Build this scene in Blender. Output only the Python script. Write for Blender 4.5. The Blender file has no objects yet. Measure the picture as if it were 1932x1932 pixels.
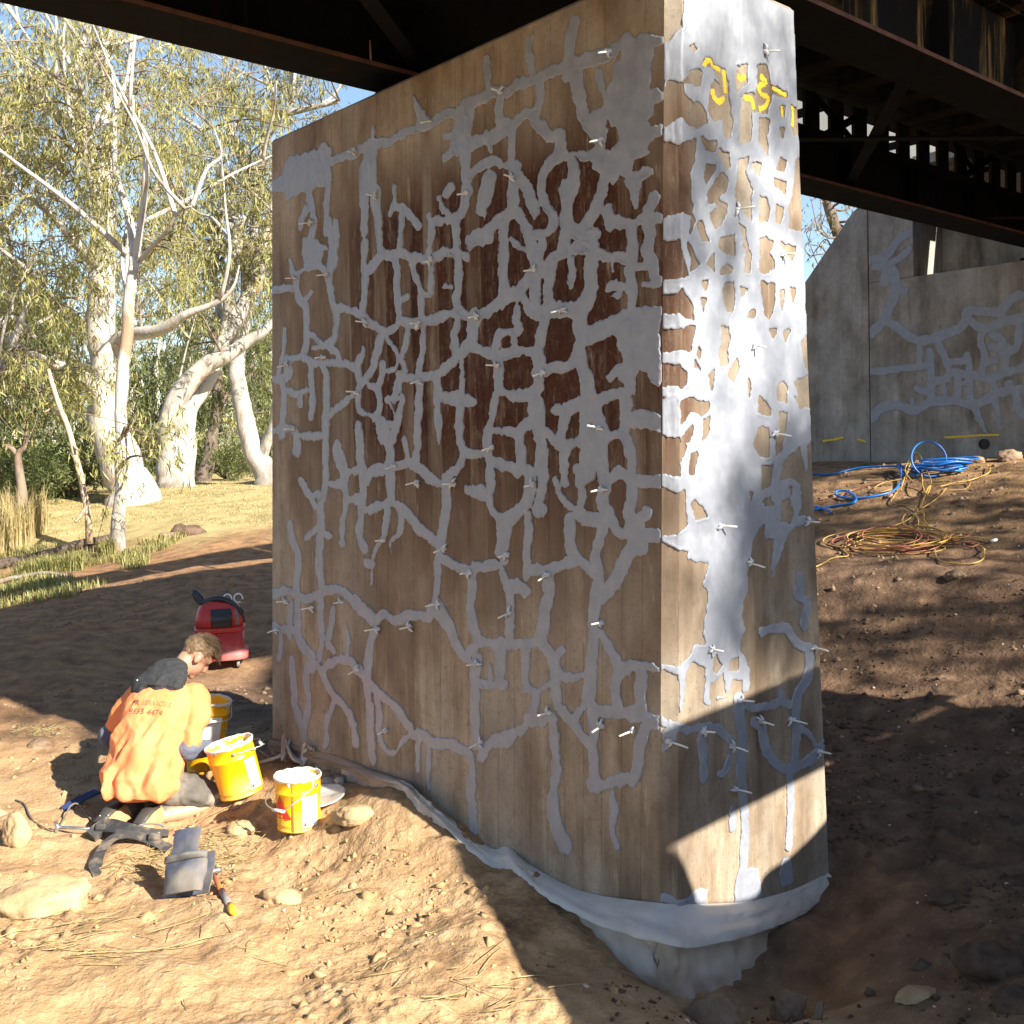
import bpy, bmesh, math, random
import numpy as np
from mathutils import Vector, Matrix
from mathutils.bvhtree import BVHTree

sc = bpy.context.scene
col = sc.collection
rng = np.random.default_rng(7)
random.seed(7)

# ------------------------------------------------------------------ camera
CZ = 2.05                                   # eye height above the flat ground by the pier
FOC, PITCH, ROLL = 2071.55, .0526, .0296    # focal length for a 1932 px wide picture
F_ = np.array([0, math.cos(PITCH), -math.sin(PITCH)])
U0 = np.array([0, math.sin(PITCH), math.cos(PITCH)])
R_ = math.cos(ROLL) * np.array([1., 0, 0]) - math.sin(ROLL) * U0
U_ = math.sin(ROLL) * np.array([1., 0, 0]) + math.cos(ROLL) * U0
CAM = np.array([0, 0, CZ])
cd = bpy.data.cameras.new('camera')
cam = bpy.data.objects.new('camera', cd)
col.objects.link(cam)
cd.sensor_fit = 'HORIZONTAL'
cd.angle = 2 * math.atan(966 / FOC)
cd.clip_start, cd.clip_end = .05, 3000
cam.matrix_world = Matrix(((R_[0], U_[0], -F_[0], 0), (R_[1], U_[1], -F_[1], 0), (R_[2], U_[2], -F_[2], CZ), (0, 0, 0, 1)))
sc.camera = cam

# ------------------------------------------------------------------ light
SUN_EL = math.radians(31)
SH = np.array([.75, -.66]); SH /= np.hypot(*SH)
SD = np.array([SH[0] * math.cos(SUN_EL), SH[1] * math.cos(SUN_EL), math.sin(SUN_EL)])   # towards the sun
world = bpy.data.worlds.new('World'); sc.world = world; world.use_nodes = True
wn = world.node_tree
sky = wn.nodes.new('ShaderNodeTexSky'); sky.sky_type = 'NISHITA'; sky.sun_disc = False
sky.sun_elevation = SUN_EL; sky.sun_rotation = math.atan2(SH[0], SH[1])
sky.air_density = 1.0; sky.dust_density = .6; sky.ozone_density = 1.5
wn.links.new(sky.outputs[0], wn.nodes['Background'].inputs[0])
wn.nodes['Background'].inputs[1].default_value = .075
sd = bpy.data.lights.new('sun', 'SUN'); sd.energy = 5.0; sd.angle = math.radians(.53); sd.color = (1, .92, .79)
sun = bpy.data.objects.new('sun', sd); col.objects.link(sun)
sun.rotation_euler = Vector(SD).to_track_quat('Z', 'Y').to_euler()
sun.location = (8, -7, 12)
sc.view_settings.view_transform = 'Standard'; sc.view_settings.look = 'None'
sc.view_settings.exposure = 1.6; sc.view_settings.gamma = 1
sc.render.engine = 'CYCLES'
sc.cycles.max_bounces = 6; sc.cycles.transparent_max_bounces = 8

# ------------------------------------------------------------------ frames
TH = .7318
UX = np.array([math.sin(TH), -math.cos(TH), 0])   # along the pier, towards the camera
VX = np.array([math.cos(TH), math.sin(TH), 0])    # along the bridge, away to the right
P0 = np.array([.7302, 4.6, 0])
T_, L_, BAT, ENDB, PTOP, CHM = .8674, 3.2744, .1988, .0086, CZ + 2.02, .0519
GZ = CZ + 2.16; AB = 9.1323; KZ = 1 / 4.52
def W(uu, vv, z): return P0 + UX * uu + VX * vv + np.array([0, 0, z])
def kk(z): return (PTOP - z) * KZ
def ray(x, y): return F_ + (x - 966) / FOC * R_ - (y - 966) / FOC * U_
def at(x, y, depth): return CAM + ray(x, y) * depth
def hit(x, y, n, c):
    d = ray(x, y); return CAM + d * ((c - CAM @ n) / (d @ n))
NL = VX + np.array([0, 0, -BAT * KZ]); CL = P0 @ VX - BAT * KZ * PTOP
NF = UX + np.array([0, 0, ENDB * KZ]); CF = P0 @ UX + ENDB * KZ * PTOP
def onleft(x, y, off=0): return hit(x, y, NL, CL - off)
def onfront(x, y, off=0): return hit(x, y, NF, CF + off)

# ------------------------------------------------------------------ numpy noise
_pt = np.random.default_rng(3).random((64, 64, 64))
def vnoise(p):
    p = np.asarray(p, float); i = np.floor(p).astype(int); f = p - i; f = f * f * (3 - 2 * f)
    r = 0
    for dx in (0, 1):
        for dy in (0, 1):
            for dz in (0, 1):
                w = (f[..., 0] if dx else 1 - f[..., 0]) * (f[..., 1] if dy else 1 - f[..., 1]) * (f[..., 2] if dz else 1 - f[..., 2])
                r = r + w * _pt[(i[..., 0] + dx) % 64, (i[..., 1] + dy) % 64, (i[..., 2] + dz) % 64]
    return r * 2 - 1
def fbm(p, o=4, lac=2.03, g=.5):
    p = np.asarray(p, float); a = 1; s = 0
    for k in range(o): s = s + a * vnoise(p + 11.3 * k); p = p * lac; a *= g
    return s
def sst(x): x = np.clip(x, 0, 1); return x * x * (3 - 2 * x)

# ------------------------------------------------------------------ terrain
def base_h(x, y):
    x = np.asarray(x, float); y = np.asarray(y, float)
    dx, dy = x - P0[0], y - P0[1]
    vv = dx * VX[0] + dy * VX[1]; uu = dx * UX[0] + dy * UX[1]
    right = 1.83 * (.65 * sst((vv - 1.5) / 6.9) + .35 * np.clip((vv - 1.5) / 6.9, 0, 1))
    right = right + .10 * np.exp(-((vv - 4.6) / .7) ** 2) - .08 * np.exp(-((vv - 5.7) / .6) ** 2)
    left = np.clip((y - 6.6) * .085, 0, .95) + .55 * sst((y - 16) / 9)
    left = left - .55 * np.exp(-((x + 9) / 2.8) ** 2 - ((y - 15.5) / 4) ** 2)
    left = left + .33 * np.exp(-((x + 1.3) / 1.2) ** 2 - ((y - 9.6) / 1.0) ** 2)      # spoil heap behind the pier
    bk = sst((uu + 8.5) / 3); wl = 1 - bk * sst((vv + 2) / 4)      # the bank belongs to the abutment side only
    far = .25 * sst((np.hypot(x, y) - 26) / 60)
    h = right * bk * np.where(vv > 0, 1, 0) + left * wl + far
    heap = np.interp(-uu, [-.6, 0, .2, .5, .77, 1.0, 1.25, 1.5, 1.8, 2.1, 2.5, 3.1, 3.6], [-.04, -.05, -.04, -.02, .05, .08, .17, .24, .28, .24, .21, .19, .1])
    h = h - .06 * sst((4.3 - y) / 3) + heap * np.exp(-(np.maximum(0, -.25 - vv) / .33) ** 2) * sst((1.1 - vv) / .8) * sst((uu + 4.4) / .8) * sst((1.3 - uu) / .7)
    h = h - .21 * np.exp(-((uu - .25) / .4) ** 2 - ((vv - .12) / .5) ** 2) - .10 * np.exp(-((uu - .1) / .3) ** 2 - ((vv - .9) / .3) ** 2)
    # low ridge of trodden earth running through the foreground
    h = h + .07 * np.exp(-((x + .15 - (y - 4.6) * .55) / .35) ** 2) * sst((6.2 - y) / 1.5) * sst((y - 3) / 1)
    return h
def height(x, y, detail=True):
    h = base_h(x, y)
    if detail:
        x = np.asarray(x, float); y = np.asarray(y, float)
        p = np.stack([x, y, 0 * x], -1); r = np.hypot(x, y)
        near = np.clip((22 - r) / 12, 0, 1)
        h = h + .045 * fbm(p * .9, 3) + near * .024 * fbm(p * 4.2 + 5, 3)
        c = vnoise(p * 13 + 9); c2 = vnoise(p * 29 + 3)
        patch = np.clip(fbm(p * 1.3 + 20, 2) + .35, 0, 1)
        n2 = np.clip((12 - r) / 6, 0, 1)
        h = h + n2 * patch * (.022 * np.maximum(c, 0) ** 1.3 + .013 * np.maximum(c2, 0)) + n2 * .005 * c2 + n2 * .006 * patch * vnoise(p * 61 + 2)
    return h
def ground(x, y):
    """the terrain point seen at picture position x, y (1932 px grid)"""
    d = ray(x, y); T = np.geomspace(2.5, 60, 700); P = CAM[None] + d[None] * T[:, None]
    k = np.argmax(P[:, 2] <= base_h(P[:, 0], P[:, 1])); T = np.linspace(T[max(k - 4, 0)], T[min(k + 4, 699)], 160); P = CAM[None] + d[None] * T[:, None]
    g = height(P[:, 0], P[:, 1]); k = int(np.argmax(P[:, 2] <= g))
    return np.array([P[k, 0], P[k, 1], g[k]])
def gz(x, y): return float(height(np.array(x), np.array(y)))

# ------------------------------------------------------------------ helpers
def tag(o, label=None, cat=None, group=None, kind=None):
    if label: o['label'] = label
    if cat: o['category'] = cat
    if group: o['group'] = group
    if kind: o['kind'] = kind
    return o
def empty(name, loc=(0, 0, 0), label=None, cat=None, group=None):
    o = bpy.data.objects.new(name, None); col.objects.link(o); o.location = tuple(loc); o.empty_display_size = .1
    return tag(o, label, cat, group)
def mesh_np(name, V, Fq, smooth=False):
    me = bpy.data.meshes.new(name)
    V = np.asarray(V, np.float32); Fq = np.asarray(Fq, np.int32); k = Fq.shape[1]
    me.vertices.add(len(V)); me.vertices.foreach_set('co', V.ravel())
    me.loops.add(Fq.size); me.loops.foreach_set('vertex_index', Fq.ravel())
    me.polygons.add(len(Fq)); me.polygons.foreach_set('loop_start', np.arange(0, Fq.size, k, dtype=np.int32))
    me.polygons.foreach_set('loop_total', np.full(len(Fq), k, np.int32))
    if smooth: me.polygons.foreach_set('use_smooth', np.ones(len(Fq), bool))
    me.update(); return me
def link(name, me, mat=None, parent=None, **kw):
    o = bpy.data.objects.new(name, me); col.objects.link(o)
    if mat: me.materials.append(mat)
    if parent: o.parent = parent
    return tag(o, **kw)
class MB:
    def __init__(s): s.v = []; s.f = []; s.sm = []
    def add(s, vs, fs, smooth=False):
        n = len(s.v); s.v += [tuple(map(float, q)) for q in vs]; s.f += [tuple(i + n for i in q) for q in fs]; s.sm += [smooth] * len(fs); return s
    def box(s, c, size, ax=None, taper=1.0):
        c = np.asarray(c, float); hx, hy, hz = [q / 2 for q in size]
        A = np.eye(3) if ax is None else np.asarray(ax, float)
        vs = []
        for z, t in ((-hz, 1), (hz, taper)):
            for x, y in ((-hx, -hy), (hx, -hy), (hx, hy), (-hx, hy)): vs.append(c + A[0] * x * t + A[1] * y * t + A[2] * z)
        return s.add(vs, [(3, 2, 1, 0), (4, 5, 6, 7), (0, 1, 5, 4), (1, 2, 6, 5), (2, 3, 7, 6), (3, 0, 4, 7)])
    def tube(s, pts, rad, n=8, cap=True, flat=1.0, smooth=True):
        pts = np.asarray(pts, float); m = len(pts); rad = np.broadcast_to(np.asarray(rad, float), (m,))
        t = np.gradient(pts, axis=0); t /= np.linalg.norm(t, axis=1)[:, None] + 1e-9
        a = np.array([0, 0, 1.]) if abs(t[0][2]) < .9 else np.array([1., 0, 0])
        vs = []; b = None
        for i in range(m):
            a = a - t[i] * (a @ t[i]); a /= np.linalg.norm(a) + 1e-9; b = np.cross(t[i], a)
            for k in range(n):
                q = 2 * math.pi * k / n; vs.append(pts[i] + rad[i] * (math.cos(q) * a * flat + math.sin(q) * b))
        fs = [(i * n + k, i * n + (k + 1) % n, (i + 1) * n + (k + 1) % n, (i + 1) * n + k) for i in range(m - 1) for k in range(n)]
        if cap: fs += [tuple(range(n - 1, -1, -1)), tuple((m - 1) * n + k for k in range(n))]
        return s.add(vs, fs, smooth)
    def lathe(s, prof, n=32, c=(0, 0, 0), smooth=True, cap0=False, cap1=False):
        vs = []; c = np.asarray(c, float)
        for r, z in prof:
            for k in range(n):
                q = 2 * math.pi * k / n; vs.append(c + (r * math.cos(q), r * math.sin(q), z))
        m = len(prof)
        fs = [(i * n + k, i * n + (k + 1) % n, (i + 1) * n + (k + 1) % n, (i + 1) * n + k) for i in range(m - 1) for k in range(n)]
        if cap0: fs.append(tuple(range(n - 1, -1, -1)))
        if cap1: fs.append(tuple((m - 1) * n + k for k in range(n)))
        return s.add(vs, fs, smooth)
    def grid(s, P, smooth=True, close=False):
        P = np.asarray(P, float); a, b = P.shape[:2]
        fs = [(i * b + j, i * b + (j + 1) % b, (i + 1) * b + (j + 1) % b, (i + 1) * b + j) for i in range(a - 1) for j in range(b if close else b - 1)]
        return s.add(P.reshape(-1, 3), fs, smooth)
    def mesh(s, name):
        me = bpy.data.meshes.new(name); me.from_pydata(s.v, [], s.f)
        me.polygons.foreach_set('use_smooth', np.array(s.sm, bool)); me.update(); return me
    def build(s, name, mat, parent=None, bevel=0, **kw):
        me = s.mesh(name)
        if bevel:
            bm = bmesh.new(); bm.from_mesh(me)
            bmesh.ops.bevel(bm, geom=bm.edges[:], offset=bevel, segments=2, affect='EDGES', profile=.6); bm.to_mesh(me); bm.free()
        return link(name, me, mat, parent, **kw)
def crom(P, n):
    """smooth curve through points"""
    P = np.asarray(P, float); m = len(P)
    if m < 3: return np.array([P[0] + (P[-1] - P[0]) * t for t in np.linspace(0, 1, n)])
    Q = np.vstack([2 * P[0] - P[1], P, 2 * P[-1] - P[-2]]); out = []
    for t in np.linspace(0, m - 1 - 1e-9, n):
        i = int(t); f = t - i; a, b, c, d = Q[i:i + 4]
        out.append(.5 * (2 * b + (c - a) * f + (2 * a - 5 * b + 4 * c - d) * f * f + (3 * b - a - 3 * c + d) * f ** 3))
    return np.array(out)
def organic(name, mb, voxel, smooth, mat, parent=None, disp=None, **kw):
    """closed shapes fused into one continuous skin"""
    o = bpy.data.objects.new('tmp', mb.mesh('tmp')); col.objects.link(o)
    m = o.modifiers.new('r', 'REMESH'); m.mode = 'VOXEL'; m.voxel_size = voxel; m.use_smooth_shade = True
    if smooth: k = o.modifiers.new('s', 'SMOOTH'); k.iterations = smooth; k.factor = .5
    dg = bpy.context.evaluated_depsgraph_get()
    me = bpy.data.meshes.new_from_object(o.evaluated_get(dg)); me.name = name
    bpy.data.objects.remove(o)
    if disp:
        n = len(me.vertices); co = np.empty(n * 3, np.float32); no = np.empty(n * 3, np.float32)
        me.vertices.foreach_get('co', co); me.vertices.foreach_get('normal', no)
        co = co.reshape(-1, 3); no = no.reshape(-1, 3)
        co = co + no * disp(co, no)[:, None]; me.vertices.foreach_set('co', co.astype(np.float32).ravel())
    me.polygons.foreach_set('use_smooth', np.ones(len(me.polygons), bool)); me.update()
    return link(name, me, mat, parent, **kw)

# ------------------------------------------------------------------ materials
class NT:
    def __init__(s, name):
        s.m = bpy.data.materials.new(name); s.m.use_nodes = True; s.t = s.m.node_tree; s.b = s.t.nodes['Principled BSDF']
        s.tc = s.n('ShaderNodeTexCoord')
    def n(s, t, **k):
        q = s.t.nodes.new(t)
        for a, v in k.items(): setattr(q, a, v)
        return q
    def l(s, a, b): s.t.links.new(a, b)
    def put(s, sock, v):
        if hasattr(v, 'is_linked') or isinstance(v, bpy.types.NodeSocket): s.l(v, sock)
        else: sock.default_value = v if not (isinstance(v, tuple) and len(v) == 3 and sock.type == 'RGBA') else (*v, 1)
    def co(s, scale=(1, 1, 1), kind='Object', rot=(0, 0, 0)):
        m = s.n('ShaderNodeMapping'); s.l(s.tc.outputs[kind], m.inputs[0]); m.inputs['Scale'].default_value = scale; m.inputs['Rotation'].default_value = rot
        return m.outputs[0]
    def noise(s, scale, det=4, co=None, rough=.55, dist=0):
        q = s.n('ShaderNodeTexNoise'); s.l(co or s.tc.outputs['Object'], q.inputs['Vector']); q.inputs['Scale'].default_value = scale
        q.inputs['Detail'].default_value = det; q.inputs['Roughness'].default_value = rough; q.inputs['Distortion'].default_value = dist
        return q.outputs['Fac']
    def ramp(s, fac, *stops):
        q = s.n('ShaderNodeValToRGB'); s.l(fac, q.inputs[0]); e = q.color_ramp.elements
        while len(e) < len(stops): e.new(.5)
        for i, (p, c) in enumerate(stops): e[i].position = p; e[i].color = (*c, 1) if isinstance(c, tuple) else (c, c, c, 1)
        return q.outputs[0]
    def mix(s, f, a, b, blend='MIX'):
        q = s.n('ShaderNodeMix', data_type='RGBA', blend_type=blend)
        s.put(q.inputs[0], f); s.put(q.inputs[6], a); s.put(q.inputs[7], b); return q.outputs[2]
    def math(s, op, a, b=0.0, clamp=False):
        q = s.n('ShaderNodeMath', operation=op, use_clamp=clamp); s.put(q.inputs[0], a); s.put(q.inputs[1], b); return q.outputs[0]
    def mr(s, v, a, b, c=0., d=1.):
        q = s.n('ShaderNodeMapRange'); s.put(q.inputs[0], v)
        for i, w in enumerate((a, b, c, d)): q.inputs[i + 1].default_value = w
        return q.outputs[0]
    def bump(s, h, st=.3, dist=.01, prev=None):
        q = s.n('ShaderNodeBump'); s.put(q.inputs['Height'], h); q.inputs['Strength'].default_value = st; q.inputs['Distance'].default_value = dist
        if prev: s.l(prev, q.inputs['Normal'])
        return q.outputs[0]
    def out(s, color=None, rough=.7, normal=None, metal=0., spec=None):
        if color is not None: s.put(s.b.inputs['Base Color'], color)
        s.put(s.b.inputs['Roughness'], rough); s.put(s.b.inputs['Metallic'], metal)
        if spec is not None: s.b.inputs['Specular IOR Level'].default_value = spec
        if normal: s.l(normal, s.b.inputs['Normal'])
        return s.m
_mc = {}
def pm(name, c1, c2=None, scale=20., rough=.6, bump=.15, metal=0., spec=None, det=5, grime=None):
    """plain procedural material: two-tone mottling, fine relief, optional grime"""
    if name in _mc: return _mc[name]
    t = NT(name); c2 = c2 or tuple(q * .72 for q in c1)
    n = t.noise(scale, det); c = t.mix(t.mr(n, .35, .68), c1, c2)
    if grime: c = t.mix(t.mr(t.noise(scale * .35, 6), .52, .66), c, grime)
    _mc[name] = t.out(c, t.mr(n, .3, .7, max(rough - .1, .05), min(rough + .12, 1)), t.bump(t.noise(scale * 3, 4), bump, .004), metal, spec)
    return _mc[name]
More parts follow.
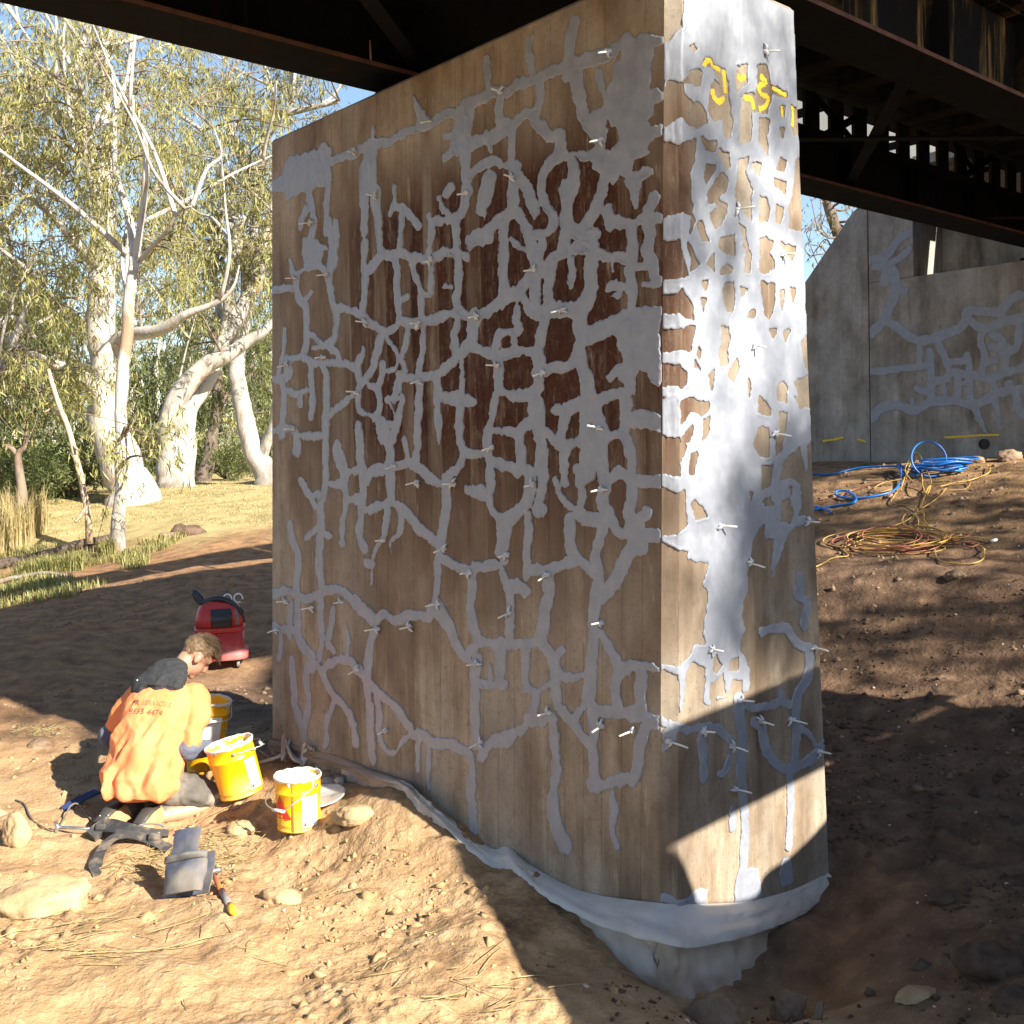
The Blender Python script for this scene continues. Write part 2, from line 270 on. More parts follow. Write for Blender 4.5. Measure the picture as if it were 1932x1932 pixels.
# sealant strokes (position along the face, height, width), filled areas and bare windows, in mm on each concrete face
TRACE = {
'left': {
'st': [[[2551,3783,63],[2445,3783,61],[2255,3779,62],[2163,3795,58],[1997,3765,57],[1874,3780,59],[1720,3778,56],[1605,3779,57],[1483,3790,54],[1375,3770,53],[1270,3783,57],[1168,3796,56]],[[2189,3742,92],[2189,3668,94],[2215,3562,95],[2221,3488,94]],[[2137,3731,72],[2150,3600,68],[2098,3524,64],[2098,3450,71]],[[1767,3972,20],[1743,3910,38],[1691,3827,54]],[[2137,3885,26],[2137,3819,26]],[[1375,3756,67],[1396,3701,67],[1417,3639,67],[1439,3590,62],[1493,3568,54]],[[1291,3742,76],[1311,3681,76],[1332,3586,76],[1342,3522,74],[1331,3453,70],[1310,3369,68]],[[1493,3684,40],[1406,3663,39]],[[1269,3598,77],[1396,3600,78]],[[1177,3616,48],[1147,3570,29],[1137,3529,7]],[[1279,3442,48],[1187,3469,45],[1107,3471,38],[1019,3433,37]],[[2778,3673,65],[2801,3614,65]],[[2793,3655,69],[2801,3577,68],[2869,3525,65],[2893,3465,70]],[[2778,3612,68],[2748,3488,71],[2763,3387,73]],[[2594,3640,66],[2609,3517,66],[2616,3386,66]],[[2580,3434,68],[2551,3313,70],[2559,3205,73],[2587,3108,72],[2552,2986,64],[2509,2918,67],[2502,2817,71],[2531,2750,58],[2617,2727,46]],[[2516,3415,67],[2509,3306,68],[2530,3185,69]],[[3264,3133,46],[3140,3121,46],[2964,3110,53],[2948,3165,87]],[[2948,3100,69],[2917,3031,59],[2840,2973,67],[2825,2843,76],[2833,2739,76],[2871,2694,68]],[[2871,3001,35],[2779,3054,35]],[[2810,2817,46],[2720,2768,46],[2632,2720,43],[2516,2678,45],[2474,2628,56]],[[2531,2742,38],[2617,2711,33],[2765,2724,32]],[[3052,2668,55],[2871,2669,52],[2735,2626,52],[2531,2609,51],[2404,2599,51],[2295,2552,53]],[[3092,2862,49],[3100,2747,49],[3141,2650,48],[3174,2578,48]],[[3257,2567,51],[3142,2559,52],[3044,2585,85],[3060,2661,93]],[[3125,2541,68],[3093,2455,72],[3110,2331,73],[3118,2215,73]],[[3061,2487,48],[2950,2455,45],[2826,2472,47]],[[2903,2452,54],[2903,2395,54]],[[2788,2614,67],[2773,2517,67],[2766,2396,68],[2781,2316,68]],[[2646,2611,67],[2617,2538,71],[2610,2427,73],[2618,2309,73],[2625,2191,73]],[[2228,3679,73],[2228,3574,72],[2215,3467,72],[2221,3409,73],[2215,3318,72]],[[2137,3659,70],[2124,3472,68],[2091,3371,66],[2072,3264,69],[2072,3191,56],[1996,3157,39],[1885,3154,40]],[[2215,3258,67],[2228,3155,66],[2215,3064,66],[2228,2946,67],[2241,2887,67]],[[2215,3094,69],[2136,3119,74],[2059,3167,78]],[[1972,3378,35],[1935,3436,35],[1928,3514,35]],[[1922,3405,43],[1837,3368,45],[1789,3324,48],[1719,3269,47]],[[1867,3345,52],[1879,3261,52],[1891,3163,52]],[[2066,3183,55],[1947,3142,53],[1849,3142,53],[1765,3107,52],[1637,3074,53],[1525,3091,54],[1448,3086,50],[1372,3068,50],[1330,3041,53]],[[1626,3302,52],[1609,3215,54],[1626,3121,55],[1609,3021,54],[1614,2904,55]],[[1604,3277,47],[1503,3252,48],[1416,3257,54],[1352,3279,72],[1331,3355,76],[1310,3444,76]],[[1548,3377,39],[1514,3316,35],[1459,3278,30]],[[1449,3419,61],[1482,3391,61]],[[1405,3248,67],[1405,3154,66],[1394,3071,65],[1383,2989,66],[1393,2896,67],[1404,2830,65],[1372,2772,58]],[[1502,2917,34],[1437,2908,34]],[[1156,3380,114],[1176,3325,114],[1207,3279,83],[1186,3203,8]],[[1299,3123,53],[1186,3131,57],[1106,3169,59],[1018,3192,54],[970,3196,51]],[[1299,3096,41],[1216,3096,41],[1135,3099,41]],[[1047,3146,72],[1036,3042,73],[1046,2947,73],[1036,2849,70],[1016,2795,67]],[[1922,3117,62],[1910,3036,63],[1909,2928,63],[1891,2817,63],[1909,2761,54],[1996,2734,45]],[[1777,3088,49],[1753,3014,47],[1706,2937,42],[1660,2896,32],[1614,2897,32]],[[1695,2893,52],[1694,2795,51],[1677,2723,52],[1682,2618,52],[1706,2550,52],[1723,2487,53]],[[1813,2908,33],[1849,2898,33]],[[2502,2933,50],[2390,2904,50],[2281,2869,52],[2202,2822,53],[2098,2774,52],[2034,2738,53]],[[1860,2778,60],[1753,2759,60],[1614,2758,61],[1502,2766,61],[1393,2774,57],[1308,2744,56],[1205,2746,59],[1114,2768,64],[1035,2804,63],[968,2814,58]],[[1393,2754,49],[1403,2694,48],[1436,2664,43]],[[1266,2740,94],[1276,2681,95],[1287,2615,90],[1339,2580,79]],[[2034,2738,65],[2072,2698,71],[2097,2634,73],[2136,2563,69],[2188,2507,61],[2255,2474,55]],[[2021,2722,39],[1958,2665,41],[1909,2602,40],[1848,2547,42],[1836,2510,48]],[[1812,2737,48],[1824,2674,48],[1848,2619,46],[1885,2579,43],[1934,2532,37],[1996,2522,31]],[[2228,2653,52],[2268,2611,56],[2288,2559,61],[2268,2482,58]],[[2046,2570,53],[2046,2511,53],[2085,2455,50]],[[1897,2493,51],[1824,2473,50],[1705,2465,50],[1591,2471,52],[1512,2499,55],[1425,2527,58],[1392,2558,60],[1328,2586,50],[1245,2585,46],[1163,2551,46],[1064,2536,45],[936,2537,45]],[[1414,2628,63],[1403,2572,63]],[[1568,2462,61],[1556,2364,61],[1556,2281,61],[1545,2211,61]],[[1545,2350,55],[1457,2345,68],[1392,2341,81],[1307,2323,61],[1265,2314,40]],[[1360,2515,42],[1355,2447,42],[1354,2366,43]],[[1370,2286,59],[1380,2198,59]],[[1103,2533,56],[1083,2479,58],[1083,2401,58],[1063,2361,43],[935,2315,39]],[[1074,2634,48],[1103,2578,49]],[[1064,2646,36],[967,2642,35]],[[1705,2444,70],[1711,2374,70],[1723,2282,70],[1728,2197,71]],[[1884,2485,66],[1909,2421,66],[1933,2372,65]],[[2175,2461,39],[2097,2426,47],[2072,2365,61],[2084,2299,57],[2123,2279,45]],[[2008,2369,37],[1872,2369,40],[1884,2312,61],[1909,2226,61]],[[1971,2338,26],[1909,2255,26]],[[2282,2453,54],[2288,2377,53],[2255,2315,35],[2123,2286,30]],[[2618,2293,50],[2474,2357,49],[2336,2411,47]],[[2084,2285,34],[2008,2244,33],[1946,2220,32]],[[1194,4128,42],[1178,4059,44],[1173,3940,44],[1158,3845,43]],[[865,3997,57],[874,3932,54],[855,3852,49],[828,3788,47]],[[574,3970,72],[591,3909,72],[607,3830,71],[615,3749,70]],[[1379,3777,75],[1316,3801,67],[1244,3803,61],[1132,3806,56],[1044,3783,57],[948,3796,58],[828,3788,57],[738,3794,56],[624,3787,53],[531,3779,54],[448,3785,53],[376,3776,53],[305,3784,57],[259,3799,60]],[[1073,3778,71],[1083,3723,69],[1073,3643,66]],[[556,3756,73],[547,3677,71],[521,3593,68],[496,3516,62],[446,3457,55],[414,3426,54]],[[423,3702,44],[407,3645,42],[383,3604,39]],[[573,3797,65],[448,3773,65],[328,3762,65]],[[800,3775,54],[791,3698,57],[809,3635,59],[827,3615,58]],[[1072,3605,54],[976,3614,56],[901,3639,54],[818,3637,49]],[[1336,3614,72],[1212,3592,74],[1112,3595,81],[1033,3615,85]],[[1172,3609,54],[1141,3524,7]],[[827,3609,61],[772,3546,59],[718,3497,52],[666,3496,58],[656,3434,78],[665,3399,81]],[[985,3597,57],[985,3508,57],[984,3413,54],[946,3341,48]],[[1294,3445,50],[1212,3474,46],[1131,3476,38],[1033,3436,37],[985,3432,39]],[[682,3391,56],[753,3357,62],[780,3314,67],[779,3264,65]],[[639,3406,52],[579,3357,59],[570,3295,72],[578,3225,75],[612,3165,75],[620,3094,75]],[[1337,3720,66],[1358,3625,62],[1326,3585,60],[1325,3452,63]],[[956,3409,74],[975,3337,73],[974,3254,73],[993,3213,65],[1080,3184,59],[1170,3148,57],[1241,3140,55],[1303,3124,58]],[[937,3367,58],[880,3299,61],[843,3217,65],[824,3170,66]],[[1041,3145,68],[1041,3042,69],[1050,2947,68],[1040,2849,68],[1049,2799,69]],[[945,3185,65],[898,3133,70],[870,3065,75],[842,2998,76],[823,2933,77]],[[992,3079,42],[926,3024,38],[851,3006,37]],[[779,3260,59],[752,3200,56],[716,3156,54],[698,3122,66],[716,3083,63],[769,3061,49],[824,3076,46]],[[769,3036,51],[787,2971,50],[778,2920,48]],[[733,2907,67],[715,2942,56],[636,2954,48],[559,2954,45],[500,2945,44]],[[706,2903,68],[723,2838,68],[732,2747,68],[749,2688,68],[776,2610,68],[794,2537,69],[784,2474,67]],[[629,3249,67],[620,3169,67],[611,3095,69],[619,3036,71],[636,2978,71]],[[372,3262,71],[396,3197,71],[420,3131,71],[468,3081,68],[526,3032,68]],[[585,3060,67],[526,3020,65],[468,2999,64],[427,3004,69]],[[543,2981,59],[484,2954,58],[443,2959,63]],[[584,2916,41],[576,2860,43],[584,2807,43]],[[451,2972,78],[451,2902,79],[467,2845,79],[458,2785,79],[482,2729,79],[499,2701,79]],[[363,3092,62],[355,3032,51],[323,3044,46],[268,3023,44],[215,3014,47],[162,3027,48],[117,3024,44],[52,3007,43]],[[103,3094,60],[125,3065,61],[132,3038,61]],[[247,3258,51],[231,3170,39],[200,3090,27]],[[209,3216,38],[134,3218,38]],[[222,3003,56],[214,2934,57],[221,2867,58],[228,2800,57],[213,2741,57],[220,2662,57],[212,2627,55]],[[132,2993,61],[124,2942,63],[131,2887,61],[101,2826,58],[93,2770,55],[57,2748,47]],[[145,2749,42],[101,2743,42],[57,2742,42]],[[198,2829,31],[131,2820,31]],[[418,2920,49],[354,2893,48],[299,2884,48],[252,2872,47]],[[338,2879,23],[330,2831,23]],[[353,2759,47],[298,2758,45],[236,2738,46],[212,2706,52]],[[345,2723,23],[290,2722,23]],[[934,2797,73],[897,2849,68],[823,2889,56],[733,2895,51]],[[823,2864,69],[822,2790,68],[813,2720,67]],[[1069,2782,63],[982,2797,61],[925,2803,60],[859,2725,63],[785,2686,58]],[[705,2738,52],[661,2708,48],[566,2703,50],[507,2720,53]],[[740,2693,55],[652,2683,54],[549,2671,54]],[[532,2675,80],[532,2615,79],[523,2566,80],[531,2513,80],[522,2453,77],[497,2385,76],[480,2300,76],[455,2252,72]],[[556,2474,67],[607,2435,58],[695,2442,56],[766,2423,57],[820,2433,56]],[[498,2576,73],[424,2580,74],[344,2595,76],[250,2625,73],[166,2627,68],[56,2615,66]],[[943,2735,60],[952,2685,58],[933,2632,50],[1019,2641,41],[1078,2628,53],[1098,2578,61]],[[971,2604,40],[952,2552,40]],[[1312,2591,50],[1218,2569,50],[1117,2534,49],[1019,2532,49],[942,2538,48],[821,2527,48],[785,2549,57]],[[812,2520,72],[802,2463,71],[793,2406,72],[793,2356,71],[829,2327,63]],[[1097,2519,66],[1077,2453,68],[1077,2375,65],[1038,2346,47],[951,2328,45],[838,2328,44]],[[1097,2337,54],[1116,2273,54],[1136,2208,55],[1156,2143,55]],[[838,2322,82],[829,2258,81],[810,2195,80],[791,2132,79]],[[438,2245,55],[373,2282,51],[310,2296,48],[263,2299,48],[240,2258,61],[255,2201,62]],[[658,2244,57],[572,2258,56],[496,2272,56]],[[632,2230,65],[632,2168,65]],[[209,2199,48],[126,2189,48],[52,2175,47]],[[3259,2230,54],[3110,2254,51],[2998,2241,55],[2950,2195,88],[2943,2112,94]],[[2935,2202,51],[2766,2193,50],[2632,2193,49]],[[2618,2263,70],[2625,2145,70],[2618,2026,70],[2618,1907,69],[2648,1828,67]],[[2496,2110,99],[2475,2063,91],[2433,2000,91],[2419,1931,80],[2503,1907,50],[2589,1907,47]],[[2419,1969,55],[2309,1984,54],[2228,1991,53]],[[2282,2234,72],[2262,2135,73],[2255,2044,73],[2241,1968,72],[2228,1907,73],[2241,1794,73],[2255,1710,73],[2268,1618,73],[2215,1545,66]],[[2419,1907,58],[2405,1830,58],[2419,1753,57],[2447,1674,58],[2447,1573,59]],[[2391,1815,59],[2268,1831,58]],[[2202,1923,75],[2123,1982,63],[2021,1989,56],[1896,2009,55],[1787,2015,54],[1705,1986,60],[1612,1936,59],[1522,1908,53],[1477,1915,53]],[[1970,1966,81],[1964,1871,81],[1964,1812,60],[2097,1781,50],[2215,1756,51]],[[1964,1812,55],[1884,1777,56],[1871,1705,51],[1896,1631,31],[1970,1592,22],[1957,1512,10]],[[1884,1777,63],[1787,1736,67],[1727,1680,68],[1646,1640,62],[1543,1595,60]],[[1995,1760,67],[2020,1664,57],[2033,1612,41],[2097,1557,30],[2136,1481,24],[2149,1352,13]],[[2202,1462,46],[2136,1458,46]],[[2033,2225,88],[1996,2143,88],[1970,2083,93],[1983,2025,93]],[[1921,2213,72],[1946,2148,72]],[[2084,2256,61],[2046,2151,60]],[[1848,2146,46],[1823,2080,47],[1811,2022,47]],[[1728,2206,65],[1728,2135,65],[1740,2050,65],[1740,2007,65]],[[1545,2206,61],[1539,2150,35],[1545,2088,9]],[[1380,2199,69],[1369,2131,68],[1348,2070,69],[1369,2009,61],[1434,1969,53],[1500,1935,52]],[[1327,2063,51],[1243,2054,50],[1171,2060,50]],[[1477,1928,79],[1483,1853,79],[1477,1798,79],[1499,1728,77],[1521,1644,78],[1532,1588,79]],[[1543,1588,50],[1554,1504,50],[1554,1434,50],[1565,1350,49],[1588,1278,49]],[[1532,1540,60],[1443,1503,57],[1325,1475,51],[1241,1494,50],[1139,1513,49],[1059,1511,49]],[[1272,1458,65],[1272,1391,64],[1282,1303,65],[1261,1204,65],[1240,1151,64]],[[1049,1492,57],[1020,1428,57],[990,1379,58],[990,1295,58],[999,1176,58]],[[1142,2190,57],[1172,2139,61],[1151,2066,60],[1141,1987,60],[1140,1908,60],[1150,1842,60],[1130,1790,55],[1080,1738,51]],[[1121,2170,49],[1013,2159,48],[934,2150,48]],[[1121,2026,47],[1042,2005,48],[934,1959,48]],[[1070,1738,59],[1060,1660,59],[1059,1582,59],[1030,1532,56]],[[1060,1700,70],[1002,1746,67],[933,1780,63]],[[2904,1932,55],[2827,1859,54],[2737,1779,53]],[[2767,1835,51],[2692,1851,50]],[[2677,1788,86],[2670,1668,86],[2677,1588,85],[2692,1484,86],[2693,1404,86],[2663,1317,84]],[[2843,1582,42],[2737,1626,41]],[[2561,1600,41],[2648,1613,42]],[[3023,1650,79],[3000,1560,75],[2945,1488,76],[2937,1389,78],[2953,1281,79],[2938,1167,79],[2938,1002,79]],[[3263,1200,66],[3113,1237,63],[2969,1231,66],[2875,1205,62],[2738,1232,63],[2619,1281,60],[2475,1291,62],[2336,1247,70],[2255,1208,72],[2123,1151,70]],[[3017,1160,55],[3025,1076,55],[3033,966,56]],[[2678,1204,67],[2678,1108,67],[2664,1004,67]],[[3264,986,51],[3082,996,50]],[[2547,1167,53],[2561,1079,53],[2576,1013,53]],[[2309,1226,82],[2228,1180,76],[2123,1144,60],[2020,1190,59],[1907,1164,58],[1798,1210,57],[1645,1209,57],[1599,1263,61],[1531,1268,56]],[[1543,1288,60],[1475,1218,61],[1410,1133,61]],[[921,2150,66],[916,2086,66],[911,2022,66]],[[820,2328,83],[820,2253,83],[838,2204,72],[921,2163,65]],[[1077,2357,50],[970,2324,48],[838,2304,47]],[[792,2283,77],[783,2170,77],[773,2095,77],[773,2033,77],[791,1983,75]],[[737,2144,62],[675,2105,59],[605,2084,55],[537,2101,56]],[[1115,2013,53],[1016,1992,53],[921,1972,51],[818,1964,50]],[[855,1958,83],[845,1895,83],[873,1826,75],[929,1780,69],[996,1727,74],[1035,1661,84],[1054,1583,86]],[[764,2001,72],[763,1908,72],[781,1833,71],[799,1783,71]],[[790,1795,76],[771,1792,76]],[[676,2246,61],[615,2237,62],[521,2262,64]],[[632,2238,65],[640,2153,65],[657,2116,63]],[[480,2385,82],[471,2313,79],[438,2252,77],[413,2186,77],[388,2126,80],[396,2050,81],[387,1967,80],[363,1908,80],[387,1849,81],[370,1790,79]],[[496,2237,75],[495,2147,75],[520,2100,73]],[[454,2116,107],[470,2039,108],[469,1968,105],[511,1932,93]],[[622,2079,54],[622,2006,54],[622,1938,54],[613,1908,53]],[[545,1968,55],[503,1974,55]],[[506,1932,42],[506,1872,42],[518,1818,41]],[[430,2251,56],[374,2289,50],[286,2296,47],[255,2254,59],[247,2179,62],[262,2127,61],[231,2080,59],[215,2011,61],[214,1942,61],[206,1874,61],[213,1816,61]],[[356,2119,41],[277,2116,40]],[[201,2177,60],[126,2173,59],[59,2148,60]],[[339,1931,62],[276,1954,58],[199,1925,58],[57,1914,56]],[[674,1920,47],[656,1859,44],[604,1817,38],[543,1787,37]],[[535,1775,77],[468,1753,73],[386,1755,72],[354,1785,83]],[[378,1790,63],[322,1739,63],[274,1694,54],[197,1708,56],[130,1789,61]],[[221,1805,69],[220,1736,69],[204,1650,69]],[[198,1759,36],[123,1795,36]],[[205,1690,63],[129,1693,62],[55,1690,62]],[[197,1645,77],[235,1603,80],[273,1531,81],[328,1463,78],[384,1412,77]],[[182,1691,89],[159,1641,88]],[[370,1755,63],[386,1696,62],[418,1623,64],[417,1552,66],[400,1494,65],[408,1422,64],[424,1373,62]],[[534,1576,44],[475,1537,44],[417,1499,43]],[[582,1744,77],[586,1689,77],[577,1623,77],[559,1575,76]],[[559,1563,55],[637,1540,56],[725,1511,56],[779,1507,56],[853,1503,57]],[[863,1756,58],[863,1686,58],[872,1610,58],[871,1527,58],[880,1463,57]],[[994,1411,71],[927,1422,72],[889,1405,80]],[[1351,1474,54],[1266,1479,54],[1163,1505,53],[1063,1510,52]],[[725,1473,67],[733,1379,66],[760,1283,66],[777,1199,66]],[[3264,1005,56],[3114,994,53],[2985,1007,58],[2922,956,82],[2860,897,74],[2769,858,82],[2769,810,94]],[[3147,982,58],[3139,907,57],[3164,820,54]],[[2938,1177,75],[2938,1078,75],[2938,979,75]],[[3017,1170,55],[3033,1036,55]],[[2686,1157,67],[2664,1063,67],[2664,967,65],[2694,867,63]],[[2547,1169,56],[2561,1073,55],[2605,973,59],[2533,926,45]],[[2392,1066,42],[2385,989,42],[2385,935,42]],[[2830,802,67],[2845,718,70],[2815,624,70],[2815,543,65],[2861,437,63],[2877,360,67]],[[3010,805,73],[2994,698,73],[2979,576,72],[2939,490,71],[2893,399,70]],[[2724,831,59],[2649,776,62],[2591,704,61],[2519,659,53],[2448,630,54],[2378,578,60],[2323,510,66],[2309,427,67]],[[2519,651,51],[2562,573,51],[2606,503,57],[2621,356,60]],[[2664,790,61],[2591,840,56],[2476,885,51],[2364,891,56],[2309,859,67],[2242,829,68],[2175,785,67],[2071,739,60],[1944,706,62],[1870,651,67],[1785,599,65]],[[2110,1094,62],[2162,1021,69],[2175,944,74],[2188,866,76],[2188,775,77],[2175,679,78],[2162,582,77],[2162,491,78],[2136,367,78]],[[2097,720,55],[2071,649,55],[2077,558,55],[2058,486,53],[1994,431,39],[1919,444,32],[1870,505,36],[1785,563,33]],[[1773,572,65],[1667,569,65],[1541,556,62],[1419,570,62],[1300,551,65]],[[1713,532,37],[1725,451,38],[1719,388,38]],[[1620,549,57],[1626,455,45],[1632,383,35],[1626,306,23]],[[1554,1240,68],[1475,1178,70],[1409,1102,70],[1345,1047,64],[1302,1032,57]],[[1272,1399,62],[1282,1297,63],[1282,1217,63],[1240,1147,58],[1198,1118,52]],[[1302,1059,63],[1219,1115,57],[1097,1129,56],[979,1141,55]],[[1239,1033,74],[1249,931,74],[1249,830,75],[1249,756,75],[1248,682,76],[1238,609,76]],[[1218,921,58],[1106,923,56],[1027,934,55]],[[1142,1024,20],[1127,954,51]],[[1057,1100,84],[1057,1022,68],[1067,955,53]],[[990,1419,56],[990,1322,56],[980,1238,56],[989,1160,55]],[[1279,541,73],[1269,455,71],[1279,351,72],[1268,265,73],[1257,186,73]],[[1206,548,64],[1135,634,54],[1026,653,51],[958,704,55]],[[715,1438,63],[733,1343,63],[750,1260,63],[768,1171,63]],[[1003,1132,51],[917,1148,51],[832,1157,50],[759,1165,50]],[[759,1159,62],[705,1109,64],[669,1051,67],[677,976,66],[668,915,67],[624,860,61],[554,822,58],[503,782,59],[461,753,58]],[[634,1148,40],[669,1107,40]],[[651,1035,36],[573,1027,34],[497,1049,33]],[[869,1122,51],[878,1044,51],[878,980,52],[878,929,52]],[[868,937,40],[803,933,37],[722,976,37],[686,981,37]],[[803,927,58],[812,875,59],[812,818,60]],[[868,790,50],[775,811,49],[703,829,49]],[[1160,616,54],[1080,664,52],[981,700,51],[914,731,52],[849,774,50],[757,801,49]],[[685,819,60],[685,726,61],[671,654,61],[666,586,59],[683,508,58],[683,470,61]],[[692,444,73],[683,383,83],[647,310,92],[603,258,98]],[[408,1459,72],[424,1369,73],[432,1290,74],[431,1219,73],[447,1121,73],[455,1036,74],[463,951,74]],[[462,933,42],[512,889,44],[555,834,46]],[[454,928,59],[437,859,59],[428,800,58],[436,739,58],[428,663,59],[419,592,59]],[[391,1253,56],[342,1193,56],[302,1139,54],[262,1109,43],[193,1129,41],[117,1138,41],[51,1130,42]],[[254,1110,47],[293,1058,51],[301,998,56],[284,936,56]],[[147,1100,58],[154,1031,59],[146,946,59]],[[421,909,55],[324,907,54],[222,917,52],[131,920,53],[57,914,53]],[[116,905,60],[130,851,58],[160,800,60],[167,730,62],[182,669,59],[204,624,57]],[[443,563,53],[362,580,51],[282,620,51],[212,646,50]],[[313,549,45],[305,480,43],[320,405,45],[288,335,46]],[[101,890,50],[49,904,50]]],
'po': [[[3270,3754],[3269,3804],[3105,3821],[3080,3898],[3024,3914],[2703,3887],[2659,3916],[2615,3906],[2558,3855],[2551,3814],[2558,3630],[2616,3641],[2623,3627],[2703,3666],[2763,3646],[2869,3667],[2978,3656],[3049,3653],[3073,3707],[3170,3726]],[[2870,3388],[2794,3392],[2719,3364],[2674,3325],[2602,3305],[2587,3272],[2645,3281],[2660,3220],[2602,3164],[2616,3143],[2704,3179],[2870,3179],[2963,3159],[3011,3190],[3034,3284],[3003,3279],[2963,3216],[2870,3219],[2885,3318]],[[297,3805],[251,3808],[191,3807],[138,3791],[94,3767],[51,3742],[65,3725],[101,3724],[108,3677],[114,3567],[63,3543],[42,3515],[63,3493],[114,3490],[106,3443],[128,3426],[113,3406],[48,3401],[47,3346],[120,3341],[142,3318],[127,3298],[209,3282],[216,3227],[134,3232],[104,3226],[97,3197],[163,3188],[185,3131],[185,3068],[208,3067],[231,3156],[262,3214],[293,3243],[332,3194],[380,3238],[437,3285],[470,3333],[528,3346],[613,3400],[613,3418],[495,3380],[446,3381],[421,3404],[487,3461],[529,3524],[447,3551],[398,3556],[375,3631],[343,3651],[328,3722],[297,3736]],[[250,2620],[56,2626],[50,2331],[68,2310],[105,2334],[127,2381],[172,2396],[202,2290],[232,2286],[256,2333],[295,2376],[350,2351],[370,2376],[311,2418],[256,2425],[304,2527],[328,2553],[399,2537],[489,2521],[490,2569]],[[1337,1901],[1171,1901],[1170,1815],[1222,1821],[1326,1854]]],
'ho': [[[366,3484],[310,3436],[302,3383],[349,3347],[381,3360],[373,3434]]],
'pt': [[1628,3788],[2308,3780],[1069,3790],[2111,3493],[1321,3357],[2778,3468],[352,3778],[397,3410],[984,3365],[2602,3135],[2971,3164],[1609,3068],[1235,2738],[2202,2811],[1718,2748],[2632,2653],[3052,2641],[1083,2479],[1705,2451],[2288,2427],[828,2906],[635,2696],[761,2423],[2982,2245],[1933,2006],[1728,1918],[2033,1597],[1499,1573],[1010,1568],[1288,1464],[3073,1177],[2768,1165],[2447,1223],[2084,1103],[1792,1142],[1543,1288],[990,1288],[3188,992],[1423,1908],[405,2153],[831,1902],[387,1884],[725,1489],[383,1297],[1125,2085],[2007,547],[2282,851],[1228,1014],[1201,626],[712,849],[380,841],[198,851]],
},
'front': {
'st': [[[-202,930,45],[-154,907,44],[-85,890,45],[-29,865,45],[44,865,47],[132,848,46],[192,823,50],[267,765,52]],[[72,846,68],[63,791,66],[68,720,65],[73,657,65]],[[328,933,78],[334,859,77],[347,783,79],[341,711,80],[333,600,80]],[[399,896,48],[472,873,49],[555,863,51],[649,867,50],[718,839,51]],[[650,907,49],[658,875,49]],[[437,815,54],[494,790,69],[509,727,85],[524,674,76],[572,614,64],[657,555,55],[744,541,58],[834,543,63],[908,553,71],[965,573,77]],[[762,816,70],[768,728,71],[765,651,72],[755,586,73]],[[836,907,51],[800,902,70],[781,864,82],[770,810,82]],[[508,1214,51],[609,1215,50],[703,1203,53],[754,1151,63],[815,1106,54],[888,1091,51]],[[887,1081,83],[885,1019,83],[865,944,80],[809,901,70]],[[816,1425,75],[824,1373,76],[796,1355,68],[849,1319,52],[876,1300,74],[865,1255,77],[846,1205,76]],[[812,709,39],[884,664,42],[947,598,36],[1023,615,45]],[[-142,855,85],[-150,829,56],[-179,794,27]],[[610,1510,21],[604,1465,21]],[[599,1461,25],[608,1459,25]],[[274,725,47],[224,644,44],[178,634,34]],[[72,768,69],[68,649,69]],[[349,654,69],[339,556,67],[349,471,67],[351,320,68],[340,198,70],[324,119,70]],[[708,526,59],[712,403,60],[700,274,61],[690,180,61]],[[268,449,60],[265,375,60]],[[664,82,101],[675,-52,101]]],
'po': [[[44,3898],[48,4008],[858,4198],[845,4077],[871,4054],[903,3668],[889,3517],[913,3421],[914,3155],[-104,3028],[-85,3379],[-73,3524],[-72,3718],[40,3788]],[[-111,3046],[808,3163],[778,3051],[929,3053],[932,2852],[934,2624],[942,2589],[942,2277],[-146,2263]],[[81,3164],[802,3266],[798,3138],[77,3047]],[[-153,2260],[-28,2293],[-25,2369],[900,2395],[889,2329],[800,2332],[789,2287],[850,2227],[904,2237],[958,2222],[964,2089],[898,2043],[913,1941],[876,1906],[835,2039],[693,1972],[673,1898],[743,1911],[839,1877],[845,1764],[817,1730],[889,1726],[980,1690],[869,1671],[797,1665],[743,1639],[698,1592],[662,1544],[609,1479],[583,1482],[603,1559],[613,1623],[554,1628],[540,1697],[498,1671],[456,1630],[437,1544],[400,1421],[131,1449],[102,1480],[127,1552],[46,1564],[-3,1591],[-2,1619],[-65,1628],[-181,1669],[-180,1695],[-70,1697],[-5,1733],[-14,1879],[-57,1858],[-173,1899],[-164,1965],[-40,1938],[-31,2001],[14,2063],[-35,2082],[-42,2100],[-90,2096],[-158,2115]],[[134,1562],[428,1536],[410,1465],[420,1400],[374,1362],[372,1280],[386,1244],[352,1186],[351,1152],[390,1122],[413,1060],[409,953],[353,953],[355,1011],[284,1027],[235,949],[166,961],[159,976],[228,979],[216,1066],[154,1038],[131,1037],[128,944],[91,955],[77,967],[89,1110],[10,1145],[-27,1109],[-45,1020],[-84,917],[-84,1109],[-201,1136],[-200,1163],[-76,1153],[4,1187],[27,1226],[93,1217],[83,1260],[93,1338],[105,1346],[123,1451],[94,1468],[125,1516]],[[-221,205],[-180,201],[-110,156],[-36,166],[26,180],[88,154],[60,73],[-222,159]],[[312,180],[449,142],[472,-9],[253,23],[270,109]]],
